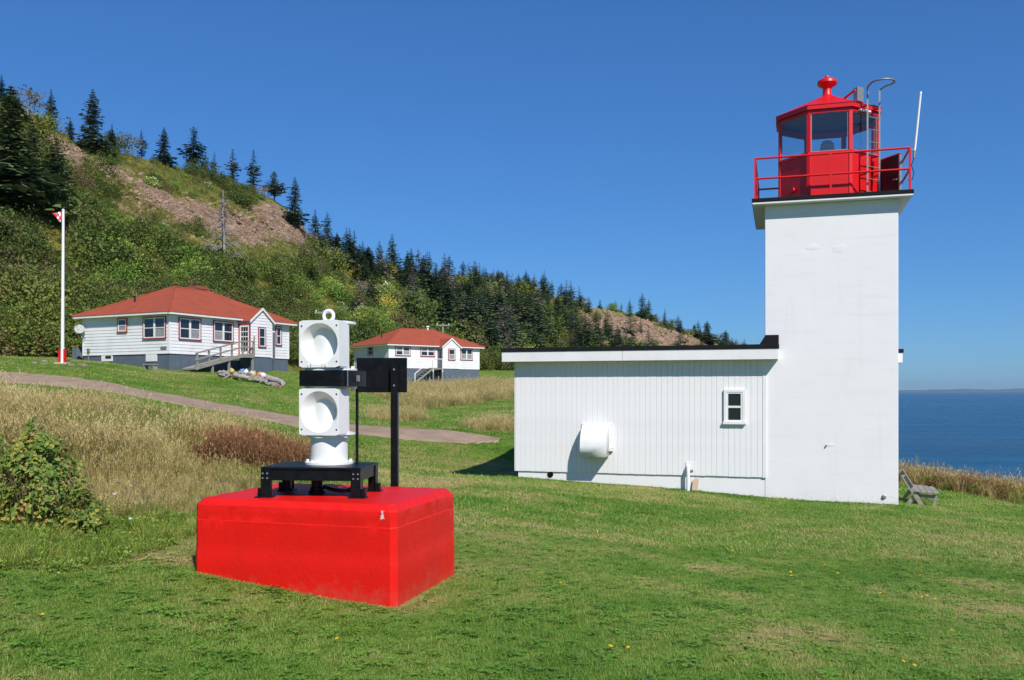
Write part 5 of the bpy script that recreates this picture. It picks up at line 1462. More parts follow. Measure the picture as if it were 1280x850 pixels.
def garden_xy(u, w):
    """u along the bed from the ramp end, w across"""
    a = at(276, 466, 55.5); b_ = at(352, 487, 50.5)
    p = a.lerp(b_, u); d = (b_ - a); d.z = 0; d.normalize(); n = Vector((-d.y, d.x, 0)); return p + n * w
def on_ground(o, p, dz=0): o.location = (p.x, p.y, gz1(p.x, p.y) + dz)
for i in range(95):
    u = rnd.random() ** 0.9; w = rnd.uniform(-1, 1) * (0.35 + 0.9 * math.sin(math.pi * min(1, u * 1.05)))
    p = garden_xy(u, w); r_ = rnd.uniform(0.13, 0.30)
    o = link('stone', SM[rnd.randrange(8)]); on_ground(o, p, r_ * 0.3 + 0.22 * max(0, 1 - (w / 1.1) ** 2) * math.sin(math.pi * min(1, u * 1.02))); o.scale = (r_, r_ * rnd.uniform(.7, 1.1), r_ * rnd.uniform(.6, 1.0)); o.rotation_euler = (rnd.uniform(-.3, .3), rnd.uniform(-.3, .3), rnd.uniform(0, 6.28))
    tag(o, 'rounded beach stone edging the driftwood bed below the nearer bungalow', 'stone', 'stones of the driftwood bed')
def log(u0, w0, u1, w1, r0, r1, bend, label, lift=0.12):
    a, b_ = garden_xy(u0, w0), garden_xy(u1, w1); pts = []; rs = []
    for i in range(9):
        f = i / 8; p = a.lerp(b_, f); d = (b_ - a); n = Vector((-d.y, d.x, 0)).normalized()
        p = p + n * bend * math.sin(math.pi * f)
        pts.append(Vector((p.x, p.y, gz1(p.x, p.y) + lift + 0.12 + 0.05 * mnoise.noise((f * 4, u0 * 9, 0))))); rs.append((r0 + (r1 - r0) * f) * (1 + 0.55 * mnoise.noise((f * 6, u1, 2))))
    c = pts[0].copy()
    mb = MB(); mb.tube([p - c for p in pts], rs, 9); o = mb.build('driftwood_log', M_DRIFT, smooth=50); o.location = c
    tag(o, label, 'driftwood', 'driftwood logs')
log(0.42, -0.55, 0.74, -0.95, 0.15, 0.11, -0.35, 'curved grey driftwood log along the lower edge of the bed')
log(0.46, 0.75, 0.78, 0.55, 0.17, 0.12, 0.15, 'pale straight driftwood log along the upper edge of the bed')
log(0.74, 0.35, 1.0, 0.10, 0.20, 0.13, 0.10, 'thick pale driftwood log at the lower end of the bed', 0.16)
log(0.30, 0.45, 0.46, 0.20, 0.10, 0.05, 0.05, 'short upright-ended driftwood stick near the top of the bed', 0.2)
def buoy(u, w, col, nm, label, r_=0.15):
    p = garden_xy(u, w); m_ = MATS.get('float_' + nm) or paint('float_' + nm, col, rough=0.5)
    mb = MB(); mb.lathe((0, 0, 0), [(0.02, -r_), (r_ * 0.7, -r_ * 0.75), (r_, -0.02), (r_ * 0.95, r_ * 0.4), (r_ * 0.6, r_ * 0.95), (0.05, r_ * 1.2), (0.04, r_ * 1.5)], 14)
    o = mb.build('fishing_float', m_, smooth=50); on_ground(o, p, r_ * 0.75 + 0.28); o.rotation_euler = (rnd.uniform(-.8, .8), rnd.uniform(-.8, .8), 0)
    tag(o, label, 'float', 'fishing floats in the bed')
buoy(0.33, -0.5, (0.75, 0.6, 0.15), 'yellow', 'yellow fishing float lying near the top of the driftwood bed')
buoy(0.66, -0.05, (0.75, 0.2, 0.08), 'orange', 'orange fishing float in the middle of the driftwood bed')
buoy(0.34, 0.1, (0.12, 0.25, 0.55), 'blue', 'blue fishing float in the driftwood bed')
buoy(0.40, 0.15, (0.78, 0.78, 0.76), 'white', 'white fishing float beside the blue one in the driftwood bed')
buoy(0.60, -0.15, (0.75, 0.65, 0.35), 'cream', 'cream fishing float left of the orange one in the driftwood bed')
buoy(0.72, 0.0, (0.78, 0.78, 0.76), 'white', 'white fishing float right of the orange one in the driftwood bed', 0.17)
buoy(0.52, 0.1, (0.78, 0.78, 0.76), 'white', 'white fishing float inside the curved log of the bed', 0.13)
for i in range(16):
    a = rnd.uniform(0, 6.28); rr_ = rnd.uniform(0.9, 1.5)
    p = Vector((fp.x + math.cos(a) * rr_ * 1.1, fp.y + math.sin(a) * rr_ * 0.8, 0))
    o = link('stone', SM[rnd.randrange(8)]); r_ = rnd.uniform(0.09, 0.17); on_ground(o, p, 0.01); o.scale = (r_ * 1.5, r_, r_ * 0.6); o.rotation_euler = (0, 0, rnd.uniform(0, 6.28))
    tag(o, 'flat stone in the ring round the foot of the flagpole', 'stone', 'stones round the flagpole')
# broken slabs on the bank below the farther house
for i, (px_, py_, Y_, r_) in enumerate([(513, 479, 84, 0.85), (520, 485, 80, 0.9), (527, 489, 77, 0.75), (534, 489.5, 76, 0.6), (546, 490, 76, 0.55), (568, 487, 79, 0.55), (541, 491, 75, 0.35)]):
    p = at(px_, py_, Y_)
    mb = MB(); r2 = random.Random(40 + i); n = 7
    mb.prism([(math.cos(6.28 * k / n) * r_ * r2.uniform(.7, 1.15), math.sin(6.28 * k / n) * r_ * r2.uniform(.6, 1.1), 0) for k in range(n)], (0, 0, 0.16))
    o = mb.build('stone_slab', M_STONE, bevel=0.02); on_ground(o, p, 0.0); o.rotation_euler = (rnd.uniform(-.12, .12) - 0.08, rnd.uniform(-.1, .1), 0)
    tag(o, 'broken grey slab lying on the grassy bank below the farther bungalow', 'slab', 'slabs on the bank')
# small stones at the foot of the red block
for (px_, py_, r_) in ((512, 751, 0.018), (526, 750, 0.014), (500, 754, 0.012), (530, 742, 0.016)):
    d = ray(px_, py_); Y_ = 7.0
    for _ in range(20): Y_ = (E - gz1(d.x * Y_, Y_)) / ((py_ - HY) / FPX)
    p = at(px_, py_, Y_); o = link('stone', SM[1]); on_ground(o, p, 0.01); o.scale = (r_, r_, r_)
    tag(o, 'tiny pale pebble in the grass at the foot of the red block', 'stone', 'pebbles by the red block')

# ================================================================== foliage building blocks
class FB:
    """collects leaf-sized faces with a per-vertex tint"""
    def __init__(self): self.v = []; self.q = []; self.t = []
    def quad(self, a, b, c, d, tint):
        k = len(self.v); self.v += [a, b, c, d]; self.q.append((k, k + 1, k + 2, k + 3)); self.t += [tint] * 4
    def leaf(self, p, d, n, l, w, tint):
        """diamond leaf from p along d, face normal about n"""
        s = d.cross(n)
        if s.length < 1e-6: s = d.orthogonal()
        s = s.normalized() * (w / 2); m = p + d * (l * 0.45)
        self.quad(p, m + s, p + d * l, m - s, tint)
    def blade(self, p, d, lean, l, w, tint, k=2):
        """tapering grass blade, bending over along lean"""
        side = lean.cross(d)
        if side.length < 1e-6: side = d.orthogonal()
        side = side.normalized() * (w / 2)
        prev = (p - side, p + side)
        for i in range(1, k + 1):
            f = i / k
            c = p + d * (l * f * (1 - 0.25 * f * f)) + lean * (l * f * f)
            ww = side * max(0.12, 1 - f)
            nx_ = (c - ww, c + ww)
            self.quad(prev[0], prev[1], nx_[1], nx_[0], tint)
            prev = nx_
    def mesh(self, name, mats, smooth=False):
        return grid_mesh(name, np.array([tuple(v) for v in self.v]), np.array(self.q), mats, {'tint': self.t}, smooth)

def rv(r_): # random unit vector
    while True:
        v = Vector((r_.uniform(-1, 1), r_.uniform(-1, 1), r_.uniform(-1, 1)))
        if 0.05 < v.length < 1: return v.normalized()

PROTO = bpy.data.collections.new('plant_prototypes')
def scatter(name, P, S, Rz, I, meshes, label, tilt=0.12, kind='stuff', seed=1):
    """instances of plant meshes on points (geometry nodes); one object for what nobody could count"""
    n = len(P)
    me = bpy.data.meshes.new(name); me.vertices.add(n); me.vertices.foreach_set('co', np.asarray(P, np.float32).ravel())
    r_ = np.random.default_rng(seed)
    rot = np.stack([r_.uniform(-tilt, tilt, n), r_.uniform(-tilt, tilt, n), Rz], 1)
    a = me.attributes.new('sc', 'FLOAT_VECTOR', 'POINT'); S = np.asarray(S, np.float32)
    a.data.foreach_set('vector', (np.repeat(S[:, None], 3, 1) if S.ndim == 1 else S).astype(np.float32).ravel())
    a = me.attributes.new('rot', 'FLOAT_VECTOR', 'POINT'); a.data.foreach_set('vector', rot.astype(np.float32).ravel())
    a = me.attributes.new('idx', 'INT', 'POINT'); a.data.foreach_set('value', np.asarray(I, np.int32))
    me.update()
    c = bpy.data.collections.new(name + '_kinds')
    for k, m_ in enumerate(meshes):
        o = bpy.data.objects.new('%02d_%s' % (k, m_.name), m_); c.objects.link(o)
    ng = bpy.data.node_groups.new(name, 'GeometryNodeTree')
    ng.interface.new_socket('Geometry', in_out='INPUT', socket_type='NodeSocketGeometry')
    ng.interface.new_socket('Geometry', in_out='OUTPUT', socket_type='NodeSocketGeometry')
    gi, go = ng.nodes.new('NodeGroupInput'), ng.nodes.new('NodeGroupOutput')
    ci = ng.nodes.new('GeometryNodeCollectionInfo'); ci.inputs['Collection'].default_value = c
    ci.inputs['Separate Children'].default_value = True; ci.inputs['Reset Children'].default_value = True
    ip = ng.nodes.new('GeometryNodeInstanceOnPoints'); ip.inputs['Pick Instance'].default_value = True
    def na(nm_, ty):
        x = ng.nodes.new('GeometryNodeInputNamedAttribute'); x.data_type = ty; x.inputs['Name'].default_value = nm_
        return next(s for s in x.outputs if s.enabled and s.name == 'Attribute')
    L = ng.links.new
    L(gi.outputs[0], ip.inputs['Points']); L(ci.outputs[0], ip.inputs['Instance'])
    L(na('idx', 'INT'), ip.inputs['Instance Index']); L(na('rot', 'FLOAT_VECTOR'), ip.inputs['Rotation']); L(na('sc', 'FLOAT_VECTOR'), ip.inputs['Scale'])
    L(ip.outputs[0], go.inputs[0])
    o = link(name, me); md = o.modifiers.new('scatter', 'NODES'); md.node_group = ng
    return tag(o, label, kind=kind)

# ------------------------------------------------------------------ foliage materials
M_SPRUCE = leafmat('spruce_needles', [(0.0, (0.022, 0.048, 0.028)), (0.4, (0.050, 0.092, 0.048)), (0.7, (0.085, 0.130, 0.058)), (1.0, (0.150, 0.180, 0.070))], 0.12, 0.09, (0.36, 0.38, 0.42))
M_SPRUCE_GREY = leafmat('dead_spruce_twigs', [(0.0, (0.130, 0.124, 0.098)), (0.5, (0.221, 0.208, 0.169)), (1.0, (0.325, 0.305, 0.260))], 0.1, 0.05)
M_ALDER = leafmat('dark_shrub_leaves', [(0.0, (0.050, 0.078, 0.017)), (0.4, (0.099, 0.142, 0.030)), (0.75, (0.169, 0.212, 0.042)), (1.0, (0.287, 0.269, 0.059))], 0.25, 0.09, (0.36, 0.38, 0.42))
M_GREENB = leafmat('green_shrub_leaves', [(0.0, (0.101, 0.187, 0.035)), (0.45, (0.211, 0.337, 0.060)), (0.8, (0.359, 0.483, 0.089)), (1.0, (0.589, 0.611, 0.124))], 0.28, 0.09, (0.36, 0.38, 0.42))
M_YELB = leafmat('yellowing_shrub_leaves', [(0.0, (0.227, 0.241, 0.039)), (0.5, (0.435, 0.412, 0.067)), (0.8, (0.661, 0.548, 0.095)), (1.0, (0.750, 0.689, 0.141))], 0.3, 0.09, (0.36, 0.38, 0.42))
M_BROWNB = leafmat('brownish_shrub_leaves', [(0.0, (0.100, 0.084, 0.036)), (0.5, (0.190, 0.160, 0.064)), (0.8, (0.280, 0.220, 0.100)), (1.0, (0.380, 0.300, 0.160))], 0.25, 0.09, (0.36, 0.38, 0.42))
M_FLOWER_W = paint('white_flower', (0.72, 0.70, 0.62), (0.6, 0.58, 0.5), 5.0, 0.8, bump=None)
M_BRAMBLE = leafmat('bramble_leaves', [(0.0, (0.045, 0.085, 0.016)), (0.3, (0.101, 0.184, 0.028)), (0.55, (0.202, 0.295, 0.047)), (0.75, (0.383, 0.378, 0.070)), (0.9, (0.605, 0.387, 0.095)), (1.0, (0.525, 0.221, 0.070))], 0.35, 1.1, (0.7, 0.3, 0.0), 0.4)
def lawn_blade_mat():
    m, nt, p = newmat('lawn_blades')
    f = mth(nt, 'ADD', mth(nt, 'MULTIPLY', lawn_field(nt), 1.25), -0.68)
    at_ = N(nt, 'ShaderNodeAttribute', attribute_name='tint')
    f = mth(nt, 'ADD', f, mth(nt, 'MULTIPLY', mth(nt, 'SUBTRACT', at_.outputs['Fac'], 0.5), 0.55), True)
    r = ramp(nt, f, [(0.04, (0.095, 0.205, 0.024)), (0.28, (0.160, 0.325, 0.038)), (0.50, (0.240, 0.385, 0.056)), (0.66, (0.370, 0.405, 0.105)), (0.85, (0.56, 0.455, 0.20))])
    nt.links.new(r.outputs[0], p.inputs['Base Color']); p.inputs['Roughness'].default_value = 0.5; p.inputs['Specular IOR Level'].default_value = 0.3
    tr = N(nt, 'ShaderNodeBsdfTranslucent'); nt.links.new(r.outputs[0], tr.inputs['Color'])
    mx = N(nt, 'ShaderNodeMixShader'); mx.inputs[0].default_value = 0.3
    nt.links.new(p.outputs[0], mx.inputs[1]); nt.links.new(tr.outputs[0], mx.inputs[2]); nt.links.new(mx.outputs[0], nt.nodes['Material Output'].inputs['Surface'])
    return m
M_BLADE = lawn_blade_mat()
M_STRAW = leafmat('dry_grass', [(0.0, (0.104, 0.135, 0.030)), (0.3, (0.237, 0.243, 0.064)), (0.55, (0.463, 0.369, 0.137)), (0.8, (0.680, 0.522, 0.237)), (1.0, (0.750, 0.685, 0.353))], 0.3, 0.30, (0.55, 0.55, 0.1), 0.3)
M_MEADOW = leafmat('meadow_grass', [(0.0, (0.112, 0.157, 0.034)), (0.4, (0.224, 0.258, 0.056)), (0.7, (0.358, 0.325, 0.090)), (1.0, (0.504, 0.403, 0.179))], 0.3, 0.07, (0.5, 0.45, 0.15))
M_VERGE = leafmat('verge_grass', [(0.0, (0.072, 0.139, 0.018)), (0.4, (0.187, 0.302, 0.036)), (0.7, (0.360, 0.391, 0.084)), (1.0, (0.605, 0.441, 0.180))], 0.3, 0.8, (0.55, 0.45, 0.1))
M_RUST = leafmat('rusty_weeds', [(0.0, (0.080, 0.047, 0.021)), (0.4, (0.203, 0.104, 0.044)), (0.7, (0.354, 0.171, 0.077)), (1.0, (0.530, 0.305, 0.136))], 0.3, 0.6, (0.6, 0.3, 0.1))

# ------------------------------------------------------------------ spruce kinds (unit height)
def spruce(seed, w, levels, gaps=0.0, droop=0.28, mat=None, bare=0.06, sparse=1.0):
    r_ = random.Random(seed); fb = FB()
    for i in range(levels):
        f = i / (levels - 1); z = bare + (0.985 - bare) * f ** 0.92
        side = 1 + 0.30 * math.sin(seed + f * 9)
        Rm = w * (1 - f) ** 0.85 * r_.uniform(0.72, 1.12) * side * (0.55 + 0.45 * min(1, f * 7 + 0.2)) + 0.012
        nb_ = max(4, int((10 - 4 * f) * sparse)); a0 = r_.uniform(0, 6.28)
        for b in range(nb_):
            if r_.random() < gaps: continue
            a = a0 + 6.283 * b / nb_ + r_.uniform(-.25, .25); L = Rm * r_.uniform(0.55, 1.15) * (1 + 0.38 * mnoise.noise((math.cos(a) * 1.4 + seed, math.sin(a) * 1.4, f * 5)))
            d = Vector((math.cos(a), math.sin(a), 0)); up = Vector((0, 0, 1)); sd = d.cross(up)
            tb = r_.uniform(0.1, 0.6)
            steps = 4
            for s_ in range(steps):
                g = (s_ + 0.5) / steps
                p = d * (L * g) + up * (z - droop * L * g + 0.18 * L * g * g)
                for sg_ in (-1, 1):
                    dd = (d * 0.75 + sd * sg_ * r_.uniform(.45, .9) + up * r_.uniform(-.42, .08)).normalized()
                    nn = (up + rv(r_) * 0.55).normalized()
                    ln = L * r_.uniform(0.30, 0.46) + 0.012
                    fb.leaf(p, dd, nn, ln, ln * r_.uniform(.42, .65), min(1, max(0, tb + 0.35 * g + r_.uniform(-.15, .15))))
            p = d * (L * 0.8) + up * (z - droop * L * 0.8 + 0.12 * L)
            fb.leaf(p, (d - up * 0.15).normalized(), up, L * 0.32 + 0.012, L * 0.15 + 0.008, min(1, tb + 0.4))
    for k in range(4):
        a = k * 1.57; fb.leaf(Vector((0, 0, 0.955)), Vector((0.1 * math.cos(a), 0.1 * math.sin(a), 1)).normalized(), Vector((math.sin(a), -math.cos(a), 0)), 0.05, 0.014, 0.6)
    crown = fb.mesh('crown', mat or M_SPRUCE)
    mb = MB(); mb.tube([(0, 0, -0.06), (0.004, 0, 0.3), (0, 0.003, 0.65), (0, 0, 0.96)], [0.018, 0.014, 0.008, 0.002], 6)
    for i in range(10):
        z = r_.uniform(0.03, 0.5); a = r_.uniform(0, 6.28); L = w * 0.55 * (1 - z)
        mb.cyl((0, 0, z), (math.cos(a) * L, math.sin(a) * L, z - 0.1 * L), 0.004, 0.001, 4, False)
    trunk = mb.mesh('trunk', M_BARK if mat is None else M_DEADWOOD, smooth=60)
    return trunk, crown
SPR = [spruce(1, 0.25, 26), spruce(2, 0.29, 24, 0.06), spruce(3, 0.20, 24, 0.12), spruce(4, 0.16, 22, 0.28, 0.2, None, 0.16, 0.75), spruce(5, 0.24, 20, 0.22, 0.12, None, 0.26, 0.9), spruce(6, 0.33, 40, 0.05, 0.34, None, 0.05, 1.3), spruce(7, 0.30, 22, 0.2, 0.22, None, 0.10), spruce(8, 0.22, 26, 0.25, 0.36), spruce(9, 0.36, 20, 0.18, 0.15, None, 0.08)]
SPG = [spruce(11, 0.24, 24, 0.15, 0.34, M_SPRUCE_GREY), spruce(12, 0.28, 24, 0.2, 0.3, M_SPRUCE_GREY)]

def bush(seed, n, mat, leaf=0.10, flat=0.75, clumps=26, flowers=0):
    """leaf clumps over a rounded, uneven crown of radius about 1"""
    r_ = random.Random(seed); fb = FB(); C_ = []
    for i in range(clumps):
        v = rv(r_); v.z = abs(v.z) * 1.1 - 0.12
        rad = r_.uniform(0.45, 0.95) * (1 + 0.25 * mnoise.noise(v * 1.6 + Vector((seed, 0, 0))))
        C_.append((Vector((v.x * rad, v.y * rad, v.z * rad * flat + 0.28)), r_.uniform(0.20, 0.38), r_.uniform(0.0, 0.75)))
    for i in range(n):
        c, cr, tb = C_[r_.randrange(clumps)]
        o = rv(r_); p = c + o * cr * r_.random() ** 0.45
        if p.z < -0.05: p.z = abs(p.z) * 0.5
        d = (o + rv(r_) * 0.9 + Vector((0, 0, 0.1))).normalized(); nn = (rv(r_) * 0.7 + Vector((0, 0, 0.8)) + o * 0.5).normalized()
        ln = leaf * r_.uniform(0.6, 1.25)
        fb.leaf(p, d, nn, ln, ln * r_.uniform(.5, .8), min(1, max(0, tb + r_.uniform(-.2, .3))))
    me = fb.mesh('crown', [mat])
    if flowers:
        k = len(fb.q); f2 = FB(); f2.v, f2.q, f2.t = fb.v, fb.q, fb.t
        for i in range(flowers):
            c, cr, tb = C_[r_.randrange(clumps)]; o = rv(r_); o.z = abs(o.z); o.y = -abs(o.y)
            p = c + o * (cr * 1.05)
            for j in range(3): f2.leaf(p, rv(r_), (Vector((0, -.5, 0.8)) + rv(r_) * .4).normalized(), 0.13, 0.11, 1)
        me = grid_mesh('crown', np.array([tuple(v) for v in f2.v]), np.array(f2.q), [mat, M_FLOWER_W], {'tint': f2.t}, False)
        mi = np.zeros(len(f2.q), np.int32); mi[k:] = 1; me.polygons.foreach_set('material_index', mi)
    return me
def bush_wood(seed, flat=0.75):
    r_ = random.Random(seed); mb = MB()
    for i in range(9):
        a = r_.uniform(0, 6.28); rr_ = r_.uniform(0.2, 0.75); z = r_.uniform(0.3, 0.9) * flat
        mb.tube([(0.06 * math.cos(a), 0.06 * math.sin(a), -0.15), (rr_ * 0.4 * math.cos(a), rr_ * 0.4 * math.sin(a), z * 0.45), (rr_ * math.cos(a + .2), rr_ * math.sin(a + .2), z + 0.1)], [0.04, 0.028, 0.008], 5)
    return mb.mesh('stems', M_BARK, smooth=60)
BUSH = [bush(21, 1900, M_ALDER, .10), bush(22, 1900, M_ALDER, 0.09, 0.9), bush(23, 1900, M_GREENB, .095), bush(24, 1300, M_YELB, 0.10, 0.55), bush(25, 1500, M_BROWNB, 0.09, 0.8), bush(26, 1500, M_GREENB, 0.10, 0.65, 26, 16), bush(27, 1200, M_YELB, 0.10, 0.5, 22, 14), bush(28, 1900, M_ALDER, 0.09, 1.1, 30)]
BWOOD = [bush_wood(31), bush_wood(32, 1.0)]
def rough_tuft(seed, n, h, spread, mat, lean=0.35, w=0.012, seeds=False):
    r_ = random.Random(seed); fb = FB()
    for i in range(n):
        a = r_.uniform(0, 6.28); rr_ = spread * math.sqrt(r_.random()); p = Vector((rr_ * math.cos(a), rr_ * math.sin(a), -0.02))
        a2 = a + r_.uniform(-1, 1); ln = lean * r_.uniform(0.3, 1.3)
        L = Vector((math.cos(a2) * ln, math.sin(a2) * ln, 0)); d = Vector((L.x * 0.3, L.y * 0.3, 1)).normalized()
        l = h * r_.uniform(0.5, 1.1); t = r_.random()
        fb.blade(p, d, L, l, w * r_.uniform(.7, 1.3), t, 3)
        if seeds and r_.random() < 0.35:
            tip = p + d * (l * 0.75) + L * l
            for j in range(4): fb.leaf(tip + Vector((0, 0, j * 0.018)), (L + Vector((0, 0, 0.8)) + rv(r_) * 0.4).normalized(), rv(r_), 0.05, 0.014, min(1, t + .3))
    return fb.mesh('tuft', mat)

# ------------------------------------------------------------------ trees on the hill
def plant(name, label, cat, group, parts, p, h, rz, sx=1.0, lean=0.0):
    t = thing(name, label, cat, tuple(p), rz, group)
    t.scale = (h * sx, h * sx, h); t.rotation_euler = (lean, 0, rz)
    for nm_, me in parts: link(nm_, me, t)
    return t
def spruce_at(px, base, top, kind, label, group=None, sx=1.0, grey=False, tmax=1.0):
    p, rk_, t_ = hill_at(px, base, tmax)
    h = (base - top) / FPX * p.y if base > top else 8.0
    zt_ = E + (HY - top) / FPX * p.y; h = max(2.0, zt_ - p.z)
    tr, cr = (SPG if grey else SPR)[kind]
    return plant('spruce_tree', label, 'tree', group, (('trunk', tr), ('crown', cr)), p - Vector((0, 0, 0.3)), h + 0.3, rnd.uniform(0, 6.28), sx)
KEY = [
 (14, 262, 106, 5, 'huge dark spruce at the left edge, largest on the slope', 0.95), (70, 268, 172, 1, 'broad dark spruce standing just right of the huge one', 1.1),
 (40, 252, 148, 0, 'dark spruce squeezed between the two big spruces at the left', 0.9),
 (2, 130, 93, 2, 'small spruce tip on the skyline at the very left edge', 1.0), (64, 158, 111, 2, 'narrow skyline spruce above the broad one, beside the bare brown tree', 1.0),
 (88, 172, 147, 2, 'tiny spruce on the skyline left of the tall full spruce', 1.2), (116, 192, 111, 0, 'tallest full spruce on the skyline above the scree', 1.05),
 (140, 190, 155, 2, 'small spruce just right of the tallest skyline spruce', 1.1), (177, 198, 162, 3, 'thin spruce beside the grey bare bush on the skyline', 1.2),
 (205, 204, 159, 0, 'medium conical spruce standing alone on the skyline', 1.1), (242, 216, 158, 4, 'tall skyline spruce with a bare lower trunk', 1.15),
 (257, 220, 190, 3, 'small thin spruce right of the bare-trunked one', 1.2), (268, 222, 189, 3, 'spindly greyish spruce, second right of the bare-trunked one', 1.0),
 (291, 231, 186, 3, 'thin tufted spruce on the bare crest', 1.3), (317, 238, 187, 3, 'slender ragged spruce, rightmost of the two thin ones on the crest', 1.2),
 (343, 252, 214, 4, 'squat irregular spruce like a pine above the cliff corner', 1.6), (368, 280, 221, 0, 'spruce at the corner where the crest drops', 1.0),
 (394, 296, 262, 2, 'small spruce below the crest corner', 1.2), (409, 312, 265, 0, 'spruce on the falling ridge, left of a pair', 0.95), (433, 334, 284, 1, 'broad dark spruce on the falling ridge, right of a pair', 0.95),
 (421, 322, 290, 2, 'lower spruce between the pair on the falling ridge', 1.1),
 (490, 350, 292, 0, 'tall spruce rising alone above the middle ridge', 0.95), (514, 346, 310, 0, 'shorter spruce right of the tall middle-ridge one', 1.1), (537, 345, 314, 3, 'thin small spruce on the middle ridge above the tan patch', 1.1),
 (465, 396, 342, 1, 'dark spruce on the slope above the farther bungalow, left of the grey one', 0.95), (560, 432, 352, 5, 'large spruce right behind the roof of the farther bungalow', 0.85),
 (590, 448, 362, 1, 'dark spruce beside the right gable of the farther bungalow', 0.95), (612, 452, 375, 0, 'spruce standing clear between the farther bungalow and the annex', 1.0),
 (803, 398, 366, 0, 'tallest spruce of the pair on the far cliff top', 1.2), (787, 396, 373, 2, 'smaller spruce left of the pair on the far cliff top', 1.2), (811, 400, 374, 0, 'right-hand spruce of the pair on the far cliff top', 1.2),
 (840, 412, 402, 2, 'lone small spruce on the far ridge', 1.3), (851, 414, 400, 0, 'second small spruce on the far ridge', 1.2),
 (678, 372, 342, 0, 'spruce group leader on the ridge above the cliffs', 1.1), (690, 374, 350, 2, 'spruce right of the group leader above the cliffs', 1.1), (745, 420, 386, 1, 'dark spruce at the foot of the far cliffs', 1.0), (757, 424, 392, 0, 'lower dark spruce at the foot of the far cliffs', 1.0)]
for px_, b_, t_, k_, lab, sx_ in KEY: spruce_at(px_, b_, t_, k_, lab, 'spruces picked out on the hill', sx_)
spruce_at(515, 398, 334, 0, 'dead silver-grey spruce on the slope above the farther bungalow', 'dead spruces', 0.95, True)
spruce_at(448, 398, 352, 1, 'grey lichen-covered spruce left of the dark one on the slope', 'dead spruces', 1.1, True)
spruce_at(627, 452, 395, 0, 'greyish half-dead spruce left of the annex roof', 'dead spruces', 1.1, True)
# bare snag on the meadow slope
p, _, _ = hill_at(279, 336); hh = (336 - 238) / FPX * p.y
r_ = random.Random(5); mb = MB(); mb.tube([(0, 0, -0.03), (0.01, 0, 0.3), (-0.005, 0.01, 0.7), (0.0, 0, 1.0)], [0.032, 0.026, 0.016, 0.006], 7); tr = mb.mesh('trunk', M_DEADWOOD, smooth=60)
mb = MB()
for i in range(80):
    z = 0.05 + 0.88 * r_.random(); a = r_.uniform(0, 6.28); L = (0.30 if z < 0.45 else 0.22) * (1.05 - z) * r_.uniform(.6, 1.6) + 0.02
    d = Vector((math.cos(a), math.sin(a), 0)); q = Vector((0, 0, z))
    mb.tube([q, q + d * L * 0.5 + Vector((0, 0, -L * .05)), q + d * L + Vector((0, 0, -L * r_.uniform(.05, .5)))], [0.009, 0.006, 0.003], 4)
    for j in range(2): mb.cyl(q + d * L * .6, q + d * L * r_.uniform(.8, 1.1) + rv(r_) * L * .3, 0.003, 0.001, 4, False)
br = mb.mesh('branches', M_DEADWOOD)
plant('dead_tree', 'bare grey snag with broken branches on the green slope', 'tree', None, (('trunk', tr), ('branches', br)), p, hh, 0.4)
# leafless brown and grey deciduous trees on the skyline
def twiggy(seed, leafy):
    r_ = random.Random(seed); mb = MB(); fb = FB()
    def grow(p, d, l, rad, lev):
        q = p + d * l; mb.tube([p, p + d * l * .5 + rv(r_) * l * .06, q], [rad, rad * .8, rad * .6], 5)
        if lev == 0: 
            for k in range(leafy): fb.leaf(q + rv(r_) * 0.05, rv(r_), rv(r_), 0.05, 0.035, r_.random())
            return
        for k in range(3): grow(q, (d + rv(r_) * 0.75 + Vector((0, 0, .15))).normalized(), l * r_.uniform(.6, .85), rad * .6, lev - 1)
    for k in range(3): grow(Vector((0, 0, -0.03)), (Vector((0, 0, 1)) + rv(r_) * 0.4).normalized(), 0.30, 0.02, 3)
    return mb.mesh('trunk', M_DEADWOOD, smooth=60), fb.mesh('crown', M_BROWNB)
TW_ = [twiggy(3, 5), twiggy(8, 2), twiggy(14, 3)]
for px_, b_, t_, k_, lab, sx_ in [(40, 152, 102, 0, 'brownish thin-leaved tree on the skyline above the huge spruce', 1.0), (160, 196, 160, 1, 'grey twiggy bush with pale stems on the skyline', 1.3), (332, 252, 226, 1, 'grey twiggy bush left of the squat spruce on the crest', 1.3), (452, 380, 340, 2, 'thin brown-leaved tree on the slope left of the dark spruce', 1.1), (730, 388, 366, 2, 'bare grey tree on the ridge above the far cliffs', 1.1), (900, 430, 414, 0, 'brown thin tree near the end of the far ridge', 1.2)]:
    p, _, _ = hill_at(px_, b_); h = E + (HY - t_) / FPX * p.y - p.z
    tr, cr = TW_[k_]; plant('deciduous_tree', lab, 'tree', 'thin deciduous trees on the ridge', (('trunk', tr), ('crown', cr)), p - Vector((0, 0, .3)), h + .3, rnd.uniform(0, 6), sx_)
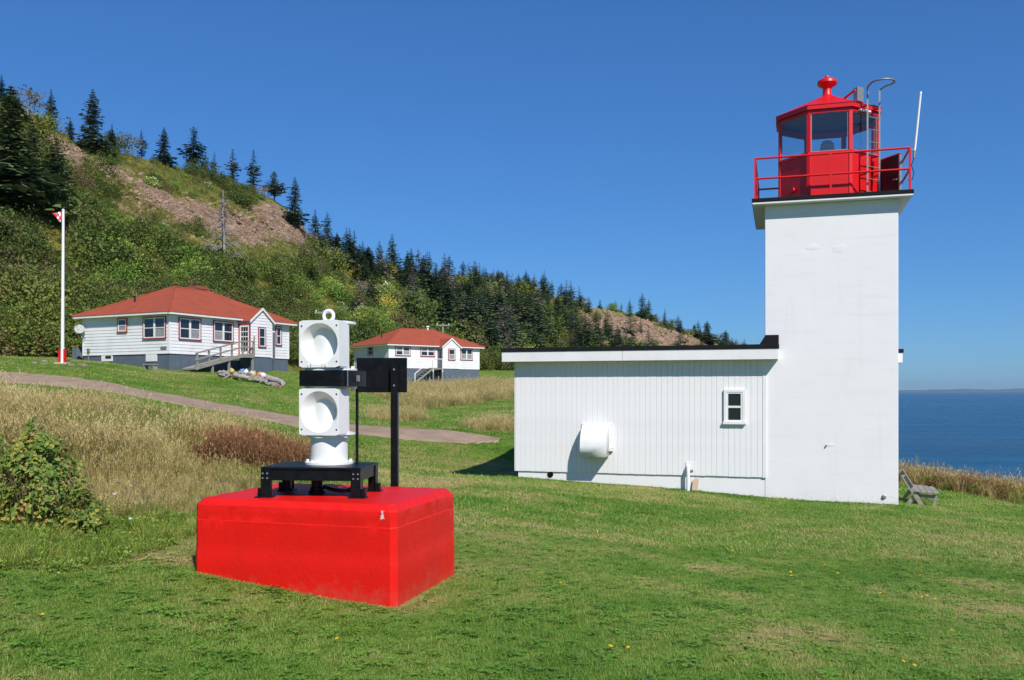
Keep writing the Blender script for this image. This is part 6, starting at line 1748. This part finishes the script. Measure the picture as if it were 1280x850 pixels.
# spruce wood on the middle and far slope
r_ = random.Random(77); cnt = 0; placed = []
while cnt < 252:
    s_ = r_.uniform(400, 930) if r_.random() < .6 else r_.uniform(545, 880)
    pf = np.interp(s_, HILL[:, 0], HILL[:, 2]); pr = np.interp(s_, HILL[:, 0], HILL[:, 4])
    f = r_.random() ** 0.75 if s_ > 545 else r_.uniform(0.75, 1.0) ** 1.0
    if s_ < 440 and f < 0.9: continue
    if s_ < 545 and r_.random() < 0.55: continue
    py_ = pf + (pr - pf) * f
    if s_ < 610 and py_ > 420 and s_ > 430: py_ = min(py_, 424)
    p, rk_, t_ = hill_at(s_, py_)
    if rk_ > 0.35 and r_.random() < 0.9: continue
    if s_ > 660 and f < 0.9 and r_.random() < 0.85 and max(rock_mask(np.array([s_] * 3), np.array([py_ - 8, py_ - 16, py_ - 24]))) > 0.3: continue
    if any(abs(s_ - a) < 4 and abs(py_ - b_) < 5 for a, b_ in placed): continue
    placed.append((s_, py_))
    grey = r_.random() < 0.10
    h = r_.uniform(5.0, 10.5) * (1.0 if s_ < 700 else 1.05)
    if f > 0.93: h *= 0.75
    k_ = r_.choice([0, 6, 1, 7, 2, 3, 4, 5, 8]) if not grey else r_.choice([0, 1])
    lab, grp = ('dark spruce of the dense wood on the slope right of the farther bungalow', 'spruce wood on the slope') if s_ > 600 else ('dark spruce of the open wood above the farther bungalow', 'open wood above the farther house')
    if grey: lab, grp = 'grey dying spruce within the wood on the right-hand slope', 'grey spruces in the wood'
    tr, cr = (SPG if grey else SPR)[k_]
    plant('spruce_tree', lab, 'tree', grp, (('trunk', tr), ('crown', cr)), p - Vector((0, 0, .4)), h, r_.uniform(0, 6.28), r_.uniform(0.8, 1.35), r_.uniform(-.06, .06))
    cnt += 1
r_ = random.Random(55); cnt = 0
while cnt < 70:
    s_ = r_.uniform(440, 900); pf = np.interp(s_, HILL[:, 0], HILL[:, 2]); pr = np.interp(s_, HILL[:, 0], HILL[:, 4]); py_ = pf + (pr - pf) * r_.random() ** 0.8
    if s_ < 610 and py_ > 424: continue
    p, rk_, t_ = hill_at(s_, py_)
    if rk_ > 0.4: continue
    if s_ > 660 and max(rock_mask(np.array([s_] * 3), np.array([py_ - 5, py_ - 12, py_ - 18]))) > 0.3: continue
    k_ = r_.choice([2, 3, 3, 4, 5, 2, 0]); rr_ = r_.uniform(1.8, 3.4)
    kind_ = {2: 'green', 3: 'yellow-green', 4: 'brownish', 5: 'green', 0: 'dark green'}[k_]
    plant('leafy_tree', 'rounded %s leafy tree among the spruces of the right-hand slope' % kind_, 'tree', '%s leafy trees in the wood' % kind_, (('trunk', BWOOD[1]), ('crown', BUSH[k_])), p - Vector((0, 0, .2)), rr_ * 1.25, r_.uniform(0, 6.28), 0.85)
    cnt += 1
# shrubs one can pick out
for px_, b_, wpx, k_, lab in [(130, 322, 34, 2, 'round bright green bush in the middle of the left slope'), (70, 342, 26, 7, 'dark upright bush beside the flagpole'), (155, 318, 22, 2, 'green bush at the lower right of the round bright one'),
  (104, 306, 28, 1, 'dark bush left of the round bright green one'), (245, 292, 22, 1, 'small dark bush at the lower edge of the scree'), (170, 300, 26, 1, 'dark green thicket below the scree'),
  (225, 335, 36, 0, 'wide dark green bush on the meadow slope left of the snag'), (205, 290, 14, 5, 'small bright bush on the scree'), (375, 340, 30, 0, 'dark rounded bush right of the snag'), (415, 330, 24, 4, 'olive brown bush on the ridge shoulder'),
  (20, 380, 34, 6, 'pale green flowering bush at the left edge above the lawn'), (330, 385, 36, 0, 'dark bush above the right end of the nearer bungalow'), (145, 190, 26, 1, 'dark bush on the skyline beside the tallest spruce'), (28, 300, 40, 1, 'broad dark thicket under the huge spruce'),
  (600, 392, 22, 3, 'yellow-green leafy tree among the spruces'), (640, 398, 24, 3, 'large yellow-green leafy tree in the spruce wood'), (655, 378, 16, 4, 'olive leafy tree under the ridge of the wood'), (575, 362, 16, 4, 'brownish leafy tree below the ridge in the wood'), (858, 420, 12, 0, 'dark rounded tree on the far ridge'), (880, 426, 10, 0, 'last dark bush at the end of the far ridge')]:
    p, _, _ = hill_at(px_, b_); rr_ = wpx / FPX * p.y * 0.85
    plant('bush', lab, 'bush', 'bushes picked out on the hill', (('stems', BWOOD[k_ % 2]), ('crown', BUSH[k_])), p - Vector((0, 0, rr_ * .1)), rr_, rnd.uniform(0, 6.28), 1.0)

# ------------------------------------------------------------------ ground cover of the hill (uncountable)
P = []; S = []; I = []; r_ = random.Random(99)
while len(P) < 4600:
    s_ = r_.uniform(-230, 990)
    pf = np.interp(s_, HILL[:, 0], HILL[:, 2]); pr = np.interp(s_, HILL[:, 0], HILL[:, 4])
    f = r_.random()
    py_ = pf + 6 + (pr - pf - 6) * f
    p, rk_, t_ = hill_at(s_, py_)
    low = t_ < 0.22
    rm = rk_ > 0.25
    if rm and r_.random() < 0.93: continue
    nz = mnoise.fractal((p.x * 0.05, p.y * 0.05, 4.2), 1, 2, 3); n2 = mnoise.fractal((p.x * 0.09 + 7, p.y * 0.09, p.z * .05), 1, 2, 2)
    meadow = 120 < s_ < 430 and 0.10 < t_ < 0.62
    if not low and n2 > -0.05 and r_.random() < 0.72: continue
    if low:
        k_ = (r_.choice([0, 1, 7, 7, 2]) if n2 > -.1 else r_.choice([4, 0, 7])) if s_ > 100 else (r_.choice([0, 1, 7, 2]) if n2 > .12 else r_.choice([4, 4, 0, 4]))
        rad = r_.uniform(0.9, 2.3)
    elif meadow:
        if n2 > -0.05: k_ = r_.choice([3, 6, 3, 6, 5, 3]); rad = r_.uniform(0.3, 0.75)
        elif n2 > -0.22: k_ = r_.choice([2, 5, 2, 3]); rad = r_.uniform(0.6, 1.3)
        else: k_ = r_.choice([0, 1, 2, 0]); rad = r_.uniform(1.3, 3.0)
    else:
        if n2 > 0.1: k_ = r_.choice([3, 2, 5, 6]); rad = r_.uniform(0.35, 1.0)
        elif n2 > -.12: k_ = r_.choice([2, 0, 5, 4, 1]); rad = r_.uniform(0.7, 1.7)
        else: k_ = r_.choice([0, 1, 7, 0, 4]); rad = r_.uniform(1.4, 3.0)
    if r_.random() < 0.05 and not meadow: rad *= 1.7; k_ = r_.choice([0, 1, 7])
    if t_ > 0.86: rad *= 0.7
    if s_ > 520: rad *= 1.35; k_ = k_ if r_.random() < .5 else r_.choice([0, 1, 4])
    if rm: rad *= 0.45
    up_ = rad * 1.2 / p.y * FPX
    if rad > 0.6 and max(rock_mask(np.array([s_, s_]), np.array([py_ - up_, py_ - up_ * .5]))) > 0.35 and r_.random() < 0.88: rad *= 0.35
    P.append((p.x, p.y, p.z - rad * 0.12)); S.append(rad); I.append(k_)
scatter('hillside_shrubs', P, S, rng.uniform(0, 6.28, len(P)), I, BUSH, 'mixed shrubs and weeds covering the steep slope', 0.25)

# rough grass on the open parts of the slope
P = []; S = []; r_ = random.Random(321)
while len(P) < 8000:
    s_ = r_.uniform(-60, 640); pf = np.interp(s_, HILL[:, 0], HILL[:, 2]); pr = np.interp(s_, HILL[:, 0], HILL[:, 4]); py_ = pf + (pr - pf) * r_.uniform(0.08, 1.0)
    p, rk_, t_ = hill_at(s_, py_)
    if rk_ > 0.5: continue
    P.append((p.x, p.y, p.z - .05)); S.append(r_.uniform(0.8, 2.0))
HG = [rough_tuft(81, 40, 0.55, 0.30, None, 0.5, 0.035), rough_tuft(82, 40, 0.7, 0.30, None, 0.6, 0.035)]
for m_ in HG: m_.materials.clear(); m_.materials.append(M_MEADOW)
scatter('hillside_grass', P, S, rng.uniform(0, 6.28, len(P)), rng.integers(0, 2, len(P)), HG, 'olive and yellow rough grass between the shrubs on the slope', 0.3)
P = []; S = []; r_ = random.Random(123)
while len(P) < 2600:
    s_ = r_.uniform(30, 900); py_ = r_.uniform(150, 440)
    if rock_mask(np.array([s_]), np.array([py_]))[0] < 0.25: continue
    p, rk_, t_ = hill_at(s_, py_)
    if t_ >= 0.99: continue
    rad = r_.uniform(0.08, 0.32) * (1 + (r_.random() < .06) * 1.2) * (1.0 if s_ < 500 else 2.2)
    P.append((p.x, p.y, p.z)); S.append((rad, rad * r_.uniform(.6, 1), rad * r_.uniform(.5, 1)))
M_SCREE = paint('scree_rock', (0.40, 0.285, 0.195), (0.26, 0.175, 0.115), 0.9, 0.95, spec=0.1, bump=(3, 0.5, 0.05))
SCR = []
for i in range(5):
    me = stone_mesh(i + 20, 0.8); me.materials.append(M_SCREE); SCR.append(me)
scatter('scree_stones', P, S, rng.uniform(0, 6.28, len(P)), rng.integers(0, 5, len(P)), SCR, 'loose reddish stones strewn over the bare scree and cliffs', 0.8)

# ------------------------------------------------------------------ tall dry grass
def fill_poly(poly, n, seed):
    r2 = np.random.default_rng(seed); lo, hi = poly.min(0), poly.max(0); out = np.zeros((0, 2))
    while len(out) < n:
        c = r2.uniform(lo, hi, (n * 3, 2)); out = np.concatenate([out, c[inpoly(poly, c[:, 0], c[:, 1])]])
    return out[:n]
def with_z(xy, dz=0.0): return np.column_stack([xy, gz(xy[:, 0], xy[:, 1]) + dz])
TUFT = [rough_tuft(41, 46, 0.62, 0.16, M_STRAW, 0.40, 0.010, True), rough_tuft(42, 46, 0.75, 0.16, M_STRAW, 0.55, 0.010, True), rough_tuft(43, 50, 0.48, 0.18, M_STRAW, 0.6, 0.010), rough_tuft(44, 40, 0.55, 0.15, M_STRAW, 0.35, 0.012), rough_tuft(45, 44, 0.55, 0.16, M_VERGE, 0.5, 0.011)]
A_near = fill_poly(DRY_A, 9000, 3)
A_near = A_near[A_near[:, 0] > -26]
keep = ~near_path(A_near[:, 0], A_near[:, 1], 0.3)
A_near = A_near[keep]
n = len(A_near)
hsc = np.clip(0.55 + 0.85 * np.array([mnoise.noise((x * .35, y * .35, 1)) for x, y in A_near]) + rng.uniform(0, .35, n), 0.3, 1.25)
dist_edge = np.clip((A_near[:, 1] - 9.3) / 3.0, 0.45, 1)
gn_ = np.array([mnoise.fractal((x * .22, y * .22, 5), 1, 2, 3) for x, y in A_near])
I_ = np.where(gn_ + rng.normal(0, .18, n) > 0.04, 4, rng.integers(0, 4, n))
scatter('dry_grass', with_z(A_near), hsc * dist_edge, rng.uniform(0, 6.28, n), I_, TUFT, 'tall straw-coloured grass on the bank left of the red block', 0.25)
C_ = np.concatenate([fill_poly(DRY_C, 2600, 5), fill_poly(DRY_B, 350, 6), fill_poly(DRY_D, 420, 7)]); n = len(C_)
C_ = C_[~near_path(C_[:, 0], C_[:, 1], 0.2)]; n = len(C_)
scatter('bank_grass', with_z(C_), rng.uniform(0.6, 1.25, n) * np.where(C_[:, 1] > 50, 1.25, 0.8), rng.uniform(0, 6.28, n), rng.integers(0, 4, n), TUFT, 'rough yellowing grass on the bank below the farther bungalow', 0.25)
# rust-coloured weeds behind the block and along the cliff edge
WEED = [rough_tuft(51, 40, 0.55, 0.16, M_RUST, 0.35, 0.012, True), rough_tuft(52, 36, 0.45, 0.16, M_RUST, 0.5, 0.014, True), bush(53, 260, M_RUST, 0.16, 0.8, 14)]
Rp = ppoly([(228, 14.6), (300, 14.2), (372, 15.2), (395, 18.5), (330, 18.2), (240, 17.0)])
xy = fill_poly(Rp, 620, 8); xy = xy + np.random.default_rng(4).normal(0, 0.35, xy.shape); xy = xy[np.array([mnoise.fractal((x * .8, y * .8, 2), 1, 2, 3) for x, y in xy]) > -0.18]; n = len(xy)
I_ = rng.integers(0, 3, n); S_ = np.where(I_ == 2, 0.26, 1.0) * rng.uniform(.7, 1.2, n)
scatter('rusty_weeds', with_z(xy), S_, rng.uniform(0, 6.28, n), I_, WEED, 'rust-brown dried weeds on the bank behind the red block')
t_ = rng.uniform(3.0, 5.999, 2600); seg = np.floor(t_).astype(int); fr_ = t_ - seg
ex = EDGE[seg] + (EDGE[seg + 1] - EDGE[seg]) * fr_[:, None]; ex[:, 0] += rng.normal(-0.45, 0.55, len(ex)); 
ex = ex[ex[:, 1] > 12]; n = len(ex)
I_ = rng.choice(9, n, p=[.17, .14, .16, .08, .08, .09, .07, .08, .13]); S_ = np.where(I_ == 2, 0.30, np.where(I_ == 8, 0.28, 0.95)) * rng.uniform(.6, 1.2, n)
scatter('cliff_edge_weeds', with_z(ex), S_, rng.uniform(0, 6.28, n), I_, WEED + TUFT + [BUSH[2]], 'brown and straw weeds along the cliff edge above the sea')

# ------------------------------------------------------------------ mown lawn
def lawn_tuft(seed, n, h, spread, w):
    r_ = random.Random(seed); fb = FB()
    for i in range(n):
        a = r_.uniform(0, 6.28); rr_ = spread * math.sqrt(r_.random()); p = Vector((rr_ * math.cos(a), rr_ * math.sin(a), -0.006))
        a2 = r_.uniform(0, 6.28); ln = r_.uniform(0.2, 1.1); L = Vector((math.cos(a2) * ln, math.sin(a2) * ln, 0)); d = (Vector((0, 0, 1)) + L * 0.4).normalized()
        fb.blade(p, d, L, h * r_.uniform(.4, 1.0), w * r_.uniform(.7, 1.4), r_.random(), 2)
    return fb.mesh('tuft', M_BLADE)
def clover(seed, n, spread):
    r_ = random.Random(seed); fb = FB()
    for i in range(n):
        a = r_.uniform(0, 6.28); rr_ = spread * math.sqrt(r_.random()); c = Vector((rr_ * math.cos(a), rr_ * math.sin(a), r_.uniform(.012, .035)))
        b0 = r_.uniform(0, 6.28); t = r_.uniform(0.1, 0.5); nn = (Vector((0, 0, 1)) + rv(r_) * .4).normalized()
        for k in range(3):
            d = Vector((math.cos(b0 + k * 2.09), math.sin(b0 + k * 2.09), r_.uniform(-.2, .3))).normalized(); fb.leaf(c, d, nn, 0.019, 0.017, t)
    return fb.mesh('clover', M_BLADE)
LT_ = [lawn_tuft(61, 26, 0.042, 0.055, 0.0042), lawn_tuft(62, 26, 0.052, 0.06, 0.0045), lawn_tuft(63, 22, 0.034, 0.055, 0.0040), clover(64, 16, 0.06)]
LT2 = [lawn_tuft(65, 34, 0.055, 0.14, 0.009), lawn_tuft(66, 34, 0.065, 0.14, 0.010), lawn_tuft(67, 30, 0.045, 0.14, 0.009)]
def lawn_pts(y0, y1, n, seed):
    r2 = np.random.default_rng(seed)
    y = np.sqrt(r2.uniform(y0 * y0, y1 * y1, n)); x = r2.uniform(-1, 1, n) * (0.60 * y + 1.2)
    ok = ~inpoly(DRY_A, x, y) & (edge_dist(x, y) < -0.2)
    bx_ = (x - T0.x) * A.x + (y - T0.y) * A.y; by_ = (x - T0.x) * B.x + (y - T0.y) * B.y
    ok &= ~((bx_ > -BW - .05) & (bx_ < .05) & (by_ > -.05) & (by_ < BD + .05))
    bx_ = (x - P0.x) * A.x + (y - P0.y) * A.y; by_ = (x - P0.x) * B.x + (y - P0.y) * B.y
    ok &= ~((bx_ > FL) & (bx_ < 0.0) & (by_ > 0.02) & (by_ < DEP))
    ok &= ~near_path(x, y, 0.05)
    bare_ = np.exp(-(((x + 2.05) / 0.55) ** 2 + ((y - 22.3) / 2.0) ** 2)) + np.exp(-(((x - 0.2) / 0.8) ** 2 + ((y - 28.0) / 1.0) ** 2))
    ok &= r2.random(n) > bare_ * 1.2
    return np.column_stack([x, y])[ok]
xy = np.concatenate([lawn_pts(3.6, 9.0, 46000, 11), lawn_pts(9.0, 13.0, 26000, 12)]); n = len(xy)
lush = np.clip(1.0 + 0.5 * np.array([mnoise.noise((x * .8, y * .8, 7)) for x, y in xy]), .6, 1.5)
scatter('lawn_grass', with_z(xy), lush * rng.uniform(.65, 1.1, n), rng.uniform(0, 6.28, n), rng.choice(4, n, p=[.34, .31, .30, .05]), LT_, 'short mown lawn grass', 0.15)
xy = np.concatenate([lawn_pts(12.0, 22.0, 30000, 13), lawn_pts(22.0, 34.0, 16000, 14)]); n = len(xy)
scatter('lawn_grass_beyond', with_z(xy), rng.uniform(.7, 1.2, n) * np.where(xy[:, 1] > 22, 1.4, 1.0), rng.uniform(0, 6.28, n), rng.integers(0, 3, n), LT2, 'mown lawn grass farther off', 0.15)
xy = lawn_pts(33.0, 74.0, 34000, 15)
xy = xy[(np.abs(xy[:, 0] / xy[:, 1]) < 0.62) & (xy[:, 0] < 0.06 * xy[:, 1] + 1)]; n = len(xy)
scatter('upper_lawn_grass', with_z(xy), rng.uniform(1.2, 2.3, n), rng.uniform(0, 6.28, n), rng.integers(0, 3, n), LT2, 'mown grass of the slope below the bungalows', 0.15)
# longer fringe against walls and the block
fr_ = []
for i in range(900): fr_.append(blockp(rnd.uniform(-.06, BW + .06), -0.085 + rnd.uniform(-.05, .0)))
for i in range(500): fr_.append(blockp(-0.085 + rnd.uniform(-.05, .0), rnd.uniform(-.06, BD + .05)))
fr2 = [P0 + A * rnd.uniform(FL - .1, 0.05) - B * rnd.uniform(0.0, 0.10) for i in range(1300)]
xy = np.array([(p.x, p.y) for p in fr_]); n = len(xy)
scatter('block_fringe_grass', with_z(xy), rng.uniform(.5, 1.1, n), rng.uniform(0, 6.28, n), rng.integers(0, 3, n), LT_, 'uncut grass fringe round the foot of the red block', 0.2)
xy = np.array([(p.x, p.y) for p in fr2]); n = len(xy)
scatter('wall_fringe_grass', with_z(xy), rng.uniform(.7, 1.5, n), rng.uniform(0, 6.28, n), rng.integers(0, 3, n), LT2, 'uncut grass fringe along the foot of the white walls', 0.2)

# ------------------------------------------------------------------ bramble bush at the left edge
def bramble(seed, rx, ry, h, n, nst):
    r_ = random.Random(seed); fb = FB(); mb = MB()
    for i in range(nst):
        a = r_.uniform(0, 6.28); q = math.sqrt(r_.random()); bx_, by_ = rx * .75 * q * math.cos(a), ry * .75 * q * math.sin(a)
        tip = Vector((bx_ * 1.3 + r_.uniform(-.1, .1), by_ * 1.3 + r_.uniform(-.1, .1), h * (1 - .55 * q * q) * r_.uniform(.6, 1.05)))
        mb.tube([(bx_ * .8, by_ * .8, -.08), (bx_, by_, tip.z * .55), tuple(tip)], [.006, .005, .002], 4)
    for i in range(n):
        a = r_.uniform(0, 6.28); q = r_.random() ** .42; zz = r_.random() ** .7
        prof = math.sqrt(max(0.02, 1 - (zz * 0.98) ** 2.2)) * (1 + .5 * mnoise.noise((math.cos(a) * 2.2, math.sin(a) * 2.2, zz * 3 + seed)))
        p = Vector((rx * q * prof * math.cos(a), ry * q * prof * math.sin(a), .04 + h * zz * (0.88 + .45 * mnoise.noise((a * 1.5, q * 2, seed)))))
        gap = mnoise.noise(Vector((p.x * 5, p.y * 5, p.z * 5 + seed)))
        if gap < -.12: continue
        o = Vector((math.cos(a), math.sin(a), .7)); nn = (o + rv(r_) * .7 + Vector((0, -.3, .3))).normalized(); d = (rv(r_) + Vector((0, 0, -.25))).normalized()
        d = (d - nn * d.dot(nn)).normalized(); l = r_.uniform(.026, .066); w = l * r_.uniform(.65, .85)
        t = min(1, max(0, .45 + .45 * gap + r_.uniform(-.35, .42)))
        s = d.cross(nn).normalized() * (w / 2); cup = nn * (w * .18)
        b0, tip, m1 = p, p + d * l - nn * l * .12, p + d * l * .5
        fb.quad(b0, m1 + s + cup, tip, m1, t); fb.quad(b0, m1, tip, m1 - s + cup, t)
    return mb.mesh('canes', M_BROWNB), fb.mesh('leaves', M_BRAMBLE)
for (X_, Y_, rx, ry, h, n_, lab, sd_) in [(-4.62, 8.75, 0.52, 0.50, 0.88, 4600, 'yellowing bramble bush with large leaves at the left edge of the lawn', 2), (-5.45, 8.85, 0.55, 0.6, 0.86, 3800, 'greener bramble bush cut by the left edge of the picture', 5), (-4.10, 8.55, 0.22, 0.22, 0.42, 900, 'small low bramble shoot at the right foot of the bramble bush', 9)]:
    st_, lv_ = bramble(sd_, rx, ry, h, n_, 46)
    t = thing('bramble_bush', lab, 'bush', (X_, Y_, gz1(X_, Y_)), 0.0, 'bramble bushes')
    link('canes', st_, t); o = link('leaves', lv_, t); o['kind'] = 'stuff'
# green weeds under the bramble
xy = fill_poly(ppoly([(-60, 6.9), (90, 7.1), (190, 8.2), (260, 9.6), (200, 10.2), (-60, 9.2)]), 900, 21); n = len(xy)
GW = [rough_tuft(71, 26, 0.20, 0.09, M_VERGE, 0.5, 0.008), bush(72, 130, M_GREENB, 0.28, 0.5, 9), rough_tuft(73, 30, 0.26, 0.10, M_VERGE, 0.7, 0.008)]
I_ = rng.integers(0, 3, n); scatter('verge_weeds', with_z(xy), np.where(I_ == 1, .075, .8) * rng.uniform(.6, 1.3, n), rng.uniform(0, 6.28, n), I_, GW, 'low weeds and longer grass at the foot of the brambles')

# ------------------------------------------------------------------ small flowers
M_FLY = paint('yellow_petals', (0.72, 0.42, 0.01), (0.62, 0.33, 0.01), 30.0, 0.6, bump=None)
M_FLS = paint('green_stem', (0.06, 0.11, 0.025), rough=0.7, bump=None)
M_FLL = paint('pale_petals', (0.62, 0.60, 0.68), (0.5, 0.48, 0.58), 30.0, 0.6, bump=None)
def flower_meshes(m, rad, h):
    mb = MB(); mb.tube([(0, 0, -.01), (.004, 0, h * .5), (0, 0, h)], [.0016, .0014, .0014], 5); stem = mb.mesh('stem', M_FLS)
    mb = MB()
    for k in range(12):
        a = 6.283 * k / 12; c, s = math.cos(a), math.sin(a); c2, s2 = math.cos(a + .26), math.sin(a + .26); c3, s3 = math.cos(a - .26), math.sin(a - .26)
        mb.add([(0, 0, h), (rad * .7 * c2, rad * .7 * s2, h + .004), (rad * c, rad * s, h + .001), (rad * .7 * c3, rad * .7 * s3, h + .004)], [(0, 1, 2, 3)])
    mb.lathe((0, 0, h - .003), [(rad * .35, 0), (rad * .4, .007), (rad * .15, .012)], 8)
    return stem, mb.mesh('flower_head', m)
FY_, FW_ = flower_meshes(M_FLY, 0.016, 0.055), flower_meshes(M_FLL, 0.018, 0.16)
def ground_px(px, py):
    d = ray(px, py); lo, hi = 3.0, 24.0
    for _ in range(40):
        m_ = (lo + hi) / 2
        if E + d.z * m_ > gz1(d.x * m_, m_): lo = m_
        else: hi = m_
    return Vector((d.x * lo, lo, gz1(d.x * lo, lo)))
def flower(px, py, parts, lab, cat, grp):
    p = ground_px(px, py); t = thing('wildflower', lab, 'flower', (p.x, p.y, p.z), rnd.uniform(0, 6), grp)
    link('stem', parts[0], t); o = link('flower_head', parts[1], t); t.rotation_euler = (rnd.uniform(0, .5), rnd.uniform(-.3, .3), 0)
    s_ = rnd.uniform(.85, 1.25); t.scale = (s_, s_, s_)
Y1 = [(96, 662), (111, 676), (110, 672), (102, 681), (128, 683), (139, 679), (133, 680), (163, 671), (173, 668), (180, 663), (203, 666), (152, 656), (35, 661), (144, 652)]
for p_ in Y1: flower(*p_, FY_, 'small yellow flower in the grass between the brambles and the red block', 'flower', 'yellow flowers left of the red block')
for p_, l_ in (((51, 713), 'larger yellow flower alone on the lawn below the brambles'), ((54, 778), 'lone yellow flower low on the left lawn')): flower(*p_, FY_, l_, 'flower', 'lone yellow flowers')
for p_ in [(1030, 711), (1046, 723), (990, 726), (988, 721), (1152, 751), (1158, 749), (1169, 755), (1151, 724), (1102, 748), (1126, 834), (1141, 839), (1189, 794), (1266, 732), (916, 694), (760, 817), (787, 817), (701, 734), (424, 806)]:
    flower(*p_, FY_, 'small yellow flower dotted in the open lawn right of the red block', 'flower', 'yellow flowers on the open lawn')
for p_ in [(111, 628), (105, 618), (106, 638), (42, 648), (145, 636), (163, 624), (162, 665), (124, 588), (139, 590)]:
    flower(*p_, FW_, 'pale lilac aster among the brambles and long grass', 'flower', 'pale asters by the brambles')

# ------------------------------------------------------------------ the air over the bay
mb = MB(); mb.box(-40000, 40000, -3000, 34500, -5.5, 330)
m_, nt, p_ = newmat('sea_haze')
nt.nodes.remove(p_)
pv = N(nt, 'ShaderNodeVolumePrincipled'); pv.inputs['Color'].default_value = (0.62, 0.83, 1.0, 1); pv.inputs['Density'].default_value = 3.0e-5; pv.inputs['Anisotropy'].default_value = 0.2
nt.links.new(pv.outputs[0], nt.nodes['Material Output'].inputs['Volume'])
o = mb.build('haze', m_); tag(o, 'thin sea haze over the bay', kind='stuff')
